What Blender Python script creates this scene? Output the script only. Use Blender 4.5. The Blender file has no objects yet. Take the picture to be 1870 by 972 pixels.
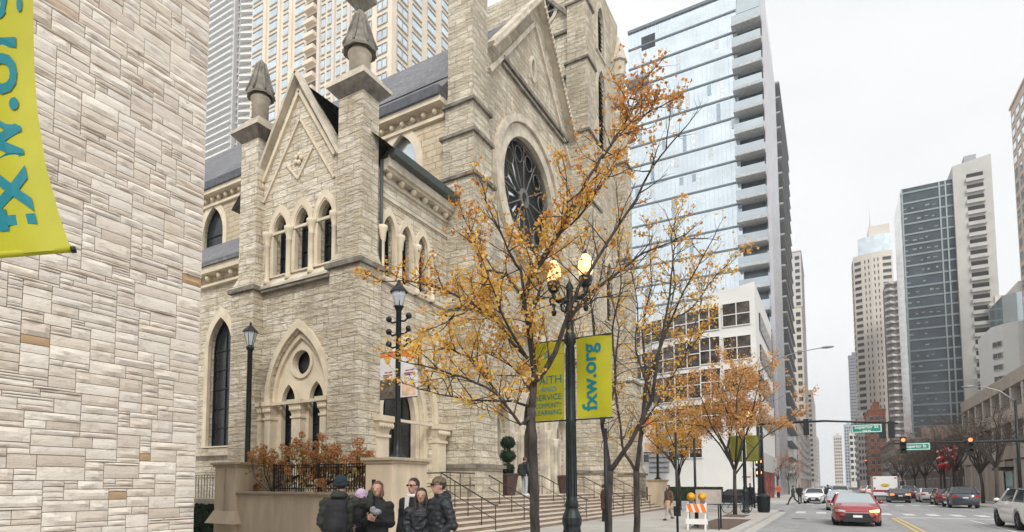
import bpy, bmesh, math, random
from mathutils import Vector, Matrix, noise
from mathutils.geometry import tessellate_polygon
PI = math.pi
rnd = random.Random(11)
S = bpy.context.scene
COL = S.collection

# ------------------------------------------------------------------ survey: measured bearings -> real positions
F = 1075.0; PX = 870.0; PY = 814.0; CAMH = 1.7
psi = math.atan(645/1075.); pit = math.atan(71/1075.)
RV = Vector((math.cos(psi), math.sin(psi), 0))
FV = Vector((-math.sin(psi)*math.cos(pit), math.cos(psi)*math.cos(pit), math.sin(pit)))
UV = Vector((math.sin(psi)*math.sin(pit), -math.cos(psi)*math.sin(pit), math.cos(pit)))
def P(x, y, X=None, Y=None, Z=None, T=None):
    d = FV + RV*((x-PX)/F) + UV*(-(y-PY)/F)
    t = X/d[0] if X is not None else Y/d[1] if Y is not None else (Z-CAMH)/d[2] if Z is not None else T
    return Vector((d[0]*t, d[1]*t, CAMH+d[2]*t))
def proj(p):
    v = Vector(p)-Vector((0, 0, CAMH)); t = max(v.dot(FV), 1e-3)
    return PX+F*v.dot(RV)/t, PY-F*v.dot(UV)/t, v.dot(FV)
def inframe(p, m=40):
    x, y, t = proj(p)
    return t > 0 and -m < x < 1870+m and -m < y < 972+m

# ------------------------------------------------------------------ materials
def newmat(name):
    m = bpy.data.materials.new(name); m.use_nodes = True
    nt = m.node_tree; b = nt.nodes['Principled BSDF']
    return m, nt, b
def mathn(nt, op, a, b=None, c=None):
    n = nt.nodes.new('ShaderNodeMath'); n.operation = op
    for i, v in enumerate((a, b, c)):
        if v is None: continue
        if isinstance(v, (int, float)): n.inputs[i].default_value = v
        else: nt.links.new(v, n.inputs[i])
    return n.outputs[0]
def mixc(nt, f, a, b, mode='MIX'):
    n = nt.nodes.new('ShaderNodeMix'); n.data_type = 'RGBA'; n.blend_type = mode
    for s, v in ((n.inputs[0], f), (n.inputs[6], a), (n.inputs[7], b)):
        if isinstance(v, (int, float)): s.default_value = v
        elif isinstance(v, (tuple, list)): s.default_value = (*v[:3], 1)
        else: nt.links.new(v, s)
    return n.outputs[2]
def noisen(nt, vec, scale, detail=4, rough=.6):
    n = nt.nodes.new('ShaderNodeTexNoise'); n.inputs['Scale'].default_value = scale
    n.inputs['Detail'].default_value = detail; n.inputs['Roughness'].default_value = rough
    if vec is not None: nt.links.new(vec, n.inputs['Vector'])
    return n.outputs['Fac']
def ramp(nt, f, stops):
    n = nt.nodes.new('ShaderNodeValToRGB'); e = n.color_ramp.elements
    while len(e) < len(stops): e.new(.5)
    for i, (p, c) in enumerate(stops):
        e[i].position = p; e[i].color = (*c[:3], 1) if not isinstance(c, (int, float)) else (c, c, c, 1)
    nt.links.new(f, n.inputs[0]); return n.outputs[0]
def pos(nt, sc=(1, 1, 1), obj=False):
    g = nt.nodes.new('ShaderNodeTexCoord').outputs['Object'] if obj else nt.nodes.new('ShaderNodeNewGeometry').outputs['Position']
    m = nt.nodes.new('ShaderNodeMapping'); nt.links.new(g, m.inputs[0]); m.inputs['Scale'].default_value = sc
    return m.outputs[0]
_M = {}
def mat(name, col, rough=.6, metal=0., var=.25, scale=3., bump=.0, bscale=30., spec=.5, sc=(1, 1, 1), coat=0, obj=False):
    if name in _M: return _M[name]
    m, nt, b = newmat(name)
    b.inputs['Roughness'].default_value = rough; b.inputs['Metallic'].default_value = metal
    b.inputs['Specular IOR Level'].default_value = spec
    if coat: b.inputs['Coat Weight'].default_value = coat; b.inputs['Coat Roughness'].default_value = .05
    v = pos(nt, sc, obj)
    f = noisen(nt, v, scale, 5)
    lo = tuple(c*(1-var) for c in col); hi = tuple(min(1, c*(1+var)) for c in col)
    nt.links.new(ramp(nt, f, [(.3, lo), (.7, hi)]), b.inputs['Base Color'])
    if bump:
        bp = nt.nodes.new('ShaderNodeBump'); bp.inputs['Strength'].default_value = bump; bp.inputs['Distance'].default_value = .02
        nt.links.new(noisen(nt, v, bscale, 4), bp.inputs['Height']); nt.links.new(bp.outputs[0], b.inputs['Normal'])
    _M[name] = m; return m
def emis(name, col, s):
    if name in _M: return _M[name]
    m, nt, b = newmat(name); b.inputs['Base Color'].default_value = (*col, 1)
    b.inputs['Emission Color'].default_value = (*col, 1); b.inputs['Emission Strength'].default_value = s
    _M[name] = m; return m
def leafmat(name, stops, rough=.6):
    if name in _M: return _M[name]
    m, nt, b = newmat(name); b.inputs['Roughness'].default_value = rough
    g = nt.nodes.new('ShaderNodeNewGeometry')
    c = ramp(nt, g.outputs['Random Per Island'], stops)
    nt.links.new(c, b.inputs['Base Color'])
    tr = nt.nodes.new('ShaderNodeBsdfTranslucent'); nt.links.new(c, tr.inputs[0])
    mx = nt.nodes.new('ShaderNodeMixShader'); mx.inputs[0].default_value = .4
    nt.links.new(b.outputs[0], mx.inputs[1]); nt.links.new(tr.outputs[0], mx.inputs[2])
    nt.links.new(mx.outputs[0], nt.nodes['Material Output'].inputs[0])
    _M[name] = m; return m

def coursed_stone(name, c1, c2, dark, row=.28, width=.62, mortar=.012, relief=.07, mcol=(.24, .21, .17), stain=.5):
    """rock-faced coursed limestone; every course slides along by its own amount so joints do not repeat"""
    m, nt, b = newmat(name); L = nt.links
    g = nt.nodes.new('ShaderNodeNewGeometry')
    sp = nt.nodes.new('ShaderNodeSeparateXYZ'); L.new(g.outputs['Position'], sp.inputs[0])
    sn = nt.nodes.new('ShaderNodeSeparateXYZ'); L.new(g.outputs['True Normal'], sn.inputs[0])
    isx = mathn(nt, 'GREATER_THAN', mathn(nt, 'ABSOLUTE', sn.outputs[0]), mathn(nt, 'ABSOLUTE', sn.outputs[1]))
    u = mathn(nt, 'ADD', mathn(nt, 'MULTIPLY', sp.outputs[1], isx), mathn(nt, 'MULTIPLY', sp.outputs[0], mathn(nt, 'SUBTRACT', 1, isx)))
    rown = mathn(nt, 'FLOOR', mathn(nt, 'DIVIDE', sp.outputs[2], row))
    wn = nt.nodes.new('ShaderNodeTexWhiteNoise'); wn.noise_dimensions = '1D'; L.new(rown, wn.inputs['W'])
    wsc = mathn(nt, 'ADD', .75, mathn(nt, 'MULTIPLY', wn.outputs['Value'], .6))
    u2 = mathn(nt, 'MULTIPLY', mathn(nt, 'ADD', u, mathn(nt, 'MULTIPLY', wn.outputs['Value'], 17.3)), wsc)
    cb = nt.nodes.new('ShaderNodeCombineXYZ'); L.new(u2, cb.inputs[0]); L.new(sp.outputs[2], cb.inputs[1])
    br = nt.nodes.new('ShaderNodeTexBrick'); L.new(cb.outputs[0], br.inputs['Vector'])
    br.offset = 0; br.inputs['Scale'].default_value = 1
    br.inputs['Color1'].default_value = (0, 0, 0, 1); br.inputs['Color2'].default_value = (1, 1, 1, 1); br.inputs['Mortar'].default_value = (.5, .5, .5, 1)
    br.inputs['Mortar Size'].default_value = mortar; br.inputs['Mortar Smooth'].default_value = .6
    br.inputs['Brick Width'].default_value = width; br.inputs['Row Height'].default_value = row
    base = mixc(nt, br.outputs['Color'], c1, c2)
    vs = pos(nt, (1.1, 1.1, 3.4))
    n1 = noisen(nt, vs, 1.6, 7, .72)
    n2 = noisen(nt, pos(nt, (1, 1, .35)), .5, 5, .6)
    base = mixc(nt, mathn(nt, 'MULTIPLY', ramp(nt, n1, [(.5, 0.), (.66, 1.)]), stain), base, dark)
    base = mixc(nt, mathn(nt, 'MULTIPLY', ramp(nt, n2, [(.45, 0.), (.75, 1.)]), .55), base, dark)
    base = mixc(nt, mathn(nt, 'MULTIPLY', br.outputs['Fac'], .75), base, mcol)
    st_ = noisen(nt, pos(nt, (3.2, 3.2, .22)), 1.0, 4, .6)
    base = mixc(nt, mathn(nt, 'MULTIPLY', ramp(nt, st_, [(.55, 0.), (.72, 1.)]), .38), base, dark)
    L.new(base, b.inputs['Base Color']); b.inputs['Roughness'].default_value = .9; b.inputs['Specular IOR Level'].default_value = .2
    h = mathn(nt, 'ADD', mathn(nt, 'MULTIPLY', mathn(nt, 'SUBTRACT', 1, br.outputs['Fac']), .55), mathn(nt, 'MULTIPLY', noisen(nt, vs, 2.4, 6, .65), 1.3))
    bp = nt.nodes.new('ShaderNodeBump'); bp.inputs['Strength'].default_value = 1; bp.inputs['Distance'].default_value = relief
    L.new(h, bp.inputs['Height']); L.new(bp.outputs[0], b.inputs['Normal'])
    _M[name] = m; return m

# ------------------------------------------------------------------ objects
def wl(o):
    v = Vector((0, 0, 0))
    while o is not None: v = v+o.location; o = o.parent
    return v
def tag(o, label=None, cat=None, group=None, kind=None):
    if label: o['label'] = label
    if cat: o['category'] = cat
    if group: o['group'] = group
    if kind: o['kind'] = kind
    return o
def thing(name, label, cat, loc=(0, 0, 0), group=None):
    o = bpy.data.objects.new(name, None); COL.objects.link(o); o.location = loc; o.empty_display_size = .2
    return tag(o, label, cat, group)
def copy_tree(o, parent=None):
    c = o.copy(); COL.objects.link(c); c.parent = parent
    for ch in KIDS.get(o.name, []):
        copy_tree(ch, c)
    return c
KIDS = {}
def setparent(o, p):
    o.parent = p; KIDS.setdefault(p.name, []).append(o)
def place(o, loc, rz=0, label=None, sc=None):
    o.location = loc; o.rotation_euler = (0, 0, rz)
    if sc: o.scale = (sc,)*3 if isinstance(sc, (int, float)) else sc
    if label: o['label'] = label
    return o

class MB:
    def __init__(s): s.v = []; s.f = []; s.sm = []; s.mi = []
    def add(s, vs, fs, smooth=False, mi=0):
        n = len(s.v); s.v += [tuple(v) for v in vs]
        for f in fs: s.f.append(tuple(i+n for i in f)); s.sm.append(smooth); s.mi.append(mi)
        return s
    def box(s, x0, x1, y0, y1, z0, z1, mi=0):
        v = [(x0, y0, z0), (x1, y0, z0), (x1, y1, z0), (x0, y1, z0), (x0, y0, z1), (x1, y0, z1), (x1, y1, z1), (x0, y1, z1)]
        return s.add(v, [(0, 3, 2, 1), (4, 5, 6, 7), (0, 1, 5, 4), (1, 2, 6, 5), (2, 3, 7, 6), (3, 0, 4, 7)], mi=mi)
    def frust(s, a, z0, b, z1, mi=0):          # a, b = (x0,x1,y0,y1)
        v = [(a[0], a[2], z0), (a[1], a[2], z0), (a[1], a[3], z0), (a[0], a[3], z0), (b[0], b[2], z1), (b[1], b[2], z1), (b[1], b[3], z1), (b[0], b[3], z1)]
        return s.add(v, [(0, 3, 2, 1), (4, 5, 6, 7), (0, 1, 5, 4), (1, 2, 6, 5), (2, 3, 7, 6), (3, 0, 4, 7)], mi=mi)
    def bar(s, a, b, w, h, up=(0, 0, 1), mi=0):   # rectangular bar a->b
        a = Vector(a); b = Vector(b); d = (b-a).normalized(); up = Vector(up)
        x = d.cross(up); x = x.normalized() if x.length > 1e-5 else Vector((1, 0, 0)); y = x.cross(d)
        v = []
        for p in (a, b):
            for i, j in ((-1, -1), (1, -1), (1, 1), (-1, 1)): v.append(p+x*(i*w/2)+y*(j*h/2))
        return s.add(v, [(3, 2, 1, 0), (4, 5, 6, 7), (0, 1, 5, 4), (1, 2, 6, 5), (2, 3, 7, 6), (3, 0, 4, 7)], mi=mi)
    def hexa(s, v, mi=0, smooth=False):
        return s.add(v, [(0, 3, 2, 1), (4, 5, 6, 7), (0, 1, 5, 4), (1, 2, 6, 5), (2, 3, 7, 6), (3, 0, 4, 7)], smooth, mi)
    def tube(s, pts, r, n=8, mi=0, smooth=True, sq=(1, 1)):
        pts = [Vector(p) for p in pts]; r = r if isinstance(r, (list, tuple)) else [r]*len(pts)
        t0 = (pts[1]-pts[0]).normalized(); x = t0.orthogonal().normalized(); vs = []
        for i, p in enumerate(pts):
            t = (pts[min(i+1, len(pts)-1)]-pts[max(i-1, 0)])
            t = t.normalized() if t.length > 1e-6 else t0
            x = (x-t*x.dot(t)); x = x.normalized() if x.length > 1e-5 else t.orthogonal().normalized()
            y = t.cross(x)
            for k in range(n):
                a = 2*PI*k/n; vs.append(p+x*(math.cos(a)*r[i]*sq[0])+y*(math.sin(a)*r[i]*sq[1]))
        fs = []
        for i in range(len(pts)-1):
            for k in range(n):
                a = i*n+k; b = i*n+(k+1) % n; fs.append((a, b, b+n, a+n))
        fs.append(tuple(range(n))[::-1]); fs.append(tuple(range((len(pts)-1)*n, len(pts)*n)))
        return s.add(vs, fs, smooth, mi)
    def lathe(s, c, prof, n=16, mi=0, smooth=True, rot=0, axis=2):
        vs = []
        for r, z in prof:
            for k in range(n):
                a = 2*PI*k/n+rot
                q = (math.cos(a)*r, math.sin(a)*r, z)
                if axis == 0: q = (q[2], q[0], q[1])
                if axis == 1: q = (q[0], q[2], q[1])
                vs.append((c[0]+q[0], c[1]+q[1], c[2]+q[2]))
        fs = []
        for i in range(len(prof)-1):
            for k in range(n):
                a = i*n+k; b = i*n+(k+1) % n; fs.append((a, b, b+n, a+n))
        if prof[0][0] > 1e-4: fs.append(tuple(range(n))[::-1])
        if prof[-1][0] > 1e-4: fs.append(tuple(range((len(prof)-1)*n, len(prof)*n)))
        return s.add(vs, fs, smooth, mi)
    def ell(s, c, r, nu=12, nv=8, mi=0, rz=0, fn=None):
        vs = [];
        for j in range(nv+1):
            ph = PI*j/nv-PI/2
            for k in range(nu):
                a = 2*PI*k/nu
                q = Vector((math.cos(a)*math.cos(ph), math.sin(a)*math.cos(ph), math.sin(ph)))
                if fn: q = fn(q)
                x, y = q.x*r[0], q.y*r[1]
                vs.append((c[0]+x*math.cos(rz)-y*math.sin(rz), c[1]+x*math.sin(rz)+y*math.cos(rz), c[2]+q.z*r[2]))
        fs = [(j*nu+k, j*nu+(k+1) % nu, (j+1)*nu+(k+1) % nu, (j+1)*nu+k) for j in range(nv) for k in range(nu)]
        return s.add(vs, fs, True, mi)
    def plate(s, outline, holes, org, U, N, t, V=(0, 0, 1), mi=0):
        """a wall slab of thickness t along N with real openings; outline/holes in (u,v)"""
        U = Vector(U); N = Vector(N); V = Vector(V); org = Vector(org)
        loops = [list(outline)]+[list(h) for h in holes]
        flat = [p for l in loops for p in l]
        tri = tessellate_polygon([[Vector((p[0], p[1], 0)) for p in l] for l in loops])
        n = len(flat)
        vs = [org+U*p[0]+V*p[1] for p in flat]+[org+U*p[0]+V*p[1]+N*t for p in flat]
        fs = [tuple(x) for x in tri]+[tuple(i+n for i in x[::-1]) for x in tri]
        k = 0
        for l in loops:
            m = len(l)
            for i in range(m): fs.append((k+i, k+(i+1) % m, k+(i+1) % m+n, k+i+n))
            k += m
        return s.add(vs, fs, False, mi)
    def build(s, name, mats, parent=None, bevel=0, local=False):
        me = bpy.data.meshes.new(name)
        off = Vector((0, 0, 0)) if (parent is None or local) else wl(parent)
        me.from_pydata([(v[0]-off.x, v[1]-off.y, v[2]-off.z) for v in s.v], [], s.f)
        for m in (mats if isinstance(mats, (list, tuple)) else [mats]): me.materials.append(m)
        me.polygons.foreach_set('use_smooth', s.sm); me.polygons.foreach_set('material_index', s.mi)
        bm = bmesh.new(); bm.from_mesh(me); bmesh.ops.recalc_face_normals(bm, faces=bm.faces); bm.to_mesh(me); bm.free()
        me.update()
        o = bpy.data.objects.new(name, me); COL.objects.link(o)
        if parent is not None: setparent(o, parent)
        if bevel:
            b = o.modifiers.new('bevel', 'BEVEL'); b.width = bevel; b.segments = 2; b.limit_method = 'ANGLE'; b.angle_limit = R40
        return o
R40 = math.radians(40)

def arch(cx, w, z0, zs, k=1.0, n=7):
    """pointed arch loop in (u,z); k = radius/width"""
    r = w*k; pts = [(cx-w/2, z0), (cx+w/2, z0)]
    cxl = cx+w/2-r; a1 = math.acos((r-w/2)/r)
    for i in range(n+1):
        a = a1*i/n; pts.append((cxl+r*math.cos(a), zs+r*math.sin(a)))
    cxr = cx-w/2+r
    for i in range(n-1, -1, -1):
        a = PI-a1*i/n; pts.append((cxr+r*math.cos(a), zs+r*math.sin(a)))
    return pts
def circ(cx, cz, r, n=28, r2=None):
    return [(cx+r*math.cos(2*PI*i/n), cz+(r2 or r)*math.sin(2*PI*i/n)) for i in range(n)]
def rect(a, b, c, d): return [(a, c), (b, c), (b, d), (a, d)]
def text_mesh(txt, size, bold=0.0, spacing=1.0):
    cu = bpy.data.curves.new('t', 'FONT'); cu.body = txt; cu.size = size; cu.offset = bold; cu.resolution_u = 3; cu.space_character = spacing
    o = bpy.data.objects.new('t', cu); COL.objects.link(o)
    dg = bpy.context.evaluated_depsgraph_get()
    me = o.evaluated_get(dg).to_mesh()
    vs = [v.co.copy() for v in me.vertices]; fs = [tuple(p.vertices) for p in me.polygons]
    o.evaluated_get(dg).to_mesh_clear(); bpy.data.objects.remove(o); bpy.data.curves.remove(cu)
    return vs, fs
def lettering(txt, size, mapf, material, parent, center=True, bold=0., name='lettering', width=None):
    vs, fs = text_mesh(txt, size, bold)
    xs = [v.x for v in vs]; w = max(xs)-min(xs); k = (width/w) if width else 1
    cx = (max(xs)+min(xs))/2; ys = [v.y for v in vs]; cy = (max(ys)+min(ys))/2
    mb = MB(); mb.add([mapf((v.x-cx)*k, v.y-cy) for v in vs], fs)
    return mb.build(name, material, parent)

# ------------------------------------------------------------------ palette
STONE = coursed_stone('church limestone', (.70, .61, .455), (.90, .825, .685), (.33, .265, .185), relief=.13, mcol=(.38, .33, .26), width=.7, stain=.55)
STONE2 = coursed_stone('facade limestone', (.58, .505, .38), (.80, .73, .59), (.27, .225, .165), relief=.13, mcol=(.33, .285, .22), width=.7, stain=.55)
WARM = coursed_stone('warm nave limestone', (.60, .49, .33), (.68, .58, .43), (.36, .29, .2), row=.3, relief=.05)
DRESS = mat('dressed limestone', (.69, .60, .455), .85, var=.16, scale=1.6, bump=.3, bscale=14)
DRESS2 = mat('weathered dressed stone', (.57, .51, .41), .9, var=.3, scale=1.3, bump=.4, bscale=12)
SOOT = mat('soot darkened stone', (.21, .19, .16), .95, var=.55, scale=2.2, bump=.6, bscale=10)
TERR = mat('smooth tan concrete', (.62, .51, .375), .8, var=.17, scale=2.2, sc=(1, 1, .22), bump=.08)
TERRCAP = mat('tan concrete cap', (.46, .375, .27), .8, var=.16, scale=5, bump=.1)
SLATE = coursed_stone('roof slate', (.19, .19, .20), (.25, .25, .265), (.13, .13, .14), row=.22, width=.3, relief=.02, mcol=(.07, .07, .075), stain=.3)
GUTTER = mat('dark green copper gutter', (.055, .07, .062), .5, var=.2)
DARKGL = mat('dark leaded glass', (.02, .024, .028), .16, var=.5, scale=1.2, spec=.45)
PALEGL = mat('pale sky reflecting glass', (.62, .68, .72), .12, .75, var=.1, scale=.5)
BLACKM = mat('black painted iron', (.018, .02, .022), .45, .3, var=.3, scale=8)
GREENBLK = mat('dark green black iron', (.02, .027, .028), .42, .35, var=.35, scale=9, bump=.15, bscale=20)
WHITEM = mat('white paint', (.78, .78, .76), .5, var=.05)
# ------------------------------------------------------------------ camera, sky, sun
cam = bpy.data.cameras.new('camera'); co = bpy.data.objects.new('camera', cam); COL.objects.link(co)
co.location = (0, 0, CAMH); co.rotation_euler = (PI/2+pit, 0, psi)
cam.sensor_width = 36; cam.sensor_fit = 'HORIZONTAL'; cam.lens = F/1870*36
cam.shift_x = (935-PX)/1870; cam.shift_y = (PY-486)/1870; cam.clip_start = .05; cam.clip_end = 6000
S.camera = co
w = bpy.data.worlds.new('World'); S.world = w; w.use_nodes = True
nt = w.node_tree; bg = nt.nodes['Background']
sky = nt.nodes.new('ShaderNodeTexSky'); sky.sky_type = 'NISHITA'; sky.sun_disc = False
SUN_EL, SUN_AZ = math.radians(42), math.radians(150)      # compass style, from +Y clockwise: from behind, right of camera
sky.sun_elevation = SUN_EL; sky.sun_rotation = SUN_AZ
sky.air_density = 1; sky.dust_density = 6; sky.ozone_density = 1
hs = nt.nodes.new('ShaderNodeHueSaturation'); hs.inputs['Saturation'].default_value = .10
nt.links.new(sky.outputs[0], hs.inputs['Color'])
tc = nt.nodes.new('ShaderNodeTexCoord'); mp = nt.nodes.new('ShaderNodeMapping'); mp.inputs['Scale'].default_value = (1, 1, 2.2)
nt.links.new(tc.outputs['Generated'], mp.inputs[0])
cl = noisen(nt, mp.outputs[0], 1.6, 4, .5)
cloud = ramp(nt, cl, [(.32, (8.3, 8.5, 8.75)), (.68, (10.2, 10.25, 10.3))])      # high overcast sheet in front of the sky
mx = mixc(nt, .86, hs.outputs[0], cloud)
nt.links.new(mx, bg.inputs[0]); bg.inputs[1].default_value = .084
sl = bpy.data.lights.new('sun', 'SUN'); sl.energy = 1.5; sl.angle = math.radians(18); sl.color = (1, .965, .91)
so = bpy.data.objects.new('sun', sl); COL.objects.link(so); so.location = (20, -30, 60)
dirv = Vector((math.sin(SUN_AZ)*math.cos(SUN_EL), math.cos(SUN_AZ)*math.cos(SUN_EL), math.sin(SUN_EL)))
so.rotation_euler = dirv.to_track_quat('Z', 'Y').to_euler()
S.view_settings.view_transform = 'Standard'; S.view_settings.look = 'None'
S.view_settings.exposure = 0.54; S.view_settings.gamma = 1
S.render.engine = 'CYCLES'

# ------------------------------------------------------------------ ground, road, pavements
RZ = -.13
def surf(name, mb, m): return tag(mb.build(name, m), kind='structure')
def asphalt_mat():
    m, nt, b = newmat('asphalt'); v = pos(nt)
    c = ramp(nt, noisen(nt, v, .5, 6, .65), [(.3, (.29, .29, .295)), (.7, (.37, .37, .37))])
    c = mixc(nt, mathn(nt, 'MULTIPLY', ramp(nt, noisen(nt, v, 45, 3, .7), [(.4, 0.), (.7, 1.)]), .22), c, (.16, .16, .165))
    lane = noisen(nt, pos(nt, (1.3, .03, 1)), 1, 3, .5)
    c = mixc(nt, mathn(nt, 'MULTIPLY', ramp(nt, lane, [(.48, 0.), (.62, 1.)]), .4), c, (.21, .21, .215))
    vo = nt.nodes.new('ShaderNodeTexVoronoi'); vo.feature = 'DISTANCE_TO_EDGE'; vo.inputs['Scale'].default_value = .28
    wv = nt.nodes.new('ShaderNodeVectorMath'); wv.operation = 'MULTIPLY_ADD'
    nn_ = nt.nodes.new('ShaderNodeTexNoise'); nn_.inputs['Scale'].default_value = 1.5; nt.links.new(v, nn_.inputs['Vector'])
    nt.links.new(nn_.outputs['Color'], wv.inputs[0]); wv.inputs[1].default_value = (.9, .9, 0); nt.links.new(v, wv.inputs[2]); nt.links.new(wv.outputs[0], vo.inputs['Vector'])
    c = mixc(nt, mathn(nt, 'MULTIPLY', ramp(nt, vo.outputs['Distance'], [(.0, 1.), (.012, 0.)]), .7), c, (.09, .09, .09))
    nt.links.new(c, b.inputs['Base Color']); b.inputs['Roughness'].default_value = .85
    bp = nt.nodes.new('ShaderNodeBump'); bp.inputs['Strength'].default_value = .3; bp.inputs['Distance'].default_value = .01
    nt.links.new(noisen(nt, v, 60, 3, .6), bp.inputs['Height']); nt.links.new(bp.outputs[0], b.inputs['Normal'])
    return m
ASPH = asphalt_mat()
def pavement_mat():
    m, nt, b = newmat('concrete pavement')
    v = pos(nt); br = nt.nodes.new('ShaderNodeTexBrick'); nt.links.new(v, br.inputs['Vector']); br.offset = 0
    br.inputs['Scale'].default_value = 1; br.inputs['Brick Width'].default_value = 1.5; br.inputs['Row Height'].default_value = 1.5
    br.inputs['Mortar Size'].default_value = .012; br.inputs['Color1'].default_value = (.44, .42, .39, 1); br.inputs['Color2'].default_value = (.50, .48, .445, 1)
    br.inputs['Mortar'].default_value = (.26, .25, .23, 1)
    c = mixc(nt, mathn(nt, 'MULTIPLY', ramp(nt, noisen(nt, v, .8, 6, .7), [(.45, 0.), (.7, 1.)]), .35), br.outputs['Color'], (.33, .31, .285))
    nt.links.new(c, b.inputs['Base Color']); b.inputs['Roughness'].default_value = .85
    return m
PAVE = pavement_mat()
KERB = mat('kerb concrete', (.46, .45, .42), .85, var=.18, scale=3)
GROUND = mat('city ground', (.22, .22, .21), .9, var=.2, scale=.1)
surf('ground', MB().box(-400, 400, -55, 1140, -.6, -.15), GROUND)
rd = MB(); rd.add([(-2.8, -60, RZ), (10, -60, RZ), (10, 1130, RZ), (-2.8, 1130, RZ)], [(0, 1, 2, 3)])
for yc in (54, 175, 300):
    rd.add([(-300, yc-6.8, RZ), (-2.8, yc-6.8, RZ), (-2.8, yc+6.8, RZ), (-300, yc+6.8, RZ)], [(0, 1, 2, 3)])
    rd.add([(10, yc-6.8, RZ), (300, yc-6.8, RZ), (300, yc+6.8, RZ), (10, yc+6.8, RZ)], [(0, 1, 2, 3)])
surf('road', rd, ASPH)
def corner_poly(x0, x1, y0, y1, side, r=3.2):
    """block of pavement with rounded street corners; side: which x edge is the street"""
    pts = []
    def arc(cx, cy, a0):
        for i in range(7):
            a = a0+PI/2*i/6; pts.append((cx+r*math.cos(a), cy+r*math.sin(a)))
    if side == 'R':      # street on +x edge
        pts.append((x0, y0)); arc(x1-r, y0+r, -PI/2); arc(x1-r, y1-r, 0); pts.append((x0, y1))
    else:
        pts.append((x1, y1)); arc(x0+r, y1-r, PI/2); arc(x0+r, y0+r, PI); pts.append((x1, y0))
    return pts
def slab(poly, z0, z1, mb):
    n = len(poly); c = [(p[0], p[1], z0) for p in poly]+[(p[0], p[1], z1) for p in poly]
    return mb.add(c, [tuple(range(n))[::-1], tuple(range(n, 2*n))]+[(i, (i+1) % n, (i+1) % n+n, i+n) for i in range(n)])
def inset(poly, d):
    cx = sum(p[0] for p in poly)/len(poly); cy = sum(p[1] for p in poly)/len(poly)
    return poly
blocks = [(-120, -2.95, -50, 46.6, 'R'), (-120, -2.95, 61.4, 167.6, 'R'), (-120, -2.95, 182.4, 292, 'R'), (-120, -2.95, 308, 1130, 'R'),
          (10, 120, -50, 46.6, 'L'), (10, 120, 61.4, 167.6, 'L'), (10, 120, 182.4, 292, 'L'), (10, 120, 308, 1130, 'L')]
kb = MB(); pv = MB()
for x0, x1, y0, y1, sd in blocks:
    slab(corner_poly(x0, x1, y0, y1, sd, 3.3), -.3, -.004, kb)
    e = .18
    if sd == 'R': slab(corner_poly(x0, x1-e, y0+e, y1-e, sd, 3.12), -.2, 0, pv)
    else: slab(corner_poly(x0+e, x1, y0+e, y1-e, sd, 3.12), -.2, 0, pv)
surf('kerb', kb, KERB); surf('pavement', pv, PAVE)
gt = MB()
for x0, x1, y0, y1 in ((-2.95, -2.55, -50, 44), (9.6, 10, -50, 44), (-2.95, -2.55, 64, 166), (9.6, 10, 64, 166)): gt.box(x0, x1, y0, y1, RZ-.05, RZ+.004)
surf('gutter_strip', gt, KERB)
LINE = mat('worn white road paint', (.62, .62, .60), .7, var=.14, scale=6)
YEL = mat('worn yellow road paint', (.62, .46, .14), .7, var=.25, scale=6)
mk = MB()
def strip(x0, x1, y0, y1, z=RZ+.008): mk.add([(x0, y0, z), (x1, y0, z), (x1, y1, z), (x0, y1, z)], [(0, 1, 2, 3)])
for yy in (43.0, 62.6):
    for x in [-2.0+1.15*i for i in range(11)]: strip(x, x+.55, yy, yy+2.6)
strip(3.3, 9.6, 40.2, 40.8)
strip(6.0, 6.12, -40, 39)
for k in range(20): strip(6.2, 6.32, 66+9*k, 69+9*k)
surf('road_markings', mk, LINE)
mk = MB()
for x in (2.75, 3.0): strip(x, x+.12, -45, 39.5)
for x in (2.75, 3.0): strip(x, x+.12, 66, 166)
surf('centre_line', mk, YEL)
# manhole covers
for i, (x, y) in enumerate(((1.6, 21.5), (-1.5, 36))):
    o = MB().lathe((x, y, RZ), [(0.36, 0), (.36, .010), (0, .010)], 20).build('manhole_cover', mat('worn cast iron', (.12, .12, .12), .6, .5), None)
    tag(o, ('round iron manhole cover in the lane in front of the red sedan', 'round iron manhole cover near the kerb short of the crosswalk')[i], 'manhole cover')

# ------------------------------------------------------------------ school wall in random ashlar
def ashlar(mb, L, H, u=.030, seed=3, C=.066):
    r = random.Random(seed); nx = int(L/C); nz = int(H/u)
    occ = [[0]*nx for _ in range(nz)]
    out = []
    for j in range(nz):
        i = 0
        while i < nx:
            if occ[j][i]: i += 1; continue
            free = 0
            while i+free < nx and not occ[j][i+free] and free < 12: free += 1
            h = r.choice((1, 2, 2, 3, 3, 4, 4, 5)) if free > 3 else r.choice((1, 2, 3))
            wd = {1: r.randint(4, 8), 2: r.randint(3, 7), 3: r.randint(3, 8), 4: r.randint(3, 7), 5: r.randint(4, 7)}[h]
            wd = min(wd, free)
            if free-wd == 1: wd = free
            h = min(h, nz-j)
            for a in range(1, h):
                if any(occ[j+a][i:i+wd]): h = a; break
            for a in range(h):
                for b in range(wd): occ[j+a][i+b] = 1
            out.append((i*C, (i+wd)*C, j*u, (j+h)*u)); i += wd
    return out
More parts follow.
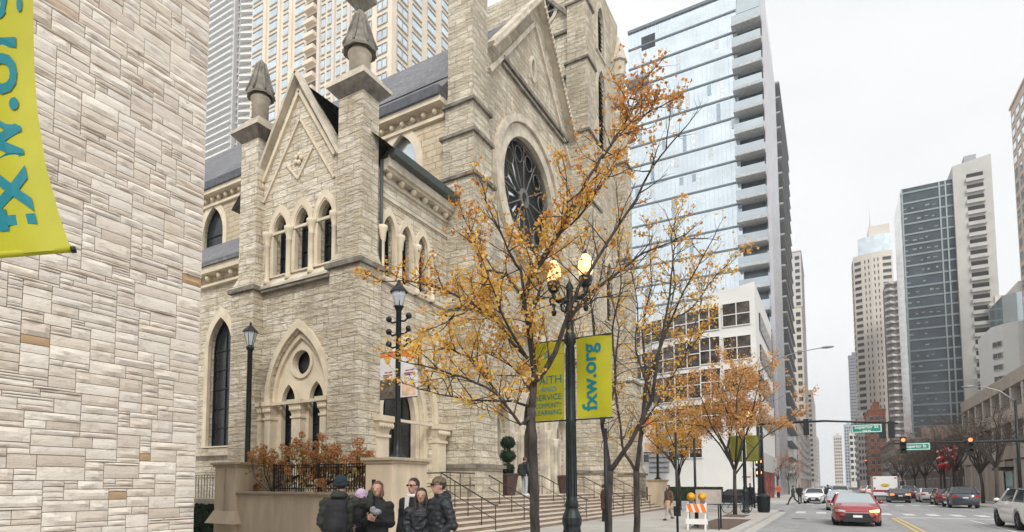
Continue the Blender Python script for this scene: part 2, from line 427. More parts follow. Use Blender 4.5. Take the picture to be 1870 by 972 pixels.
def build_school():
    root = thing('school_building', 'school wall of pale random ashlar stone filling the left edge', 'building', (-10, 0, 0))
    MORT = mat('ashlar mortar', (.24, .19, .15), .95, var=.1)
    mb = MB(); mb.box(-26, -7.045, -8, 4.66, 0, 13); mb.build('wall_core', MORT, root)
    m, nt, b = newmat('random ashlar stone')
    g = nt.nodes.new('ShaderNodeNewGeometry'); v = pos(nt, (1, 1, 2.5))
    c = ramp(nt, g.outputs['Random Per Island'], [(0, (.62, .53, .44)), (.15, (.78, .695, .59)), (.3, (.72, .665, .60)), (.45, (.86, .79, .69)), (.6, (.77, .715, .64)), (.75, (.66, .575, .49)), (.88, (.82, .75, .65)), (.985, (.72, .65, .57)), (.991, (.46, .30, .17)), (1, (.52, .37, .23))])
    c = mixc(nt, mathn(nt, 'MULTIPLY', ramp(nt, noisen(nt, v, 6, 7, .7), [(.52, 0.), (.68, 1.)]), .45), c, (.36, .28, .21))
    c = mixc(nt, mathn(nt, 'MULTIPLY', ramp(nt, noisen(nt, v, 1.3, 3, .6), [(.45, 0.), (.7, 1.)]), .22), c, (.44, .38, .31))
    nt.links.new(c, b.inputs['Base Color']); b.inputs['Roughness'].default_value = .88; b.inputs['Specular IOR Level'].default_value = .25
    bp = nt.nodes.new('ShaderNodeBump'); bp.inputs['Strength'].default_value = .8; bp.inputs['Distance'].default_value = .012
    nt.links.new(noisen(nt, v, 22, 6, .65), bp.inputs['Height']); nt.links.new(bp.outputs[0], b.inputs['Normal'])
    r = random.Random(5); mb = MB()
    def face(L, mapf, seed):
        for a, b_, c0, c1 in ashlar(mb, L, 10.2, seed=seed):
            g = .004; a += g; b_ -= g; c0 += g; c1 -= g
            rough = r.random() < .62
            nu = max(3, int((b_-a)/.05)); nv = max(3, int((c1-c0)/.04)); amp = .024 if rough else .003
            base = .006+r.random()*.009; vs = []; fs = []
            for j in range(nv+1):
                for i in range(nu+1):
                    u = a+(b_-a)*i/nu; z = c0+(c1-c0)*j/nv
                    edge = i in (0, nu) or j in (0, nv)
                    d = base-.004 if edge else base+amp*max(-.3, noise.noise(Vector((u*6+seed*9, z*15, a*31+c0*7)))+.35)
                    vs.append(mapf(u, z, d))
            n1 = nu+1
            for j in range(nv):
                for i in range(nu): fs.append((j*n1+i, j*n1+i+1, (j+1)*n1+i+1, (j+1)*n1+i))
            # returns to the mortar
            ring = [i for i in range(n1)]+[j*n1+nu for j in range(1, nv+1)]+[nv*n1+i for i in range(nu-1, -1, -1)]+[j*n1 for j in range(nv-1, 0, -1)]
            k = len(vs); us = [(a+(b_-a)*(q % n1)/nu, c0+(c1-c0)*(q//n1)/nv) for q in ring]
            vs += [mapf(u, z, -.03) for u, z in us]
            for i in range(len(ring)): fs.append((ring[i], ring[(i+1) % len(ring)], k+(i+1) % len(ring), k+i))
            mb.add(vs, fs, rough and False)
    face(7.6, lambda u, z, d: (-7.045+d, 4.665-u, z), 4)
    face(3.0, lambda u, z, d: (-7.045-u, 4.66+d, z), 8)
    mb.build('stone_facing', m, root)
build_school()
# ------------------------------------------------------------------ the church
church = thing('church', 'gothic limestone church with rose window, gabled side porch and square tower', 'church', (-17, 24, 0))
def part(name, mb, m, bevel=0): return mb.build(name, m, church, bevel)
def mstrip(mb, pts, w, h, N, closed=False):
    """moulding along a polyline of world points"""
    n = len(pts)
    for i in range(n if closed else n-1): mb.bar(pts[i], pts[(i+1) % n], w, h, N)
def window(name, plane, cx, wd, z0, zs, depth, k=1.0, glass=DARKGL, bars=3, frame=True, fr=.14, m=DRESS, label=None, mull=0):
    """plane: (org, U, N) with N pointing INTO the wall. hole itself is cut in the wall plate"""
    org, U, N = [Vector(q) for q in plane]
    f = MB(); f.plate(arch(cx, wd+2*fr, z0-.02, zs, k), [arch(cx, wd-.06, z0+.04, zs, k)], org-N*.05, U, N, depth*.45)
    fo = f.build(name, m, church)
    g = MB(); g.plate(arch(cx, wd+.1, z0-.05, zs, k), [], org+N*depth, U, N, .03); g.build('pane', glass, fo)
    t = MB()
    hz = zs+wd*.8
    for i in range(bars):
        z = z0+(zs-z0)*(i+1)/(bars); 
        a = org+U*(cx-wd/2)+N*(depth-.03)+Vector((0, 0, z)); t.bar(a, a+U*wd, .05, .04, N)
    for i in range(mull):
        uu = cx-wd/2+wd*(i+1)/(mull+1); a = org+U*uu+N*(depth-.03); t.bar(a+Vector((0, 0, z0)), a+Vector((0, 0, zs+wd*.5)), .04, .04, N)
    a = org+N*(depth*.8)
    t.plate(arch(cx, wd+.04, z0, zs, k), [arch(cx, wd-.1, z0+.06, zs, k)], a, U, N, .06)
    t.build('glazing_bars', BLACKM if glass is DARKGL else SOOT, fo)
    return fo
# ---- side porch
PW = (-17.1, 15.2)
pf = ((0, 15.2, 0), (1, 0, 0), (0, 1, 0))
lan = [-17.98, -16.78, -15.58]
outl = [(-20.4, 0), (-13.6, 0), (-13.6, 12.7), (-14.8, 13.65), (-17.1, 17.35), (-19.4, 13.65), (-20.4, 12.7)]
big = arch(-16.88, 3.0, 1.6, 4.85, 1.0, 10)
mb = MB(); mb.plate(outl, [arch(c, .78, 9.75, 11.55) for c in lan]+[big], *pf, .55); part('porch_wall', mb, STONE)
for c in lan:
    window('lancet_window', pf, c, .78, 9.75, 11.55, .42, bars=2, fr=.16)
mb = MB()
for c in (-18.58, -17.38, -16.18, -15.02):
    mb.lathe((c, 15.08, 0), [(.13, 9.45), (.13, 9.6), (.085, 9.7), (.085, 10.95), (.12, 11.0), (.09, 11.05), (.15, 11.3), (.19, 11.4), (.19, 11.52), (0, 11.52)], 12)
    o = mb.build('colonnette', DRESS, church); mb = MB()
# blind surround bands between lancets
mb = MB()
for c in lan: mb.plate(arch(c, 1.18, 11.5, 11.55, 1.0), [arch(c, .80, 11.4, 11.55)], (0, 15.12, 0), (1, 0, 0), (0, 1, 0), .09)
part('hood_mould', mb, DRESS)
mb = MB(); mb.box(-19.4, -15.2, 14.95, 15.25, 9.28, 9.38); mb.frust((-19.4, -15.2, 14.95, 15.25), 9.38, (-19.4, -15.2, 15.15, 15.25), 9.62)
part('sill_course', mb, DRESS2)
mb = MB(); mb.box(-19.4, -15.2, 15.0, 15.25, 9.16, 9.276); part('sill_drip', mb, SOOT)
# lower traceried window
mb = MB()
mb.plate(arch(-16.88, 3.02, 1.7, 4.85, 1.0, 10), [arch(-17.62, .72, 1.9, 4.85, 1.1), arch(-16.14, .72, 1.9, 4.85, 1.1), circ(-16.88, 6.28, .46, 24)], (0, 15.42, 0), (1, 0, 0), (0, 1, 0), .2)
tr = part('tracery_window', mb, DRESS)
mb = MB(); mb.plate(circ(-16.88, 6.28, .60, 28), [circ(-16.88, 6.28, .47, 28)], (0, 15.34, 0), (1, 0, 0), (0, 1, 0), .1)
mb.plate(arch(-16.88, 3.5, 4.8, 4.85, 1.0, 10), [arch(-16.88, 3.1, 4.7, 4.85, 1.0, 10)], (0, 15.1, 0), (1, 0, 0), (0, 1, 0), .12)
mb.plate(arch(-16.88, 3.0, 4.85, 4.86, 1.0, 10), [arch(-16.88, 2.72, 4.8, 4.86, 1.0, 10)], (0, 15.3, 0), (1, 0, 0), (0, 1, 0), .13)
mb.build('moulding', DRESS, tr)
mb = MB(); mb.plate(rect(-18.4, -15.3, 1.7, 7.4), [], (0, 15.72, 0), (1, 0, 0), (0, 1, 0), .04); mb.build('pane', DARKGL, tr)
mb = MB()
for c in (-17.62, -16.14):
    mb.bar((c, 15.7, 2), (c, 15.7, 5.6), .04, .03)
    for z in (3, 4, 5): mb.bar((c-.4, 15.7, z), (c+.4, 15.7, z), .03, .04)
mb.build('glazing_bars', BLACKM, tr)
for c in (-18.95, -18.35, -16.88, -15.42):
    mb = MB(); y = 15.22 if c != -16.88 else 15.3
    w2 = .27 if c in (-18.95, -16.88) else .19
    mb.box(c-w2+.04, c+w2-.04, y-.16, y+.2, 1.6, 4.3)
    mb.frust((c-w2+.04, c+w2-.04, y-.16, y+.2), 4.3, (c-w2-.06, c+w2+.06, y-.26, y+.2), 4.68)
    mb.box(c-w2-.1, c+w2+.1, y-.3, y+.2, 4.68, 4.84)
    for i in range(5): mb.ell((c-w2+.02+(2*w2-.04)*i/4, y-.2, 4.5), (.06, .06, .09), 8, 5)
    mb.box(c-w2, c+w2, y-.2, y+.2, 4.16, 4.24)
    part('carved_capital', mb, DRESS)
# gable coping, mouldings
mb = MB()
ap = Vector((-17.1, 15.1, 17.55))
for sx in (-1, 1):
    e = Vector((-17.1+sx*2.35, 15.1, 17.55-2.35*1.68)); mb.bar(ap, e, .34, .13, (0, 0, 1))
part('gable_coping', mb, DRESS2)
mb = MB()
for s_, a, b_, z in ((1, (-17.05, 16.85), 1.95, 13.75), (2, (-17.0, 15.75), 1.9, 12.9)):
    pts = [(-17.05-b_, 15.16, z), (a[0], 15.16, a[1]), (-17.05+b_, 15.16, z)]
    mstrip(mb, pts, .14 if s_ == 1 else .08, .14 if s_ == 1 else .08, (0, 1, 0))
mstrip(mb, [(-17.75, 15.17, 14.15), (-17.05, 15.17, 13.35), (-16.3, 15.17, 14.35)], .06, .08, (0, 1, 0))
for a in range(5):
    q = a*2*PI/5; mb.ell((-17.05+.16*math.cos(q), 15.15, 14.15+.16*math.sin(q)), (.1, .06, .1), 8, 5)
part('gable_moulding', mb, DRESS)
# porch side wall (towards the street)
sf = ((-13.6, 0, 0), (0, 1, 0), (-1, 0, 0))
slan = [16.42, 17.46, 18.5]
DC = 17.62
mb = MB(); mb.plate([(15.7, 0), (20.3, 0), (20.3, 13.2), (15.7, 13.2)], [arch(c, .72, 9.2, 11.0) for c in slan]+[arch(DC, 3.1, 1.0, 4.15, 1.0, 10)], *sf, .5)
part('porch_side_wall', mb, STONE)
for c in slan: window('lancet_window', sf, c, .72, 9.2, 11.0, .4, bars=2, fr=.14)
mb = MB()
for c in (15.92, 16.94, 17.98, 19.02):
    mb.lathe((-13.48, c, 0), [(.12, 9.0), (.12, 9.15), (.08, 9.25), (.08, 10.4), (.11, 10.45), (.14, 10.75), (.18, 10.85), (.18, 10.97), (0, 10.97)], 12)
    mb.build('colonnette', DRESS, church); mb = MB()
for z, d, h in ((12.12, .07, .12), (12.75, .08, .12), (9.0, .12, .14)): part('string_course', MB().box(-13.6, -13.6+d, 15.92, 20.2, z, z+h), DRESS2)
part('cornice', MB().box(-13.6, -13.32, 15.92, 20.2, 13.05, 13.15).box(-13.6, -13.2, 15.92, 20.2, 13.15, 13.45), DRESS2)
for i in range(6):
    y = 16.2+i*.74; mb = MB(); mb.ell((-13.45, y, 12.97), (.13, .13, .12), 10, 6); mb.box(-13.6, -13.4, y-.06, y+.06, 12.86, 13.0); part('corbel', mb, DRESS)
mb = MB(); mb.hexa([(-13.15, 15.92, 13.45), (-12.95, 15.92, 13.5), (-12.95, 20.2, 13.5), (-13.15, 20.2, 13.45), (-13.3, 15.92, 13.75), (-12.9, 15.92, 13.75), (-12.9, 20.2, 13.75), (-13.3, 20.2, 13.75)]); part('gutter', mb, GUTTER)
mb = MB(); mb.tube([(-13.5, 15.86, 13.4), (-13.5, 15.86, 9.5)], .06, 8); part('downpipe', mb, GUTTER)
mb = MB(); mb.add([(-17.1, 15.3, 17.35), (-17.1, 20.6, 17.35), (-12.95, 20.6, 13.7), (-12.95, 15.3, 13.7)], [(0, 1, 2, 3)])
mb.add([(-17.1, 15.3, 17.35), (-17.1, 20.6, 17.35), (-21.2, 20.6, 13.2), (-21.2, 15.3, 13.2)], [(3, 2, 1, 0)]); part('porch_roof', mb, SLATE)
# side portal
mb = MB()
mb.plate(arch(DC, 3.12, 1.0, 4.15, 1.0, 10), [arch(DC, 2.6, .9, 4.15, 1.0, 10)], (-13.78, 0, 0), (0, 1, 0), (-1, 0, 0), .2)
mb.plate(arch(DC, 2.64, 1.0, 4.15, 1.0, 10), [arch(DC, 2.1, .9, 4.15, 1.0, 10)], (-14.0, 0, 0), (0, 1, 0), (-1, 0, 0), .25)
mb.plate(arch(DC, 3.7, 4.1, 4.15, 1.0, 10), [arch(DC, 3.2, 4.0, 4.15, 1.0, 10)], (-13.46, 0, 0), (0, 1, 0), (-1, 0, 0), .14)
pt = part('side_portal', mb, DRESS)
mb = MB(); mb.plate(arch(DC, 2.3, 1.0, 4.15, 1.0, 10), [], (-14.3, 0, 0), (0, 1, 0), (-1, 0, 0), .05); mb.build('dark_door', DARKGL, pt)
mb = MB(); mb.bar((-14.27, DC, 1.2), (-14.27, DC, 4.3), .06, .05); mb.bar((-14.27, DC-1.1, 4.25), (-14.27, DC+1.1, 4.25), .06, .08, (0, 0, 1))
for q in (-.55, .55): mb.bar((-14.27, DC+q, 4.3), (-14.27, DC+q, 5.6), .05, .05)
mb.build('door_frame', BLACKM, pt)
for c in (15.9, 19.5):
    mb = MB(); mb.box(-13.75, -13.32, c-.3, c+.3, 1.0, 3.55); mb.frust((-13.75, -13.32, c-.3, c+.3), 3.55, (-13.75, -13.2, c-.42, c+.42), 3.9); mb.box(-13.75, -13.15, c-.46, c+.46, 3.9, 4.1)
    mb.box(-13.75, -13.26, c-.34, c+.34, 3.35, 3.45)
    for i in range(6): mb.ell((-13.2, c-.33+.66*i/5, 3.75), (.07, .06, .1), 8, 5)
    part('carved_capital', mb, DRESS)
mb = MB(); mb.plate(circ(19.5, 7.6, .34, 20), [circ(19.5, 7.6, .22, 20)], (-13.53, 0, 0), (0, 1, 0), (-1, 0, 0), .1); part('rondel', mb, DRESS)
# corner piers with turrets
def pier(x0, x1, y0, y1, cx, cy, zt, zcol, zc, zap, fin, r):
    b = MB(); b.box(x0-.2, x1+.1, y0-.12, y1+.1, 0, 9.3); b.box(x0, x1, y0, y1, 9.9, zt); b.frust((x0-.26, x1+.12, y0-.16, y1+.12), 9.42, (x0, x1, y0, y1), 9.9)
    p = part('corner_pier', b, STONE)
    MB().box(x0-.34, x1+.2, y0-.24, y1+.2, 9.24, 9.42).build('drip_course', SOOT, p)
    c = MB(); c.frust((x0, x1, y0, y1), zt, (x0-.32, x1+.32, y0-.32, y1+.32), zt+.36); c.build('cap_corbel', SOOT, p)
    c = MB(); e = .36
    for i, (d, h) in enumerate(((.33, .13), (.25, .08), (.17, .09), (.08, .14), (-.03, .14))):
        z = zt+.36+sum((.13, .08, .09, .14, .14)[:i]); c.box(x0-d, x1+d, y0-d, y1+d, z, z+h)
    c.build('cap_steps', DRESS2, p)
    t = MB(); t.lathe((cx, cy, 0), [(r, zt+.85), (r, zcol-.36), (r+.06, zcol-.33), (r+.06, zcol-.24), (r, zcol-.2), (r*.95, zcol)], 24)
    pn = t.build('turret_shaft', DRESS2, church)
    t = MB(); n = 8; prof = [(r*.9, zcol-.05), (r*1.66, zcol-.2), (r*1.7, zcol-.1), (r*1.3, zcol+.28), (r*1.0, zcol+.65), (r*.5, zap-.2), (r*.28 if fin else r*.1, zap), (0, zap)]
    t.lathe((cx, cy, 0), prof, n, smooth=False, rot=PI/8)
    for k in range(8):
        a = k*PI/4+PI/8; t.tube([(cx+q*1.02*math.cos(a), cy+q*1.02*math.sin(a), z) for q, z in prof[2:6]], .05, 5)
    if fin: t.frust((cx-.12, cx+.12, cy-.12, cy+.12), zap-.02, (cx-.42, cx+.42, cy-.42, cy+.42), zap+.35); t.box(cx-.42, cx+.42, cy-.42, cy+.42, zap+.35, zap+.5); t.frust((cx-.3, cx+.3, cy-.3, cy+.3), zap+.5, (cx-.02, cx+.02, cy-.02, cy+.02), zap+1.6)
    t.build('turret_cone', SOOT, pn)
pier(-14.64, -13.5, 14.82, 15.68, -14.07, 15.25, 15.45, 17.45, 0, 18.9, True, .37)
pier(-20.0, -19.0, 14.85, 15.75, -19.5, 15.3, 15.45, 17.7, 0, 19.15, False, .33)
# ---- aisle and nave to the left
af = ((0, 16.8, 0), (1, 0, 0), (0, 1, 0))
aw = [-23.75, -29.5, -35.2]
mb = MB(); mb.plate(rect(-46, -20.3, 0, 11.6), [arch(c, 1.75, 3.4, 7.9) for c in aw], *af, .6); part('aisle_wall', mb, STONE)
for c in aw: window('tall_window', af, c, 1.75, 3.4, 7.9, .35, bars=5, fr=.26, mull=1)
part('string_course', MB().box(-46, -20.4, 16.6, 16.82, 10.9, 11.0), DRESS); part('aisle_cornice', MB().box(-46, -20.4, 16.4, 16.82, 11.45, 11.75), DRESS)
for i in range(8): part('corbel', MB().ell((-21.2-i*.85, 16.62, 11.3), (.13, .13, .15), 8, 5), DRESS)
mb = MB(); mb.box(-46, -20.6, 16.62, 16.9, 3.0, 3.15)
part('aisle_sill', mb, DRESS2)
mb = MB(); mb.hexa([(-46, 16.3, 11.75), (-20.6, 16.3, 11.75), (-20.6, 20.7, 11.75), (-46, 20.7, 11.75), (-46, 16.3, 11.95), (-20.6, 16.3, 11.95), (-20.6, 20.7, 15.5), (-46, 20.7, 15.5)]); part('aisle_roof', mb, SLATE)
nf = ((0, 20.6, 0), (1, 0, 0), (0, 1, 0))
nw = [-16.4, -23.2, -30.1, -37]
mb = MB(); mb.plate(rect(-60, -13.0, 0, 18.4), [arch(c, 1.9, 14.2, 16.15) for c in nw], *nf, .6); part('nave_wall', mb, WARM)
for c in nw: window('clerestory_window', nf, c, 1.9, 14.2, 16.15, .3, glass=PALEGL if c == -16.4 else DARKGL, bars=3, fr=.3)
part('string_course', MB().box(-60, -13.9, 20.45, 20.62, 17.75, 17.9), DRESS); part('nave_cornice', MB().box(-60, -13.9, 20.1, 20.62, 18.3, 18.55), DRESS)
for i in range(40): part('corbel', MB().ell((-14.4-i*.6, 20.42, 18.1), (.12, .14, .13), 8, 5), DRESS)
mb = MB(); mb.hexa([(-60, 19.98, 18.55), (-13.9, 19.98, 18.55), (-13.9, 20.3, 18.5), (-60, 20.3, 18.5), (-60, 19.9, 18.9), (-13.9, 19.9, 18.9), (-13.9, 20.3, 19.0), (-60, 20.3, 19.0)]); part('gutter', mb, mat('lead gutter', (.13, .135, .15), .5, .3))
mb = MB(); mb.hexa([(-60, 20.0, 18.6), (-14.15, 20.0, 18.6), (-14.15, 37.2, 18.6), (-60, 37.2, 18.6), (-60, 28.6, 28.3), (-14.15, 28.6, 28.3), (-14.15, 28.7, 28.3), (-60, 28.7, 28.3)]); part('nave_roof', mb, SLATE)
# ---- great buttress left of the rose
def stepped(levels, m=STONE2, name='buttress', dm=SOOT):
    p = None
    b = MB(); d = []
    for i, (z0, z1, x0, x1, y0, y1) in enumerate(levels):
        b.box(x0, x1, y0, y1, z0, z1-.5 if i < len(levels)-1 else z1)
        if i < len(levels)-1:
            n = levels[i+1]; b.frust((x0, x1, y0, y1), z1-.5, (n[2], n[3], n[4], n[5]), z1)
            d.append((x0-.12, x1+.12, y0-.12, y1+.12, z1-.64, z1-.5))
    p = part(name, b, m)
    for q in d: MB().box(*q).build('drip_course', dm, p)
    return p
stepped([(0, 3.0, -14.2, -11.95, 19.95, 22.1), (3.0, 9.6, -14.05, -12.12, 20.1, 21.95), (9.6, 15.2, -13.95, -12.22, 20.2, 21.8), (15.2, 17.1, -13.85, -12.3, 20.25, 21.75), (17.1, 18.5, -13.75, -12.36, 20.3, 21.7), (18.5, 34, -13.65, -12.4, 20.35, 21.62)])
# ---- street front with rose window
ff = ((-13.3, 0, 0), (0, 1, 0), (-1, 0, 0))
RC = (27.65, 17.05); RR = 3.0
gab = [(21.5, 0), (34.2, 0), (34.2, 22.6), (28.7, 28.95), (23.2, 22.4), (21.5, 21.0)]
ports = [(24.1, 1.7, 4.2), (27.6, 2.6, 4.6), (31.3, 1.7, 4.2)]
mb = MB(); mb.plate(gab, [circ(*RC, RR+.05, 40), circ(28.15, 24.5, .22, 16, .55)]+[arch(c, ww, 1.0, zs) for c, ww, zs in ports], *ff, .7)
part('street_front_wall', mb, STONE2)
mb = MB(); mb.plate(circ(*RC, 4.0, 48), [circ(*RC, 3.65, 48)], (-13.08, 0, 0), (0, 1, 0), (-1, 0, 0), .22)
mb.plate(circ(*RC, 3.6, 48), [circ(*RC, 2.97, 48)], (-13.22, 0, 0), (0, 1, 0), (-1, 0, 0), .25)
rw = part('rose_window', mb, DRESS2)
mb = MB(); mb.plate(circ(*RC, RR+.1, 40), [], (-13.85, 0, 0), (0, 1, 0), (-1, 0, 0), .05); mb.build('pane', mat('sooty leaded glass', (.012, .013, .015), .5, var=.4, scale=2, spec=.3), rw)
TRAC = mat('rose tracery stone', (.15, .145, .135), .75, var=.45, scale=1.5)
mb = MB(); X0 = -13.62
mb.plate(circ(*RC, .52, 20), [circ(*RC, .3, 20)], (X0+.06, 0, 0), (0, 1, 0), (-1, 0, 0), .14)
for k in range(12):
    a = 2*PI*k/12; c, s = math.cos(a), math.sin(a)
    def q(r, da=0): return (X0, RC[0]+r*math.cos(a+da), RC[1]+r*math.sin(a+da))
    mb.tube([q(.45), q(.8), q(1.95), q(2.1)], [.04, .035, .04, .05], 6)
    pts = [(X0, RC[0]+2.28*math.cos(a+PI/12)+.42*math.cos(t), RC[1]+2.28*math.sin(a+PI/12)+.42*math.sin(t)) for t in [2*PI*i/12 for i in range(13)]]
    mb.tube(pts, .035, 5)
    mb.tube([q(2.1), q(2.99)], .05, 5)
mb.plate(circ(*RC, 3.05, 40), [circ(*RC, 2.88, 40)], (X0+.05, 0, 0), (0, 1, 0), (-1, 0, 0), .1)
mb.build('tracery', TRAC, rw)
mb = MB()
for k in (1, 2, 3, 4, 5):      # pale panes painted in for the sky glare on the glass
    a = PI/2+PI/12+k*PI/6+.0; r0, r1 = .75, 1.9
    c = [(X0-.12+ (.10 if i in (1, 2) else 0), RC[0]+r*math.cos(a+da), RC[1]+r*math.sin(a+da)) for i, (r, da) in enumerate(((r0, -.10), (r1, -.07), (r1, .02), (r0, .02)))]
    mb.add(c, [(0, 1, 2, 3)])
mb.build('glare_panes', PALEGL, rw)
mb = MB(); mb.plate(circ(28.15, 24.5, .36, 20, .75), [circ(28.15, 24.5, .22, 20, .55)], (-13.2, 0, 0), (0, 1, 0), (-1, 0, 0), .12); ey = part('eye_window', mb, DRESS2)
MB().plate(circ(28.15, 24.5, .3, 16, .6), [], (-13.6, 0, 0), (0, 1, 0), (-1, 0, 0), .05).build('pane', DARKGL, ey)
mb = MB()
for sy in (-1, 1): mb.bar((-13.1, 28.7, 29.05), (-13.1, 28.7+sy*5.6, 29.05-5.6*1.17), .5, .2)
part('gable_coping', mb, DRESS2)
for sy in (-1, 1):
    mb = MB()
    for i in range(34):
        t = .3+i*.16; mb.ell((-12.86, 28.7+sy*t, 28.85-t*1.17), (.1, .1, .11), 6, 4)
    part('ballflower_band', mb, DRESS2)
mb = MB()
mstrip(mb, [(-13.24, 23.3, 21.4), (-13.24, 28.35, 27.3), (-13.24, 33.4, 21.6)], .22, .16, (1, 0, 0))
part('gable_moulding', mb, DRESS2)
part('string_course', MB().box(-13.3, -13.1, 24.6, 33.0, 22.75, 22.95), SOOT); part('string_course', MB().box(-13.3, -13.16, 24.6, 33.0, 22.45, 22.6), SOOT)
part('string_course', MB().box(-13.3, -12.95, 21.8, 33.6, 9.3, 9.6), DRESS2)
for c, ww, zs in ports:
    mb = MB(); mb.plate(arch(c, ww+.9, 1.1, zs), [arch(c, ww-.05, 1.0, zs)], (-13.05, 0, 0), (0, 1, 0), (-1, 0, 0), .3)
    mb.plate(arch(c, ww+.2, 1.1, zs), [arch(c, ww-.35, 1.0, zs)], (-13.5, 0, 0), (0, 1, 0), (-1, 0, 0), .3)
    pp = part('portal', mb, DRESS2)
    MB().plate(arch(c, ww+.1, 1.1, zs), [], (-13.9, 0, 0), (0, 1, 0), (-1, 0, 0), .05).build('door', mat('bronze door', (.05, .04, .035), .4, .4), pp)
    mb = MB(); mb.bar((-13.87, c, 1.2), (-13.87, c, zs), .07, .05); mb.bar((-13.87, c-ww/2, zs), (-13.87, c+ww/2, zs), .05, .1, (0, 0, 1)); mb.build('door_frame', BLACKM, pp)
    for s_ in (-1, 1):
        mb = MB(); mb.lathe((-13.0, c+s_*(ww/2+.28), 0), [(.17, 1.2), (.17, 1.5), (.12, 1.6), (.12, zs-.5), (.16, zs-.45), (.13, zs-.4), (.22, zs-.08), (.22, zs), (0, zs)], 12); part('portal_column', mb, DRESS2)
# ---- tower
tf = ((0, 34.4, 0), (1, 0, 0), (0, 1, 0))
mb = MB(); mb.plate(rect(-22, -12.9, 0, 35.5), [circ(-15.35, 33.2, .85, 28)], *tf, .6); part('tower_wall', mb, STONE2)
tg = ((-12.9, 0, 0), (0, 1, 0), (-1, 0, 0))
mb = MB(); mb.plate(rect(34.4, 42.6, 0, 37), [arch(38.5, 1.6, 24.8, 29.2, 1.2), arch(38.5, 1.4, 31.9, 34.2, 1.0), arch(39.6, 1.5, 13, 16)], *tg, .6); part('tower_wall', mb, STONE2)
part('tower_wall', MB().box(-22, -21.5, 34.4, 42.6, 0, 35.5), STONE2)
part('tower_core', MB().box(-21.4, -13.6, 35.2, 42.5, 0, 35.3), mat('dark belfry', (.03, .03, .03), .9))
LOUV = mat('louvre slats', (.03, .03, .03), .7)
for cx, wd, z0, zs, k in ((38.5, 1.6, 24.8, 29.2, 1.2), (38.5, 1.4, 31.9, 34.2, 1.0), (39.6, 1.5, 13, 16, 1)):
    mb = MB(); mb.plate(arch(cx, wd+.5, z0-.1, zs, k), [arch(cx, wd, z0, zs, k)], (-12.8, 0, 0), (0, 1, 0), (-1, 0, 0), .12); bo = part('belfry_opening', mb, DRESS2)
    mb = MB()
    for i in range(int((zs+wd-z0)/.32)):
        z = z0+.15+i*.32; mb.add([(-13.0, cx-wd/2, z), (-13.0, cx+wd/2, z), (-13.25, cx+wd/2, z+.22), (-13.25, cx-wd/2, z+.22)], [(0, 1, 2, 3)])
    mb.build('louvres', LOUV, bo)
mb = MB(); mb.plate(circ(-15.35, 33.2, 1.05, 28), [circ(-15.35, 33.2, .8, 28)], (0, 34.3, 0), (1, 0, 0), (0, 1, 0), .12)
for k in range(6): a = k*PI/3; mb.bar((-15.35, 34.5, 33.2), (-15.35+.84*math.cos(a), 34.5, 33.2+.84*math.sin(a)), .08, .08, (0, 1, 0))
ro = part('round_window', mb, DRESS2); MB().plate(circ(-15.35, 33.2, .9, 20), [], (0, 34.7, 0), (1, 0, 0), (0, 1, 0), .04).build('pane', DARKGL, ro)
for z in (28.0, 31.1): part('tower_string_course', MB().box(-22, -13.3, 34.22, 34.42, z, z+.18), SOOT)
part('gablet_coping', MB().bar((-13.6, 34.3, 32.2), (-16.4, 34.3, 35.6), .35, .2), SOOT)
stepped([(0, 3, -13.9, -11.5, 33.2, 35.6), (3, 9.6, -13.8, -11.75, 33.3, 35.4), (9.6, 19.6, -13.7, -11.95, 33.5, 35.3), (19.6, 24.2, -13.6, -12.1, 33.6, 35.2), (24.2, 29.0, -13.55, -12.15, 33.7, 35.15), (29.0, 33.0, -13.5, -12.25, 33.8, 35.1), (33, 36.5, -13.4, -12.3, 33.9, 35.0)])
stepped([(0, 3, -13.5, -11.6, 41.0, 43.6), (3, 9.6, -13.4, -11.8, 41.2, 43.4), (9.6, 18.6, -13.3, -12.0, 41.4, 43.2), (18.6, 26, -13.2, -12.15, 41.6, 43.0), (26, 30.5, -13.1, -12.3, 41.7, 42.8), (30.5, 32.5, -13.0, -12.4, 41.8, 42.6)])
def pinn(x, y, z, r, h):
    mb = MB(); mb.lathe((x, y, 0), [(r, z), (r, z+h*.35), (r*1.3, z+h*.36), (r*1.25, z+h*.42), (r*.1, z+h), (0, z+h)], 8, smooth=False, rot=PI/8); part('pinnacle', mb, DRESS2)
pinn(-12.7, 42.2, 32.5, .5, 3.2); pinn(-12.3, 43.1, 27.8, .4, 2.6); pinn(-14.6, 24.0, 24.2, .42, 3.0); pinn(-15.2, 26.2, 29.5, .4, 2.4)
mb = MB(); mb.hexa([(-14.1, 21.7, 20.6), (-22, 21.7, 20.6), (-22, 25.5, 20.6), (-14.1, 25.5, 20.6), (-14.1, 23.6, 23.2), (-22, 23.6, 23.2), (-22, 24, 23.2), (-14.1, 24, 23.2)]); part('front_gable_roof', mb, SLATE)
# steps, landing
land = MB(); land.box(-13.9, -11.96, 20.35, 44, -.1, 1.2); land.box(-21, -11.96, 12.9, 20.35, -.1, 1.2)
steps = thing('church_steps', 'broad flight of pale stone steps climbing from the pavement to the church doors', 'steps', (-10.8, 28, 0))
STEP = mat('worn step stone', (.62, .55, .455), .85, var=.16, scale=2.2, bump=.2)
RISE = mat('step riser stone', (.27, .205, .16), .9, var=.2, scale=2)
land.build('landing', STEP, steps)
for k in range(8):
    x = -9.8-.3*k; z = .15*k
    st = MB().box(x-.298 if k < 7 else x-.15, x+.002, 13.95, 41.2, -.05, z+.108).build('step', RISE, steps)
    MB().box(x-.297 if k < 7 else x-.2, x+.028, 13.94, 41.21, z+.108, z+(.15 if k < 7 else .1535)).build('nosing', STEP, st)
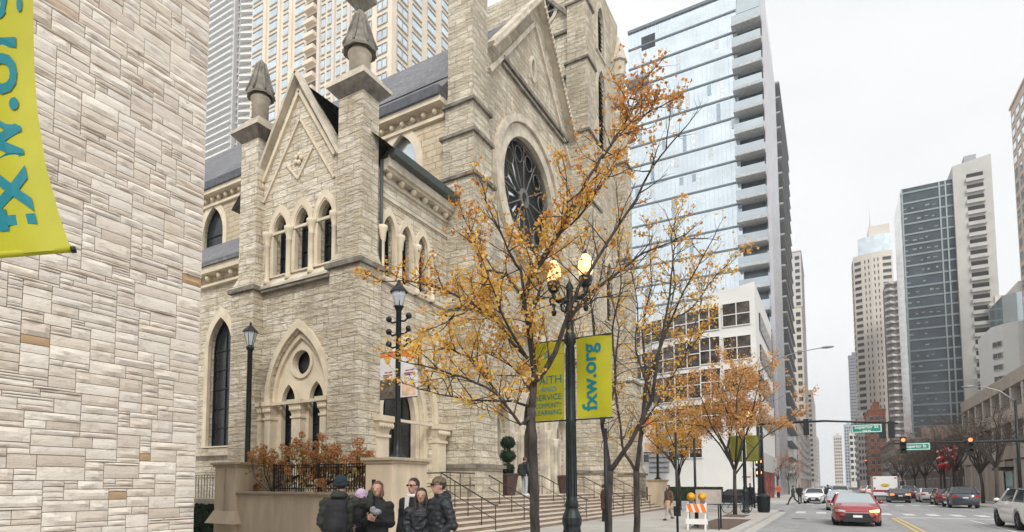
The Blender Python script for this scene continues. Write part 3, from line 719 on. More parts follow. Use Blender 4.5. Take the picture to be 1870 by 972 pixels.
# ---- terrace wall, pedestals
pedn = thing('stone_pedestal', 'tan stone pedestal with flat cap left of the steps under the black banner standard', 'pedestal', (-10.45, 13.1, 0), 'pedestals of the church terrace')
def pedestal(root, x0, x1, y0, y1, z, flare=False):
    b = MB(); b.box(x0, x1, y0, y1, 0, z-.16); b.build('shaft', TERR, root, .01)
    c = MB(); c.box(x0-.05, x1+.05, y0-.05, y1+.05, z-.16, z-.08); c.box(x0-.11, x1+.11, y0-.11, y1+.11, z-.08, z); c.build('cap', TERRCAP, root, .01)
    if flare: MB().frust((x0-.2, x1+.2, y0-.2, y1+.2), 0.45, (x0-.01, x1+.01, y0-.01, y1+.01), .85).build('plinth', TERR, root)
pedestal(pedn, -10.93, -10.0, 12.3, 13.88, 2.43)
p2 = thing('stone_pedestal', 'tan stone pedestal behind the walking woman, at the far end of the steps', 'pedestal', (-10.4, 42, 0), 'pedestals of the church terrace')
pedestal(p2, -10.9, -10.0, 41.3, 43.2, 2.05)
p3 = thing('stone_pedestal', 'tan stone pedestal with splayed foot at the left end of the terrace wall', 'pedestal', (-16.8, 12.7, 0), 'pedestals of the church terrace')
pedestal(p3, -17.35, -16.3, 12.2, 13.2, 2.42, True)
MB().box(-16.84, -16.80, 12.17, 12.2, .85, 2.2).build('joint', TERRCAP, p3)
tw = thing('terrace_wall', 'low tan terrace wall with moulded cap behind the group of people', 'wall', (-13.5, 12.4, 0))
b = MB()
for i in range(3):
    b.box(-16.3+i*1.79, -16.3+(i+1)*1.79-.012, 12.3, 12.6, 0, 1.36)
b.build('wall_panels', TERR, tw, .006)
MB().box(-16.29, -10.94, 12.32, 12.58, 0, 1.35).build('joint_filling', TERRCAP, tw)
b = MB(); b.box(-16.3, -10.93, 12.24, 12.66, 1.36, 1.41); b.box(-16.3, -10.93, 12.2, 12.7, 1.41, 1.48); b.build('cap', TERRCAP, tw, .01)
b = MB(); b.box(-16.3, -14.85, 13.0, 13.2, 1.2, 2.28); b.build('upper_panel', TERR, tw)
soil = MB().box(-16.2, -11.0, 12.6, 14.5, 1.0, 1.42).build('planting_bed', mat('soil', (.07, .05, .035), .95, var=.4, scale=12), tw)
# iron fences
def fence(root, a, b_, z0, z1, sp, diag=True, nposts=3):
    a = Vector(a); b_ = Vector(b_); L = (b_-a).length; d = (b_-a)/L
    r = MB()
    for z in (z0+.08, z1-.1, z1-.02): r.bar(a+Vector((0, 0, z)), b_+Vector((0, 0, z)), .04, .025)
    r.build('rail', BLACKM, root)
    n = int(L/sp)
    for i in range(n+1):
        p = a+d*(i*L/n); MB().bar(p+Vector((0, 0, z0)), p+Vector((0, 0, z1)), .018, .018, d).build('picket', BLACKM, root)
    for i in range(nposts):
        p = a+d*(L*i/(nposts-1)); MB().bar(p+Vector((0, 0, z0-.05)), p+Vector((0, 0, z1+.03)), .05, .05, d).build('post', BLACKM, root)
    if diag:
        for i in range(nposts-1):
            p = a+d*(L*i/(nposts-1)); q = p+d*(L*.42)
            MB().bar(p+Vector((0, .05, z0+.1)), q+Vector((0, .05, z1-.12)), .05, .03, (0, 1, 0)).build('brace', BLACKM, root)
f1 = thing('iron_fence', 'black iron picket fence on top of the terrace wall below the brown hydrangeas', 'fence', (-13, 12.45, 1.48))
fence(f1, (-14.8, 12.46, 0), (-10.98, 12.46, 0), 1.5, 2.3, .1)
f2 = thing('iron_fence', 'pale grey iron picket fence beyond the school wall, left of the splayed pedestal', 'fence', (-19, 13, 0))
b0 = BLACKM; BLACKM = mat('weathered grey iron', (.22, .22, .22), .5, .2)
fence(f2, (-22, 13.2, 0), (-17.4, 13.2, 0), .75, 2.05, .16, False, 2); BLACKM = b0
tag(MB().box(-24, -17.4, 13.1, 13.35, 0, .7).build('low_wall', TERR), 'low stone kerb wall under the pale iron fence at the left', 'wall')
# ------------------------------------------------------------------ handrails on the steps
hrn = thing('handrail', 'iron handrail down the steps nearest the tan pedestal', 'handrail', (-10.9, 17.6, 0), 'iron handrails on the church steps')
RAIL = mat('dark grey iron rail', (.06, .06, .06), .4, .6)
def rails(root, y):
    m = MB(); m.tube([(-12.9, y, 2.12), (-12.05, y, 2.12), (-9.85, y, 1.0), (-9.7, y, 1.0)], .024, 8); m.build('top_rail', RAIL, root)
    m = MB(); m.tube([(-12.9, y, 1.62), (-12.05, y, 1.62), (-9.8, y, .5)], .016, 8); m.build('lower_rail', RAIL, root)
    for x in (-12.9, -12.05, -11.45, -10.9, -10.35, -9.8):
        zf = 1.2 if x < -12 else (x+11.9)/-.3*.15+1.05
        zt = 2.12 if x < -12 else 2.12-(x+12.05)*.509
        MB().tube([(x, y, max(0, zf)), (x, y, zt)], .018, 8).build('post', RAIL, root)
lab = ['iron handrail down the steps nearest the tan pedestal', 'iron handrail on the steps in front of the topiary pot', 'iron handrail on the steps right of the topiary pot, beside the person on the landing', 'iron handrail on the steps behind the black lamp post', 'farthest iron handrail, near the far end of the steps']
for i, y in enumerate((17.6, 20.9, 26.3, 32.0, 37.6)):
    r = hrn if i == 0 else thing('handrail', lab[i], 'handrail', (-10.9, y, 0), 'iron handrails on the church steps')
    r['label'] = lab[i]; rails(r, y)
gr = thing('guard_rail', 'horizontal iron guard rail along the edge of the church landing', 'railing', (-12.05, 19.2, 1.2))
MB().tube([(-12.05, 17.6, 2.14), (-12.05, 23.3, 2.14)], .024, 8).build('top_rail', RAIL, gr)
MB().tube([(-12.05, 17.6, 1.66), (-12.05, 20.9, 1.66)], .016, 8).build('lower_rail', RAIL, gr)
for y in (18.2, 18.9, 19.6, 20.3, 20.9): MB().tube([(-12.05, y, 1.2), (-12.05, y, 2.14)], .016, 8).build('post', RAIL, gr)

# ------------------------------------------------------------------ ornamental lamp posts
GLOW = emis('lit lantern glass', (1.0, .55, .20), 2.3)
def glow2():
    m, nt, b = newmat('warm lantern light')
    c = ramp(nt, noisen(nt, pos(nt), 22, 3, .6), [(.35, (1, .42, .12)), (.5, (1, .62, .27)), (.68, (1, .84, .55))])
    nt.links.new(c, b.inputs['Emission Color']); nt.links.new(c, b.inputs['Base Color']); b.inputs['Emission Strength'].default_value = .95; b.inputs['Roughness'].default_value = .3
    return m
GLOW = glow2()
def lamp_post():
    r = thing('street_lamp', '', 'street lamp')
    m = MB(); m.lathe((0, 0, 0), [(.2, 0), (.2, .12), (.165, .2), (.145, .5), (.14, 1.0), (.16, 1.05), (.16, 1.15), (.11, 1.28), (.105, 1.32)], 16, smooth=False)
    for k in range(8): a = k*PI/4; m.box(.13*math.cos(a)-.022, .13*math.cos(a)+.022, .13*math.sin(a)-.022, .13*math.sin(a)+.022, .28, .95)
    m.build('base', GREENBLK, r, .006)
    m = MB(); m.lathe((0, 0, 0), [(.105, 1.3), (.115, 1.36), (.09, 1.46), (.08, 2.72), (.095, 2.76), (.08, 2.8), (.07, 4.05), (.1, 4.1), (.1, 4.22), (.07, 4.28), (.062, 4.62), (.085, 4.68), (.06, 4.74), (.055, 5.0), (.075, 5.04), (.0, 5.2)], 16)
    for k in range(10):
        a = k*PI/5; m.tube([(.086*math.cos(a), .086*math.sin(a), 1.5), (.072*math.cos(a), .072*math.sin(a), 4.0)], .010, 5)
    m.build('shaft', GREENBLK, r)
    m = MB()
    for s in (-1, 1):
        m.tube([(0, 0, 4.78), (s*.1, 0, 4.86), (s*.2, 0, 4.84), (s*.28, 0, 4.9), (s*.29, 0, 5.02)], [.05, .045, .04, .04, .05], 8)
        m.tube([(s*.03, 0, 4.6), (s*.14, 0, 4.68), (s*.16, 0, 4.78), (s*.08, 0, 4.8)], .024, 7)
        m.tube([(s*.29, 0, 4.95), (s*.36, 0, 4.9), (s*.35, 0, 4.8), (s*.29, 0, 4.82)], .02, 6)
        m.lathe((s*.29, 0, 0), [(.03, 4.6), (.05, 4.66), (.02, 4.72), (.04, 4.8)], 8)
    m.build('cross_arm', GREENBLK, r)
    for s in (-1, 1):
        c = MB().lathe((s*.29, 0, 0), [(.05, 5.0), (.1, 5.06), (.115, 5.18), (.1, 5.2)], 12).build('lantern_collar', GREENBLK, r)
        g = MB(); g.lathe((s*.29, 0, 0), [(.08, 5.19), (.115, 5.25), (.13, 5.34), (.12, 5.44), (.085, 5.52), (.045, 5.57), (0, 5.58)], 14); gl = g.build('lantern_globe', GLOW, r)
        g = MB(); g.lathe((s*.29, 0, 0), [(.04, 5.555), (.03, 5.6), (.015, 5.64), (0, 5.68)], 8); g.build('finial', GREENBLK, gl)
    m = MB()
    for z in (2.78, 4.16): m.tube([(-.72, 0, z), (.72, 0, z)], .014, 7)
    m.build('banner_rod', GREENBLK, r)
    return r
lp0 = lamp_post()
place(lp0, (-3.7, 9.25, 0), 0, 'nearest black cast iron street lamp with two lit lanterns and lime banners')
lp0['group'] = 'twin lantern street lamps'
for (x, y, l) in ((-4.45, 39.2, 'black twin lantern street lamp beside the small orange tree at the corner'),):
    c = copy_tree(lp0); place(c, (x, y, 0), 0, l, 1.12)
def KIDS_OF(o): return [q for q in COL.objects if q.parent is o or q.parent == o]
# its neighbour just behind the left edge of the view carries the big near banner
BP = P(-105, 470, T=2.98)
c = copy_tree(lp0); place(c, (BP.x, BP.y, 0), math.radians(60), 'twin lantern street lamp at the far left carrying the big lime banner')
for ch in list(KIDS_OF(c)):
    if ch.name.startswith('banner_rod'): bpy.data.objects.remove(ch)
LIME = mat('lime banner fabric', (.43, .41, .012), .6, var=.10, scale=2)
TEAL = mat('teal print', (.0, .18, .22), .6, var=.05)
BLUEP = mat('blue print', (.05, .30, .50), .6, var=.05)
def banner_surf(name, fn, m, parent=None, nu=16, nv=24, th=.004):
    mb = MB(); vs = []; fs = []
    for s in (0, 1):
        for j in range(nv+1):
            for i in range(nu+1):
                vs.append(fn(i/nu, j/nv, -th if s else 0))
    k = (nu+1)*(nv+1)
    for s in (0, 1):
        for j in range(nv):
            for i in range(nu):
                a = s*k+j*(nu+1)+i; fs.append((a, a+1, a+nu+2, a+nu+1))
    mb.add(vs, fs, True); return mb.build(name, m, parent)
# near banner
def nearfn(u, v, d=0):
    y = 455+(-80-455)*v
    ex = [(455, 130), (400, 110), (300, 83), (200, 68), (130, 63), (0, 60), (-100, 60)]
    x = ex[0][1]
    for (y0, x0), (y1, x1) in zip(ex, ex[1:]):
        if y <= y0: x = x0+(x1-x0)*min(1, (y0-y)/(y0-y1))
    px = -88+(x+88)*u
    yb = y+(1-u)*18*(1-v)
    T = 2.98-.12*u-.10*math.sin(u*PI)*(.4+.6*(1-v))-d
    return P(px, yb, T=T)
nb = thing('banner', 'large lime green street banner hanging close by in the upper left corner', 'banner', nearfn(0, 0))
banner_surf('cloth', lambda u, v, d: nearfn(u, v, d), LIME, nb)
def nmap(x, y):      # text runs upwards: x -> v, y -> -u
    return nearfn(.60-y/.56, .49+x/1.42, .006)
lettering('fxw.org', .40, nmap, TEAL, nb, bold=.008, width=1.17)
m = MB(); m.tube([nearfn(-.12, .0), nearfn(0, 0), nearfn(.5, 0, .0), nearfn(1.0, 0)], .016, 10); m.build('hem_roll', LIME, nb)
m = MB(); m.tube([nearfn(-.12, -.003), nearfn(1.02, -.003)], .011, 8); m.tube([nearfn(1.0, -.003), nearfn(1.04, -.003)], .016, 10); m.build('banner_rod', BLACKM, nb)
LIMEDIM = mat('dimmed lime banner fabric', (.24, .25, .035), .7, var=.15, scale=2)  # same lime cloth; duller light on the far banners put into the colour
def flat_banner(label, x0, x1, y, z0, z1, tilt=0, sag=.02):
    r = thing('banner', label, 'banner', ((x0+x1)/2, y, z1), None)
    def fn(u, v, d=0): return Vector((x0+(x1-x0)*u, y-d+sag*math.sin(u*PI*1.3+v*3), z0+(z1-z0)*v))
    banner_surf('cloth', fn, LIME if y < 20 else LIMEDIM, r, 8, 12)
    return r, fn
rb, fn = flat_banner('lime banner lettered fxw.org on the right of the nearest lamp post', -3.59, -2.98, 9.25, 2.8, 4.15)
lettering('fxw.org', .36, lambda x, y: fn(.43-y/.61, .5+x/1.35, .008), TEAL, rb, bold=.008, width=1.12)
lb, fl = flat_banner('lime banner with a list of printed words on the left of the nearest lamp post', -4.4, -3.81, 9.25, 2.8, 4.15)
for txt, sz, y, mm, wd in (('#', .17, .45, BLUEP, .12), ('FAITH', .2, .02, TEAL, .5), ('AND', .12, -.14, BLUEP, .32), ('SERVICE', .14, -.28, TEAL, .5), ('COMMUNITY', .12, -.42, TEAL, .5), ('LEARNING', .12, -.54, TEAL, .5)):
    lettering(txt, sz, lambda x, yy, y=y: fl(.5+x/.59, .5+(y+yy)/1.35, .008), mm, lb, width=wd)
for i, (a, b_) in enumerate(((-4.33, -3.65), (-5.25, -4.57))):
    r, f_ = flat_banner(('small olive lime banner on the right of the corner lamp post by the orange tree', 'small olive lime banner on the left of the corner lamp post by the orange tree')[i], a, b_, 39.2, 3.12, 4.65)

# ------------------------------------------------------------------ banner standards on the pedestals
def standard(label, x, y, z, h, knobs=True):
    r = thing('banner_standard', label, 'post', (x, y, z), 'black banner standards on the terrace pedestals')
    m = MB(); m.lathe((x, y, z), [(.24, 0), (.24, .06), (.12, .14), (.085, .5), (.08, h), (.1, h+.03), (.13, h+.1), (.16, h+.12), (0, h+.14)], 14); m.build('shaft', BLACKM, r)
    if knobs:
        for k, dz in enumerate((.25, .62, .98)):
            for s in (-1, 1):
                a = MB(); zz = z+h-dz; a.tube([(x, y, zz-.05), (x+s*.22, y, zz-.08), (x+s*.34, y, zz)], .028, 7); ar = a.build('knob_arm', BLACKM, r)
                MB().ell((x+s*.36, y, zz+.05), (.09, .09, .09), 12, 8).build('knob', BLACKM, ar)
    g = MB(); g.lathe((x, y, z), [(.1, h+.13), (.2, h+.42), (.2, h+.55)], 8, smooth=False); g.build('lantern_glass', mat('clear lantern glass', (.55, .6, .62), .1, .1, var=.1), r)
    g = MB(); g.lathe((x, y, z), [(.27, h+.54), (.24, h+.6), (.08, h+.78), (.03, h+.9), (0, h+.92)], 8, smooth=False)
    for k in range(4): a = k*PI/2+PI/4; g.tube([(x+.1*math.cos(a), y+.1*math.sin(a), z+h+.13), (x+.205*math.cos(a), y+.205*math.sin(a), z+h+.55)], .014, 5)
    g.build('lantern_roof', BLACKM, r)
    return r
st1 = standard('black banner standard with three pairs of round knobs on the tan pedestal', -10.46, 13.1, 2.43, 4.25)
st2 = standard('slim black banner standard on the far pedestal behind the walking woman', -10.4, 42.2, 2.05, 4.1, False)
ORG = mat('orange banner print', (.72, .20, .05), .6, var=.12, scale=4); WHB = mat('white banner fabric', (.76, .74, .74), .6, var=.05)
YOR = mat('amber emblem print', (.75, .42, .12), .6, var=.15, scale=9); PHOTO = mat('dark printed photograph', (.14, .11, .085), .6, var=.8, scale=5.5); DRK = mat('dark red print', (.28, .05, .06), .6); PEACH = mat('peach printed photograph', (.70, .50, .34), .6, var=.3, scale=6)
def church_banner(label, x0, x1, y, z0, z1, flip):
    r = thing('banner', label, 'banner', ((x0+x1)/2, y, z1), 'orange and white church banners')
    w_ = x1-x0; h_ = z1-z0
    MB().box(x0, x1, y-.006, y+.006, z0, z1).build('cloth', WHB, r)
    MB().add([(x0, y-.012, z1-h_*.10), (x1, y-.012, z1-h_*.10*(2.2 if flip else .9)), (x1, y-.012, z1), (x0, y-.012, z1)], [(0, 1, 2, 3)]).build('top_band', ORG, r)
    if not flip:
        m = MB(); m.add([(x0+w_*.22, y-.011, z1-h_*.10), (x0+w_*.75, y-.011, z1-h_*.10), (x0+w_*.62, y-.011, z1-h_*.24), (x0+w_*.42, y-.011, z1-h_*.26)], [(3, 2, 1, 0)]); m.build('emblem', YOR, r)
        MB().box(x0, x1, y-.012, y-.006, z0, z0+h_*.42).build('picture', PHOTO, r)
    else:
        MB().box(x0+w_*.1, x1-w_*.1, y-.012, y-.006, z0+h_*.04, z0+h_*.3).build('picture', PEACH, r)
    m = MB()
    for k, (a, b_, q) in enumerate(((.3, .5, .56), (.55, .78, .56), (.2, .8, .5), (.25, .6, .465))): m.box(x0+w_*a, x0+w_*b_, y-.013, y-.007, z0+h_*q, z0+h_*(q+.022))
    m.build('print_lines', DRK, r)
    m = MB()
    for z in (z0, z1): m.tube([(x0, y, z), (x1, y, z)], .016, 7)
    m.build('banner_rod', BLACKM, r)
church_banner('orange topped white banner with a dark picture, left of the knobbed standard', -11.12, -10.55, 13.1, 4.15, 5.5, False)
church_banner('orange and white banner with peach picture, right of the knobbed standard', -10.37, -9.78, 13.1, 4.15, 5.5, True)
church_banner('small orange and white banner on the slim far standard beside the church end', -11.4, -10.5, 42.2, 4.0, 6.3, True)
# lantern on a tall post behind the hydrangeas
lq = P(452, 820, Y=13.9)
r = thing('lantern_post', 'tall black post with a single glass lantern in front of the side porch', 'lamp post', (lq.x, lq.y, 1.2))
m = MB(); m.lathe((lq.x, lq.y, 0), [(.16, 1.2), (.16, 1.5), (.1, 1.6), (.09, 6.55), (.14, 6.62), (.14, 6.7), (.07, 6.75)], 12); m.build('post', BLACKM, r)
g = MB(); g.lathe((lq.x, lq.y, 0), [(.1, 6.75), (.22, 7.2), (.22, 7.25)], 6, smooth=False); g.build('lantern_glass', mat('clear lantern glass', (.55, .6, .62), .1, .1, var=.1), r)
g = MB(); g.lathe((lq.x, lq.y, 0), [(.28, 7.24), (.24, 7.32), (.1, 7.46), (.03, 7.5), (.05, 7.56), (0, 7.64)], 6, smooth=False)
for k in range(6): a = k*PI/3; g.tube([(lq.x+.1*math.cos(a), lq.y+.1*math.sin(a), 6.75), (lq.x+.225*math.cos(a), lq.y+.225*math.sin(a), 7.25)], .014, 5)
g.build('lantern_roof', BLACKM, r)

# ------------------------------------------------------------------ foliage and trees
BARK = mat('grey brown bark', (.06, .049, .041), .95, var=.6, scale=9, bump=1.0, bscale=24, sc=(1, 1, .35))
BARK2 = mat('dark bare bark', (.075, .06, .052), .95, var=.4, scale=7, bump=.6, bscale=20)
AUT = leafmat('autumn leaves', [(0, (.45, .15, .03)), (.25, (.66, .28, .05)), (.5, (.76, .42, .08)), (.75, (.80, .53, .10)), (1, (.70, .54, .12))])
AUT2 = leafmat('yellow autumn leaves', [(0, (.64, .30, .06)), (.3, (.80, .44, .08)), (.65, (.84, .54, .12)), (1, (.70, .54, .15))])
AUT3 = leafmat('russet autumn leaves', [(0, (.32, .08, .02)), (.4, (.50, .16, .02)), (.8, (.64, .27, .03)), (1, (.66, .38, .05))])
DRYL = leafmat('dry brown leaves', [(0, (.12, .07, .045)), (.5, (.2, .12, .07)), (1, (.3, .2, .08))])
RUS = leafmat('orange russet crown', [(0, (.50, .24, .09)), (.4, (.66, .36, .13)), (.8, (.74, .46, .18)), (1, (.70, .50, .2))])
AUTR = leafmat('rusty orange leaves', [(0, (.45, .16, .04)), (.5, (.68, .32, .07)), (1, (.78, .45, .11))])
def leaf(mb, p, s, r, mi=0):
    d = Vector((r.uniform(-1, 1), r.uniform(-1, 1), r.uniform(-1, .5))).normalized(); x = d.orthogonal().normalized()
    x = (Matrix.Rotation(r.uniform(0, 6.3), 3, d) @ x); y = d.cross(x)
    a = s*r.uniform(.7, 1.3); b_ = a*r.uniform(.35, .5)
    n = d*(a*.18)
    mb.add([p, p+x*(a*.45)+y*b_+n, p+x*a, p+x*(a*.45)-y*b_+n], [(0, 1, 2), (0, 2, 3)], False, mi)
def grow(mb, lf, start, d, L, r0, lev, R_, leafs, lsize, upb=.25, wob=.22, lm=0, nleaf=5):
    """one branch as a bent tube; spawns smaller ones; leaves on the last order"""
    n = 4 if lev > 0 else 3; pts = [Vector(start)]; dd = Vector(d).normalized()
    for i in range(n):
        dd = (dd+Vector((R_.uniform(-wob, wob), R_.uniform(-wob, wob), R_.uniform(-wob, wob)+upb*.22))).normalized()
        pts.append(pts[-1]+dd*(L/n))
    mb.tube(pts, [r0*(1-.72*i/n) for i in range(n+1)], 5 if lev > 1 else 4 if lev == 1 else 3)
    if lev > 0:
        k = R_.randint(3, 5)
        for i in range(k):
            t = .25+.75*(i+R_.random()*.8)/k; t = min(t, .98); a = pts[int(t*n)]; b_ = pts[min(int(t*n)+1, n)]; p = a.lerp(b_, t*n-int(t*n))
            ax = Vector((R_.uniform(-1, 1), R_.uniform(-1, 1), R_.uniform(-.6, 1))).normalized()
            nd_ = (dd*.9+ax*.85).normalized()
            grow(mb, lf, p, nd_, L*R_.uniform(.4, .68), r0*.5*(1-.4*t), lev-1, R_, leafs, lsize, upb, wob, lm, nleaf)
    if lev <= 1 and R_.random() < leafs:
        for i in range(int(nleaf*(1 if lev == 0 else .7))):
            t = R_.random(); j = min(int(t*n), n-1); p = pts[j].lerp(pts[j+1], t*n-j)
            leaf(lf, p+Vector((R_.gauss(0, .045), R_.gauss(0, .045), R_.gauss(0, .045)))*(lsize/.07), lsize, R_, lm)
def guided_tree(name, label, base, limbs, seed, leafmats, lsize, dense=1., bark=BARK, lev=1, sub=(.35, .85), spacing=.16, nleaf=5):
    R_ = random.Random(seed); root = thing(name, label, 'tree', base, 'street trees along the kerb')
    wood = MB(); lf = MB()
    for pts, r0, r1, leafs, lm in limbs:
        pts = [Vector(p) for p in pts]
        # smooth with small wiggles
        q = []
        for a, b_ in zip(pts, pts[1:]):
            for i in range(3): q.append(a.lerp(b_, i/3)+Vector((R_.gauss(0, 1), R_.gauss(0, 1), R_.gauss(0, .6)))*(.012 if r0 < .06 else .006))
        q.append(pts[-1]); n = len(q)
        wood.tube(q, [.88*(r0+(r1-r0)*i/(n-1)) for i in range(n)], 8 if r0 > .05 else 6)
        if leafs < 0: continue
        L = sum((b_-a).length for a, b_ in zip(q, q[1:])); acc = 0
        for a, b_ in zip(q, q[1:]):
            acc += (b_-a).length
            if acc/L < .12: continue
            for _ in range(max(0, int((b_-a).length/spacing+R_.random()))):
                p = a.lerp(b_, R_.random()); d = (b_-a).normalized()
                ax = Vector((R_.uniform(-1, 1), R_.uniform(-1, 1), R_.uniform(-.5, 1))).normalized()
                grow(wood, lf, p, (d*.6+ax).normalized(), R_.uniform(*sub)*(1.1-.4*acc/L), .011, lev, R_, leafs*dense, lsize, lm=lm, nleaf=nleaf)
        grow(wood, lf, q[-1], q[-1]-q[-2], .5, r1, lev, R_, leafs*dense, lsize, lm=lm, nleaf=nleaf)
    wood.build('trunk', bark, root)
    if lf.v: lf.build('crown', leafmats, root)
    return root
def L_(t, pts, dz=0):
    """bearing list -> points; depth drifts by dz along the limb so the crown is round, not flat"""
    n = len(pts); return [P(x, y, T=t+dz*i/max(1, n-1)) for i, (x, y) in enumerate(pts)]
tA = 9.2
b = P(975, 940, T=tA)
limbsA = [([(b.x-.02, b.y, 0), (b.x, b.y, .5)]+L_(tA, [(976, 940), (975, 860), (973, 800), (970, 745)]), .098, .078, -1, 0),
 (L_(tA, [(970, 750), (976, 682), (966, 596), (955, 540), (975, 494), (1017, 432)], .5), .068, .036, .9, 1),
 (L_(tA+.5, [(1017, 432), (1050, 370), (1088, 303), (1115, 265), (1140, 226), (1165, 190)], .4), .04, .012, .8, 2),
 (L_(tA+.5, [(1017, 432), (1060, 396), (1109, 319)], -.6), .025, .008, .8, 0),
 (L_(tA, [(975, 700), (1003, 670), (1028, 596), (1050, 540), (1073, 499), (1145, 391), (1191, 309), (1243, 242)], -.9), .05, .01, .12, 2),
 (L_(tA-.3, [(1035, 590), (1085, 530), (1135, 494), (1171, 463), (1227, 442), (1262, 436)], .7), .034, .008, .10, 2),
 (L_(tA-.3, [(1042, 570), (1090, 545), (1140, 541)], .3), .02, .007, .1, 0),
 (L_(tA, [(966, 610), (950, 494), (929, 458), (883, 360)], -.8), .035, .008, .28, 0),
 (L_(tA, [(955, 540), (925, 500), (883, 494), (865, 440), (847, 396)], .9), .03, .008, .6, 2),
 (L_(tA, [(972, 760), (952, 775), (906, 718), (846, 688), (780, 670), (735, 660)], -1.0), .036, .008, .85, 1),
 (L_(tA, [(970, 745), (937, 733), (856, 730), (780, 715), (735, 700)], .8), .028, .007, .3, 1),
 (L_(tA, [(962, 655), (896, 576), (815, 530), (740, 512), (690, 515)], .9), .034, .007, .85, 0),
 (L_(tA, [(900, 580), (870, 560), (830, 580), (790, 600)], -.5), .02, .007, .9, 1),
 (L_(tA, [(962, 650), (930, 600), (905, 545), (890, 500)], -1.1), .03, .008, .95, 1),
 (L_(tA, [(966, 600), (985, 520), (965, 460), (950, 430)], .9), .03, .008, .7, 0),
 (L_(tA, [(975, 500), (1000, 470), (1035, 400), (1035, 330)], -.6), .026, .008, .5, 0),
 (L_(tA, [(972, 720), (955, 690), (920, 660), (880, 640)], 1.0), .022, .007, .9, 1),
 (L_(tA, [(906, 718), (870, 660), (820, 635), (775, 640)], .5), .018, .006, .95, 1),
 (L_(tA, [(1140, 226), (1150, 180), (1170, 150)], .2), .012, .006, .9, 2),
 (L_(tA, [(1100, 290), (1130, 240), (1190, 200), (1222, 195)], .2), .012, .006, .8, 2)]
guided_tree('street_tree', 'nearest street tree with orange and yellow leaves spreading in front of the rose window', (b.x, b.y, 0), limbsA, 4, [AUT, AUT2, AUTR], .062, .9, nleaf=9, spacing=.13)
tB = 12.6; b = P(1111, 940, T=tB)
limbs = [([(b.x, b.y, 0), (b.x, b.y, .5)]+L_(tB, [(1112, 930), (1114, 860)]), .095, .085, -1, 0),
 (L_(tB, [(1114, 860), (1100, 780), (1088, 640), (1078, 540), (1062, 440)], .8), .06, .012, .22, 0),
 (L_(tB, [(1114, 862), (1150, 810), (1190, 730), (1204, 640), (1222, 540), (1232, 450)], -.8), .07, .012, .2, 0),
 (L_(tB, [(1100, 780), (1125, 700), (1118, 600), (1135, 520), (1128, 440)], -1), .035, .01, .25, 1),
 (L_(tB, [(1092, 690), (1060, 640), (1045, 580)], .6), .025, .008, .2, 1),
 (L_(tB, [(1190, 730), (1160, 640), (1165, 560), (1150, 470)], .9), .03, .01, .3, 1)]
guided_tree('street_tree', 'half bare street tree right behind the nearest lamp post, with a leaning trunk', (b.x, b.y, 0), limbs, 9, [AUT, AUT2], .07, 1.2, sub=(.4, 1.0), spacing=.18, nleaf=5)
tB = 14.4; b = P(1163, 940, T=tB)
limbs = [([(b.x, b.y, 0), (b.x, b.y, .5)]+L_(tB, [(1163, 930), (1162, 860)]), .1, .085, -1, 0),
 (L_(tB, [(1162, 862), (1136, 815), (1122, 700), (1130, 600), (1105, 500)], 1.2), .05, .012, .2, 0),
 (L_(tB, [(1162, 862), (1171, 790), (1180, 700), (1215, 610), (1250, 530), (1300, 440)], -1.2), .07, .012, .45, 1),
 (L_(tB, [(1180, 700), (1172, 600), (1190, 520), (1185, 420)], 1.), .04, .01, .35, 0),
 (L_(tB, [(1215, 610), (1232, 520), (1225, 430), (1240, 390)], .6), .03, .01, .45, 1),
 (L_(tB, [(1225, 590), (1265, 560), (1310, 500), (1345, 470)], .3), .025, .008, .55, 1),
 (L_(tB, [(1172, 780), (1210, 720), (1250, 650), (1290, 600)], -.3), .03, .008, .4, 0),
 (L_(tB, [(1250, 650), (1280, 560), (1290, 500)], .5), .02, .008, .5, 1)]
guided_tree('street_tree', 'half bare street tree with V shaped fork left of the striped barricade', (b.x, b.y, 0), limbs, 15, [AUT, AUT2], .075, 1.2, sub=(.4, 1.05), spacing=.17, nleaf=7)
def free_tree(label, x, y, h, rad, th, seed, leafs, lsize, lm, bark, limbs=7, lev=2, nleaf=6, group='street trees along the kerb', tr=.13, upb=.3):
    R_ = random.Random(seed); root = thing('street_tree', label, 'tree', (x, y, 0), group)
    wood = MB(); lf = MB()
    top = Vector((x+R_.uniform(-.15, .15), y+R_.uniform(-.15, .15), th))
    wood.tube([(x, y, 0), (x+.02, y, th*.5), top], [tr*1.15, tr*.9, tr*.8], 9)
    for i in range(limbs):
        a = 2*PI*i/limbs+R_.uniform(-.3, .3); out = rad*R_.uniform(.45, .95); zz = h-(h-th)*(.15+.5*(out/rad)**2)*R_.uniform(.4, 1)
        e = Vector((x+math.cos(a)*out, y+math.sin(a)*out, zz)); s = top-Vector((0, 0, R_.uniform(0, .5)))
        mid = s.lerp(e, .45)+Vector((0, 0, (h-th)*.08)); J = lambda a: Vector((R_.gauss(0, a), R_.gauss(0, a), R_.gauss(0, a))); q = [s, s.lerp(mid, .5)+Vector((0, 0, .1))+J(.12), mid+J(.25), mid.lerp(e, .5)+J(.25), e]
        wood.tube(q, [tr*.55, tr*.45, tr*.35, tr*.25, tr*.12], 6)
        for k in range(9):
            t = .3+.7*k/9; j = min(int(t*4), 3); p = q[j].lerp(q[j+1], t*4-j)
            ax = Vector((R_.uniform(-1, 1), R_.uniform(-1, 1), R_.uniform(-.3, .8))).normalized()
            grow(wood, lf, p, ((q[j+1]-q[j]).normalized()*.5+ax), (h-th)*R_.uniform(.14, .3), tr*.14, lev, R_, leafs, lsize, lm=0, nleaf=nleaf, upb=upb)
    wood.build('trunk', bark, root)
    if lf.v: lf.build('crown', lm, root)
    return root
q = P(1342, 930, T=33.5)
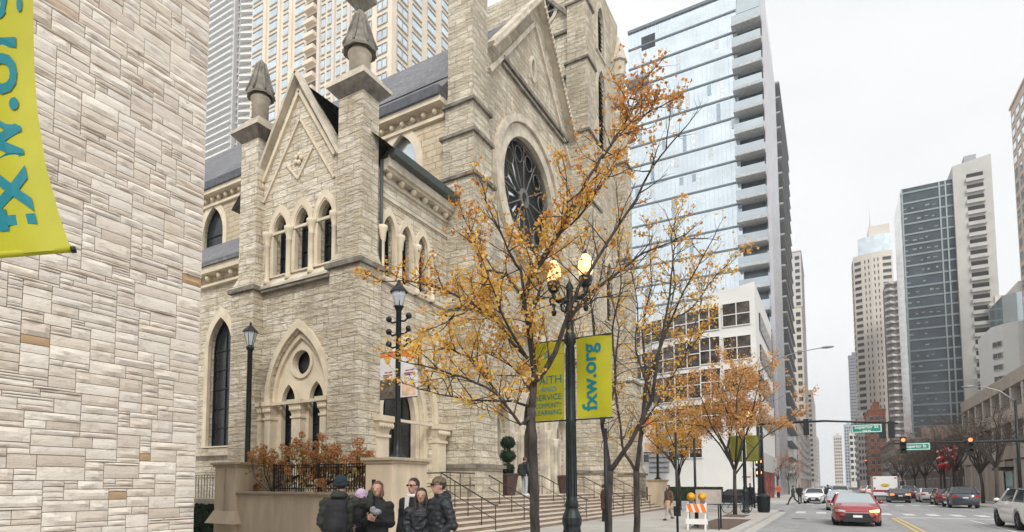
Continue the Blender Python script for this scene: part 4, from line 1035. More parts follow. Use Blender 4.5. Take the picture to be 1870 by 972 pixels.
free_tree('small street tree with a wide orange brown crown at the street corner', q.x, q.y, 9.0, 3.9, 2.7, 5, .72, .11, RUS, BARK, 10, 2, 9, tr=.11)
free_tree('small yellowing street tree at the corner, half hidden behind the orange one', -8.6, 40.5, 7.2, 2.7, 2.6, 8, .75, .10, AUT2, BARK, 7, 2, 7, tr=.1)
bt = [(11.6, 63, 9.5, 4, 3.4), (11.9, 70, 8.5, 3.6, 3), (11.5, 80, 10, 4, 3.3), (11.7, 92, 10, 4.2, 3.2), (11.5, 104, 9, 4, 3), (11.7, 118, 9.5, 4, 3), (11.5, 134, 10, 4.2, 3.2), (11.7, 152, 10, 4.5, 3)]
lb_ = ['bare dark street tree nearest on the right, in front of the parking garage', 'second bare street tree on the right pavement, beside the garage entrance', 'third bare street tree on the right pavement, by the end of the garage', 'bare street tree on the right with a hazy twig crown below the glass tower', 'bare street tree with yellow shrub behind it on the right', 'bare brownish street tree beyond the white parked car on the right', 'farther bare street tree right of the white van', 'farthest bare street tree on the right pavement']
for i, (x, y, h, rr, th) in enumerate(bt):
    free_tree(lb_[i], x, y, h, rr, th, 30+i, .10 if i > 2 else .04, .16, DRYL, BARK2, 11, 2, 3, 'bare trees on the right pavement', .13)
for i, (x, y, h) in enumerate(((-6.0, 88, 6.5), (-6.0, 112, 7), (-6.2, 140, 8))):
    free_tree(('thin street tree beside the glass tower on the left pavement', 'thin street tree on the left pavement past the glass tower', 'far thin street tree on the left pavement')[i], x, y, h, 2.4, 2.6, 50+i, .3, .16, AUT3, BARK2, 5, 1, 4, 'thin trees on the left pavement', .09)
# hydrangeas on the terrace
HYD = leafmat('dried hydrangea heads', [(0, (.34, .13, .05)), (.4, (.50, .22, .08)), (.8, (.62, .33, .13)), (1, (.68, .43, .2))])
HYL = leafmat('yellowing hydrangea leaves', [(0, (.30, .17, .05)), (.5, (.42, .28, .08)), (1, (.28, .26, .08))])
hr = random.Random(21)
hb = [(445, 500, 825), (470, 540, 810), (520, 575, 800), (560, 620, 795), (600, 650, 815), (640, 685, 805)]
hl = ['dried brown hydrangea bush at the left end of the terrace by the lantern post', 'dried brown hydrangea bush right of the lantern post', 'dried brown hydrangea bush under the double porch window', 'tallest dried hydrangea bush in the middle of the terrace', 'dried brown hydrangea bush above the backpack wearer', 'dried hydrangea bush with sparse heads beside the tan pedestal']
for i, (xa, xb, yt) in enumerate(hb):
    c = P((xa+xb)/2, 860, Y=12.95 if i else 13.3); zt = P((xa+xb)/2, yt, Y=12.95).z
    root = thing('hydrangea_bush', hl[i], 'shrub', (c.x, c.y, 1.42), 'dried hydrangeas along the terrace')
    st = MB(); hd = MB(); lv = MB()
    for k in range(20):
        a = hr.uniform(0, 6.3); rr = hr.uniform(.1, .72); x = c.x+math.cos(a)*rr; y = c.y+math.sin(a)*rr*.7; z = min(zt+.12, 1.52+(zt-1.42)*hr.uniform(.35, 1.0)*(1.1-.35*rr))
        if hr.random() < .25: y -= .35; z -= .35
        st.tube([(c.x+math.cos(a)*.1, c.y+math.sin(a)*.08, 1.35), (c.x+math.cos(a)*rr*.6, y, (z+1.3)/2), (x, y, z)], .007, 4)
        s = hr.uniform(.09, .15)
        for f in range(80):
            d = Vector((hr.gauss(0, 1), hr.gauss(0, 1), hr.gauss(0, .8))).normalized()*s*hr.uniform(.75, 1)
            leaf(hd, Vector((x, y, z))+d, .055, hr)
        for f in range(7):
            leaf(lv, Vector((x+hr.gauss(0, .15), y+hr.gauss(0, .12), z-hr.uniform(.1, .5))), .12, hr)
    st.build('stems', BARK, root); hd.build('flower_heads', HYD, root); lv.build('leaves', HYL, root)
# clipped hedge bits
GRN = leafmat('dark evergreen', [(0, (.015, .035, .015)), (.5, (.03, .06, .025)), (1, (.05, .085, .03))])
def leafy_ball(mb, c, r, n, s, R_):
    for _ in range(n):
        d = Vector((R_.gauss(0, 1), R_.gauss(0, 1), R_.gauss(0, 1))).normalized()*R_.uniform(.8, 1.03)
        leaf(mb, Vector((c[0]+d.x*r[0], c[1]+d.y*r[1], c[2]+d.z*r[2])), s, R_)
def topiary(label, x, y, z):
    po = thing('planter_pot', label[0], 'planter', (x, y, z), 'brown pots on the landing')
    m = MB(); m.lathe((x, y, z), [(.30, 0), (.34, .08), (.46, .86), (.5, .9), (.5, 1.0), (.42, 1.0), (.42, .9), (0, .9)], 8, smooth=False, rot=PI/8); m.build('pot', mat('brown glazed planter', (.075, .042, .034), .45, var=.25, scale=3), po)
    t = thing('topiary', label[1], 'plant', (x, y, z+.9), 'three ball topiaries')
    MB().tube([(x, y, z+.85), (x, y, z+2.5)], .03, 7).build('stem', BARK, t)
    R_ = random.Random(3)
    for zz, rr in ((z+1.2, .30), (z+1.8, .36), (z+2.4, .34)):
        m = MB(); leafy_ball(m, (x, y, zz), (rr, rr, rr*.85), 900, .06, R_); m.ell((x, y, zz), (rr*.86, rr*.86, rr*.72), 14, 9); m.build('clipped_ball', GRN, t)
topiary(('brown octagonal planter pot with the three ball topiary on the landing', 'three ball clipped topiary in the brown pot left of the church door'), -12.55, 23.7, 1.2)
po = thing('planter_pot', 'brown planter pot on the landing partly hidden behind the nearest lamp post', 'planter', (-12.5, 30.4, 1.2), 'brown pots on the landing')
m = MB(); m.lathe((-12.5, 30.4, 1.2), [(.30, 0), (.34, .08), (.46, .86), (.5, .9), (.5, 1.0), (.42, 1.0), (.42, .9), (0, .9)], 8, smooth=False, rot=PI/8); m.build('pot', mat('brown glazed planter', (.075, .042, .034), .45, var=.25, scale=3), po)
def hedge(label, x0, x1, y0, y1, z0, z1):
    o = thing('hedge', label, 'hedge', ((x0+x1)/2, (y0+y1)/2, z0)); m = MB(); m.box(x0+.05, x1-.05, y0+.05, y1-.05, z0, z1-.05)
    R_ = random.Random(6); V_ = max(600, int(((x1-x0)+(y1-y0))*(z1-z0)*700))
    for _ in range(min(V_, 6000)):
        f = R_.randint(0, 2); p = Vector((R_.uniform(x0, x1), R_.uniform(y0, y1), R_.uniform(z0, z1)))
        if f == 0: p.x = R_.choice((x0, x1))
        if f == 1: p.y = R_.choice((y0, y1))
        if f == 2: p.z = z1
        leaf(m, p, .09, R_)
    m.build('foliage', GRN, o)
hedge('dark clipped hedge behind the pale fence at the far left', -20.5, -17.6, 12.5, 13.0, 0, .95)
hedge('low dark hedge in front of the white corner building', -17, -9.4, 63.4, 64.2, 0, 1.4)
# ------------------------------------------------------------------ buildings beyond
def facade_root(name, label, x, y): return thing(name, label, 'building', (x, y, 0))
def tiles(root, items, m_small, name, cap=90):
    """items = list of (center, half-extent U, half-extent V, thickness, org vectors) -> individual window parts sharing meshes,
    the ones showing largest individually, the rest as one stuff part"""
    vis = [it for it in items if inframe(it[0], 60)]
    vis.sort(key=lambda it: (proj(it[0])[2]-.001*it[1]*it[2]))
    for it in vis[:cap]:
        c, hu, hv, U, N, th = it
        key = ('w', name, round(hu, 3), round(hv, 3), tuple(round(q, 2) for q in U), round(th, 3))
        me = _WM.get((key, m_small[0].name))
        if me is None:
            mb = MB(); U_ = Vector(U); N_ = Vector(N); Z = Vector((0, 0, 1))
            def bx(u0, u1, v0, v1, n0, n1, mi):
                pts = []
                for n in (n0, n1):
                    for u, v in ((u0, v0), (u1, v0), (u1, v1), (u0, v1)): pts.append(U_*u+Z*v+N_*n)
                mb.hexa(pts, mi)
            bx(-hu, hu, -hv, hv, .02, th*.4, 0)
            fw = min(.10, hu*.12)
            for a in ((-hu-.05, -hu+fw, -hv-.05, hv+.05), (hu-fw, hu+.05, -hv-.05, hv+.05), (-hu+fw, hu-fw, hv-fw, hv+.05), (-hu+fw, hu-fw, -hv-.12, -hv+fw), (-fw/2, fw/2, -hv+fw, hv-fw)):
                bx(*a, .0, th, 1)
            o = mb.build(name, list(m_small), None, local=True); me = o.data; bpy.data.objects.remove(o); _WM[(key, m_small[0].name)] = me
        o = bpy.data.objects.new(name, me); COL.objects.link(o); setparent(o, root); o.location = Vector(c)-wl(root)
    rest = vis[cap:]
    if rest:
        mb = MB()
        for c, hu, hv, U, N, th in rest:
            U_ = Vector(U); N_ = Vector(N); c = Vector(c); Z = Vector((0, 0, 1))
            a = c+N_*(th*.4)
            mb.add([a-U_*hu-Z*hv, a+U_*hu-Z*hv, a+U_*hu+Z*hv, a-U_*hu+Z*hv], [(0, 1, 2, 3)])
            for v0, v1 in ((hv-.08, hv+.1), (-hv-.15, -hv+.06)):
                p = [c+U_*u+Z*v+N_*n for n in (0, th) for u, v in ((-hu, v0), (hu, v0), (hu, v1), (-hu, v1))]; mb.hexa(p, 1)
        o = mb.build('small_'+name+'s', list(m_small), root); o['kind'] = 'stuff'
_WM = {}
def grid(x0, x1, n, z0, z1, m, org, U, N, fu=.6, fv=.6, th=.15, skip=None):
    out = []; U_ = Vector(U); du = (x1-x0)/n; dv = (z1-z0)/m
    for i in range(n):
        for j in range(m):
            if skip and skip(i, j): continue
            out.append((Vector(org)+U_*(x0+(i+.5)*du)+Vector((0, 0, z0+(j+.5)*dv)), du*fu/2, dv*fv/2, tuple(U), tuple(N), th))
    return out
BG = (0, -1, 0)
CURT = mat('curtain wall glass', (.72, .80, .84), .07, .85, var=.13, scale=.28)
CURT2 = mat('clear blue curtain glass', (.52, .58, .61), .08, .85, var=.14, scale=.12)
CURTD = mat('dark blue green glass', (.055, .072, .085), .10, .2, var=.45, scale=.22)
BAND = mat('spandrel band', (.15, .18, .20), .4, .2)
MULL = mat('thin mullion', (.52, .58, .62), .4, .4)
CONC = mat('pale concrete', (.52, .51, .48), .8, var=.1, scale=.3)
CONCW = mat('white concrete', (.72, .71, .68), .75, var=.06, scale=.3)
BALC = mat('balcony slab edge', (.36, .37, .375), .7, var=.1, scale=.4)
BEIGE = mat('beige precast', (.76, .66, .53), .8, var=.08, scale=.2)
CREAM = mat('cream precast', (.66, .60, .53), .8, var=.06, scale=.05)
GREYP = mat('grey white precast', (.56, .54, .53), .8, var=.06, scale=.1)
BRICKR = mat('red brick', (.42, .15, .09), .85, var=.2, scale=.4)
WGL = mat('sky reflecting window', (.68, .77, .81), .1, .85, var=.2, scale=.35); WFR = mat('window frame grey', (.42, .38, .34), .6)
DGL = mat('dark window glass', (.05, .06, .068), .12, .2, var=.5, scale=.5)
TEALGL = mat('teal window glass', (.25, .45, .45), .12, .6, var=.3, scale=.4)
# ---- glass apartment tower
gx0, gx1, gy = -27.4, -6.7, 97.0
gt_ = facade_root('glass_tower', 'tall pale glass apartment tower with projecting balconies up its right side', -17, gy)
ZT = 79.6; FH = 3.5
MB().box(gx0, -10.3, gy, gy+16, 0, ZT).build('glass_wall', CURT, gt_)
MB().box(-10.3, gx1, gy+.6, gy+24, 0, ZT+3).build('balcony_bay_wall', CURT2, gt_)
MB().box(gx1, gx1+.5, gy-.3, gy+1.1, 0, ZT+1).build('corner_fin', mat('silvery fin', (.52, .50, .52), .3, .6, var=.05), gt_)
MB().box(gx1+.002, gx1+.25, gy+1.1, gy+24, 0, ZT-2).build('street_side_wall', mat('street side cladding', (.46, .47, .49), .3, .5, var=.3, scale=.6, sc=(1, .3, 3)), gt_)
MB().box(gx0-.1, gx1, gy-.25, gy+16, ZT, ZT+.5).build('parapet', BAND, gt_)
nf_ = int(ZT/FH)
for k in range(7, nf_+1):
    z = k*FH-.5
    MB().box(gx0-.08, -10.3, gy-.14, gy, z, z+.28).build('floor_band', BAND, gt_)
n = 26
for i in range(n+1):
    x = gx0+(-10.3-gx0)*i/n; MB().box(x-.02, x+.02, gy-.04, gy, 22, ZT).build('mullion', MULL, gt_)
for k in range(7, nf_):
    z = k*FH-.5
    b = MB().box(-10.9, gx1-.05, gy-1.75, gy+.6, z, z+.42).build('balcony', mat('light balcony slab', (.46, .47, .47), .7), gt_)
    MB().box(-10.85, gx1-.1, gy-1.72, gy-1.68, z+.42, z+1.55).build('glass_railing', CURT2, b)
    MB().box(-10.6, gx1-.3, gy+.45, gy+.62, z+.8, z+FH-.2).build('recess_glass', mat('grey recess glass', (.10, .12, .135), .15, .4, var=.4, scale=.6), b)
b = MB().box(gx0-.3, gx0+3.4, gy-2, gy, 69.8, 70.3).build('balcony', BALC, gt_); MB().box(gx0-.25, gx0+3.35, gy-1.95, gy-1.9, 70.3, 71.4).build('glass_railing', CURT, b)
for x, z, w_ in ((gx0+2.2, 75.8, 1.15),): MB().box(x, x+2.3, gy-.1, gy-.0, z, z+2.3).build('open_window', DGL, gt_)
MB().box(gx0+16, gx0+17.1, gy-.12, gy, 57.5, 59).build('vent_window', MULL, gt_)
r_ = random.Random(8)
# second podium volume behind the tower: low blue glass corner
MB().box(-14.5, -10.2, gy-2.2, gy-.2, 0, 30).build('low_glass_corner', CURTD, gt_)
# ---- darker balcony tower behind
q0 = P(1408, 155, X=-7.5); q1 = P(1443, 200, X=-7.5)
bt_ = facade_root('balcony_tower', 'dark grey balcony tower rising just behind the glass tower', -14, 150)
MB().box(-24, -7.8, 134, 190, 0, 92).build('wall', CONC, bt_)
for k in range(26):
    z = 4+k*3.3
    b = MB().box(-7.8, -6.4, 135, 170, z, z+.35).build('balcony', BALC, bt_)
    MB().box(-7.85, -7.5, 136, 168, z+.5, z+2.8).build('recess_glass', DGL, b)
# ---- white stepped-curve podium building
pb = facade_root('podium_building', 'white concrete building with bands of gridded windows bending round the corner', -14, 72)
def pod_path():
    # plan outline of the front: angled at the left, then convex to a flat end at the street corner
    pts = [(-32, 82), (-21.5, 75.0), (-18.5, 73.4), (-15.6, 72.5), (-12.6, 72.1), (-10.4, 72.1), (-6.6, 72.0)]
    return pts
pts = pod_path()
TOP = [19.0, 21.0, 21.6, 22.4, 23.3, 24.0, 24.6]
core = MB()
poly = pts+[(-6.6, 94), (-32, 94)]
nn = len(poly); zt = TOP+[24.6, 22]
vs = [(p[0], p[1], 0) for p in poly]+[(poly[i][0], poly[i][1], zt[i]) for i in range(nn)]
core.add(vs, [tuple(range(nn))[::-1], tuple(range(nn, 2*nn))]+[(i, (i+1) % nn, (i+1) % nn+nn, i+nn) for i in range(nn)])
core.build('wall', CONCW, pb)
for fl in range(5):
    z0 = [8.3, 12.2, 15.9, 19.8, 5.2][fl]; z1 = z0+(2.7 if fl < 4 else 2.2)
    zk = z1
    for i, (a, b_) in enumerate(zip(pts, pts[1:])):
        if (i == 0 and fl == 3) or (fl == 4 and i > 3): continue
        a3 = Vector((a[0], a[1], 0)); b3 = Vector((b_[0], b_[1], 0)); U = (b3-a3); Lw = U.length; U /= Lw; N = Vector((U.y, -U.x, 0))
        drop = .8*(5-i)/5 if fl == 3 else .2*(5-i)
        z1 = zk+(.45 if i < 5 and fl < 3 else 0)
        a0 = .0 if i < 5 else .35; Lx = Lw if i < 5 else 3.3
        w_ = MB(); o_ = a3+N*.05
        for s0, s1, mi in ((a0, Lx, 0),):
            p = [o_+U*s0+Vector((0, 0, z0-drop)), o_+U*s1+Vector((0, 0, z0-drop)), o_+U*s1+Vector((0, 0, z1-drop)), o_+U*s0+Vector((0, 0, z1-drop))]
            w_.add(p, [(0, 1, 2, 3)])
        wo = w_.build('window_band', mat('brown dusk glass', (.095, .08, .072), .15, .25, var=.8, scale=1.3), pb)
        g = MB(); nseg = max(2, int(round((Lx-a0)/1.5)))
        for k in range(nseg+1): q = o_+N*.04+U*(a0+(Lx-a0)*k/nseg); g.bar(q+Vector((0, 0, z0-drop)), q+Vector((0, 0, z1-drop)), .1, .1, U)
        for zz in (z0, (z0+z1)/2, z1): g.bar(o_+N*.045+U*a0+Vector((0, 0, zz-drop)), o_+N*.045+U*Lx+Vector((0, 0, zz-drop)), .1, .1, (0, 0, 1))
        g.build('window_grid', CONCW, wo)
for i in range(4): MB().box(-32, -20, 74.1-.0, 74.2, 8, 8.1)
m = MB(); m.box(-6.6, -6.4, 73.5, 93, 3.2, 5.4); m.build('shop_fascia', CONC, pb)
for y in (74, 79.5, 85): 
    MB().box(-6.59, -6.35, y, y+1.6, 0, 3.1).build('red_door', mat('dark red shopfront', (.30, .03, .025), .5), pb)
    MB().box(-6.59, -6.4, y+1.7, y+4.6, .3, 3.1).build('shop_window', DGL, pb)
for k in range(4): MB().box(-6.6, -6.45, 76, 92, 8.6+3.8*k, 10.6+3.8*k).build('side_window', DGL, pb)
m = MB()
for i in range(9): m.box(-18.6, -16.4, 71.4, 71.6, 3.2+.6*i, 3.45+.6*i)
m.box(-18.7, -16.3, 71.6, 71.65, 3, 8.4)
lou = mat('grey metal louvre', (.33, .33, .34), .5, .3)
o = m.build('louvred_screen', lou, pb)
# ---- left side of the street further on
def slab_tower(label, x0, x1, y0, y1, h, wm, face, nx, nz, gl=(DGL, WFR), fu=.6, fv=.55, cap=40, name='tower_block', z0=3, extra=None):
    r = facade_root(name, label, (x0+x1)/2, (y0+y1)/2)
    MB().box(x0, x1, y0, y1, 0, h).build('wall', wm, r)
    items = []
    items += grid(x0, x1, nx, z0, h-1.5, nz, (0, y0, 0), (1, 0, 0), (0, -1, 0), fu, fv, .12)
    n2 = max(2, int((y1-y0)/((x1-x0)/nx)))
    n2 = min(n2, 12)
    if face == 'L': items += grid(y0, y1, n2, z0, h-1.5, nz, (x1, 0, 0), (0, 1, 0), (1, 0, 0), fu, fv, .12)
    if face == 'R': items += grid(y0, y1, n2, z0, h-1.5, nz, (x0, 0, 0), (0, 1, 0), (-1, 0, 0), fu, fv, .12)
    tiles(r, items, gl, 'window', cap)
    m = MB(); m.box(x0-.3, x1+.3, y0-.3, y1+.3, h, h+.6); m.build('roof_edge', wm, r)
    m = MB(); m.box(x0+(x1-x0)*.3, x0+(x1-x0)*.7, y0+2, y0+6, h+.6, h+3.5); m.build('roof_plant_room', wm, r)
    return r
slab_tower('slim pale stone high rise on the left of the far street', -22, -8, 285, 330, 78, CREAM, 'L', 5, 22, cap=40)
slab_tower('grey banded high rise behind the slim pale one on the left', -26, -9, 335, 380, 120, GREYP, 'L', 5, 34, cap=40)
slab_tower('low taupe block at the end of the left pavement', -20, -7.5, 200, 275, 21, mat('taupe stucco', (.36, .31, .28), .85), 'L', 6, 6, cap=30)
slab_tower('far cream office block on the left where the street narrows', -22, -8, 420, 520, 60, CREAM, 'L', 6, 18, cap=30)
slab_tower('farthest grey block on the left of the street end', -24, -9, 640, 720, 46, GREYP, 'L', 6, 12, cap=20)
# ---- right side
# parking garage
gr_ = facade_root('parking_garage', 'beige open deck parking garage on the right side of the street', 22, 75)
GAR = mat('garage concrete', (.44, .375, .315), .85, var=.18, scale=.5)
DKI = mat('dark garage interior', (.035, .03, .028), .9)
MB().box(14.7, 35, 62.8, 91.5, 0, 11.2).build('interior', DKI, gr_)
for k in range(4):
    z = [0, 4.6, 7.9, 11.0][k]
    if k: MB().box(14, 35, 62, 92, z-.6, z+.6).build('deck_parapet', GAR, gr_)
for y in [62+3.75*i for i in range(9)]:
    MB().box(14.1, 15.0, y-.35, y+.35, 0, 11).build('column', CONCW if False else mat('pale garage column', (.52, .47, .42), .85, var=.1), gr_)
for i, (a, b_) in enumerate(((62, 68), (69.5, 76), (78, 84), (85, 92))): MB().box(14.2, 14.9, a, b_, 0, 3.85).build('ground_wall', GAR, gr_)
o = MB().box(14.1, 14.22, 70.5, 73.5, .2, 2.9).build('shop_window', TEALGL, gr_)
o = MB().box(13.3, 14.2, 70.2, 73.8, 3.0, 3.3).build('awning', BLACKM, gr_)
# beige mid rise right edge (cropped)
slab_tower('tall brown beige tower cropped by the right edge', 44, 60, 175, 200, 100, mat('brown beige cladding', (.62, .50, .40), .8, var=.08), 'R', 4, 26, gl=(WGL, WFR), cap=20)
# dark glass tower + concrete slab
dt = facade_root('dark_glass_tower', 'dark blue green glass office tower with a pale striped side facing the street', 30, 240)
MB().box(23.9, 37.5, 240, 262, 0, 101.5).build('glass_wall', CURTD, dt)
MB().box(23.6, 23.9, 240.5, 262, 0, 100).build('street_side_glass', mat('pale hatched glass', (.62, .62, .61), .15, .5, var=.35, scale=.35, sc=(1, .4, 1)), dt)
for k in range(27):
    z = 6+k*3.6; MB().box(23.7, 37.6, 239.75, 240, z, z+.55).build('floor_band', mat('grey green spandrel', (.24, .29, .29), .4, .2), dt)
for x in (24.0, 34.0, 35.6): MB().box(x-.15, x+.25, 239.6, 240, 0, 101.5).build('mullion', mat('grey green mullion', (.30, .35, .35), .4, .3), dt)
LITW = mat('blinds behind glass', (.26, .28, .27), .5, var=.6, scale=1)
its = [(Vector((24.8+1.9*i+r_.uniform(-.4, .4), 239.9, 7.6+3.6*k+r_.uniform(0, .7))), r_.uniform(.25, .6), r_.uniform(.12, .3), (1, 0, 0), (0, -1, 0), .06) for k in range(25) for i in range(5) if r_.random() < .7]
mb = MB()
for c, hu, hv, *_ in its: mb.box(c.x-hu, c.x+hu, c.y-.04, c.y, c.z-hv, c.z+hv)
o = mb.build('office_blinds', LITW, dt); o['kind'] = 'stuff'
ct = facade_root('concrete_tower', 'pale concrete tower with a column of recessed balconies beside the dark glass tower', 42, 241)
m = MB(); m.hexa([(37.5, 238.5, 0), (47.2, 238.5, 0), (47.2, 262, 0), (37.5, 262, 0), (37.5, 238.5, 105), (47.2, 238.5, 106.5), (47.2, 262, 106), (37.5, 262, 105)]); m.build('wall', CONC, ct)
MB().box(41, 44, 241, 245, 106, 108.6).build('roof_plant_room', BALC, ct)
for k in range(27):
    z = 5+k*3.6
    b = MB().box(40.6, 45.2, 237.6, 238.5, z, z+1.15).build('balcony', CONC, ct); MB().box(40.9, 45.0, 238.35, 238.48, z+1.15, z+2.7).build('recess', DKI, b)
# cream curved tower
cr = facade_root('cream_tower', 'tall cream tower with a rounded glassy crown beyond the dark glass tower', 22, 365)
mb = MB(); pl = [(14.2, 362), (18, 360), (22, 358.6), (26, 358.3), (31, 359), (31, 385), (14.2, 385)]
def ext(mb, pl, z0, z1):
    n = len(pl); mb.add([(p[0], p[1], z0) for p in pl]+[(p[0], p[1], z1) for p in pl], [tuple(range(n))[::-1], tuple(range(n, 2*n))]+[(i, (i+1) % n, (i+1) % n+n, i+n) for i in range(n)])
ext(mb, pl, 0, 121); mb.build('wall', CREAM, cr)
mb = MB(); ext(mb, [(16.5, 361.5), (20, 360), (24, 359.2), (28, 359.2), (30.8, 360), (30.8, 380), (16.5, 380)], 121, 130); mb.build('glass_crown', CURT, cr)
MB().box(21.5, 30.5, 362, 378, 130, 136).build('roof_block', CREAM, cr)
MB().tube([(22.5, 366, 136), (22.5, 366, 152)], [.3, .08], 6).build('mast', CONCW, cr)
it = []
for i, (a, b_) in enumerate(zip(pl[:4], pl[1:5])):
    a3 = Vector((*a, 0)); b3 = Vector((*b_, 0)); U = (b3-a3).normalized(); N = Vector((U.y, -U.x, 0)); Lw = (b3-a3).length
    for k in range(34):
        for c_ in ((.5,) if i in (0, 3) else (.3, .7)):
            it.append((a3+U*(Lw*c_)+Vector((0, 0, 8+k*3.3)), Lw*(.36 if i in (0, 3) else .06), .85, tuple(U), tuple(N), .15))
tiles(cr, it, (DGL, WFR), 'window', 60)
for k in range(36): MB().box(13.7, 14.2, 363, 372, 6+k*3.2, 7+k*3.2).build('balcony', GREYP, cr)
dk = facade_root('balcony_tower', 'dark tower of stacked zigzag balconies between the cream tower and the dark glass tower', 27, 330)
MB().box(25.2, 33, 330, 345, 0, 96).build('wall', mat('dark taupe wall', (.17, .15, .14), .8), dk)
for k in range(30):
    z = 5+k*3.1; b = MB(); b.add([(24.6, 330, z), (26.5, 327.4, z), (28.4, 330, z), (30.2, 327.4, z), (33, 330, z), (24.6, 330, z+.9), (26.5, 327.4, z+.9), (28.4, 330, z+.9), (30.2, 327.4, z+.9), (33, 330, z+.9)], [(0, 1, 2, 3, 4), (5, 9, 8, 7, 6), (0, 5, 6, 1), (1, 6, 7, 2), (2, 7, 8, 3), (3, 8, 9, 4)]); b.build('balcony', GREYP, dk)
rt = facade_root('curved_tower', 'white tower with a curved glass top at the right edge above the garage', 46, 200)
mb = MB(); pl2 = [(38.6, 206), (40.4, 203), (43, 201), (48, 200), (58, 200), (58, 222), (38.6, 222)]; ext(mb, pl2, 0, 44); mb.build('wall', CONCW, rt)
mb = MB(); ext(mb, [(41, 204.5), (43.5, 202.5), (48, 201), (57, 201), (57, 220), (41, 220)], 44, 52); mb.build('glass_top', CURT2, rt)
mb = MB(); ext(mb, [(44.5, 205), (48, 203), (57, 203), (57, 220), (44.5, 220)], 52, 55.5); mb.build('roof_block', CREAM, rt)
it = []
for k in range(11): it.append((Vector((39.5, 204.4, 8+k*3.1)), 1.3, .7, tuple(Vector((2, -3, 0)).normalized()), tuple(Vector((-3, -2, 0)).normalized()), .2))
tiles(rt, it, (DGL, WFR), 'window', 60)
slab_tower('mid rise beige block next to the curved white tower', 44.5, 49.5, 236, 250, 57, CREAM, 'R', 2, 12, cap=20)
slab_tower('slender dark ribbed tower far away left of the cream tower', 17.3, 25.5, 600, 612, 113, mat('blue grey ribbed wall', (.20, .21, .235), .6), 'R', 4, 40, gl=(DGL, GREYP), fu=.85, fv=.5, cap=40)
slab_tower('red brick building low in front of the cream tower', 13.1, 18.2, 262, 292, 29, BRICKR, 'R', 3, 9, cap=20)
slab_tower('grey stone building on the right past the red brick one', 10.8, 14, 300, 330, 30, GREYP, 'R', 3, 9, cap=20)
slab_tower('pale blue far tower standing low at the end of the street', 14, 21, 700, 720, 62, mat('pale blue grey cladding', (.42, .47, .52), .5), 'R', 4, 18, cap=20)
slab_tower('white office block with dark square windows at the street end', 12, 26, 470, 490, 37, CONCW, 'R', 6, 8, gl=(DGL, CONCW), fu=.72, fv=.6, cap=40)
slab_tower('pale far block left of the white office block', 5, 13, 800, 820, 58, CREAM, 'R', 4, 14, cap=20)
slab_tower('low brown shop block behind the bare trees on the right', 14, 34, 96, 160, 7.5, mat('brown shop brick', (.16, .12, .10), .85, var=.3, scale=.8), 'R', 8, 2, cap=30, z0=.5)
slab_tower('dark brown mid block behind the bare trees, nearer the garage end', 14.5, 34, 184, 232, 13, mat('dark brown brick', (.20, .15, .13), .85, var=.3, scale=.8), 'R', 8, 4, cap=30, z0=.5)
# ---- high rises behind the church
hb_ = facade_root('beige_apartment_tower', 'beige apartment tower with bay windows filling the top behind the church roof', -95, 92)
HY = 85.0
X0 = P(459, 100, Y=HY).x; X1 = P(715, 100, Y=HY).x
MB().box(X0, X1, HY, HY+45, 0, 118).build('wall', BEIGE, hb_)
fl = 3.05
it = []
for px, w_ in ((470, 17), (498, 14), (521, 9), (547, 17), (590, 7), (601, 7), (618, 7), (629, 7), (646, 7), (657, 7), (674, 8), (698, 18)):
    xa = P(px-w_/2, 100, Y=HY).x; xb = P(px+w_/2, 100, Y=HY).x
    for k in range(16, 38): it.append((Vector(((xa+xb)/2, HY, 1.6+k*fl)), (xb-xa)/2, .98, (1, 0, 0), (0, -1, 0), .22))
side = [(HY+3.2, 1.7), (HY+8, 1.6), (HY+13.2, 1.5), (HY+18.5, 1.5), (HY+24, 1.5), (HY+30, 1.5)]
for y, hw in side:
    for k in range(16, 38): it.append((Vector((X1, y, 1.6+k*fl)), hw, .95, (0, 1, 0), (1, 0, 0), .22))
tiles(hb_, it, (WGL, WFR), 'window', 100)
for px in (485, 510, 532, 583, 610, 638, 665):
    x = P(px, 100, Y=HY).x; MB().box(x-.35, x+.35, HY-.45, HY, 0, 118).build('pilaster', BEIGE if px < 560 else CREAM, hb_)
xa = P(560, 100, Y=HY).x; xb = P(578, 100, Y=HY).x
for k in range(18, 38):
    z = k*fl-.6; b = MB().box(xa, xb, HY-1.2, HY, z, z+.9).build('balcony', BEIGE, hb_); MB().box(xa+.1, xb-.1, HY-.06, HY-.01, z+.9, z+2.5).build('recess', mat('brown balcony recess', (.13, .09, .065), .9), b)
wt = facade_root('ribbed_apartment_tower', 'grey white tower with zigzag balconies and a dark slot at the upper left', -200, 142)
A = P(392, 200, Y=140).x; B = P(424, 200, Y=140).x; C_ = P(461, 200, Y=140).x
MB().box(A-30, B, 140, 160, 0, 214).build('wall', GREYP, wt)
MB().box(B, B+3.0, 142, 160, 0, 214).build('dark_slot', DKI, wt)
MB().box(B+3.0, C_, 140, 160, 0, 214).build('wall', GREYP, wt)
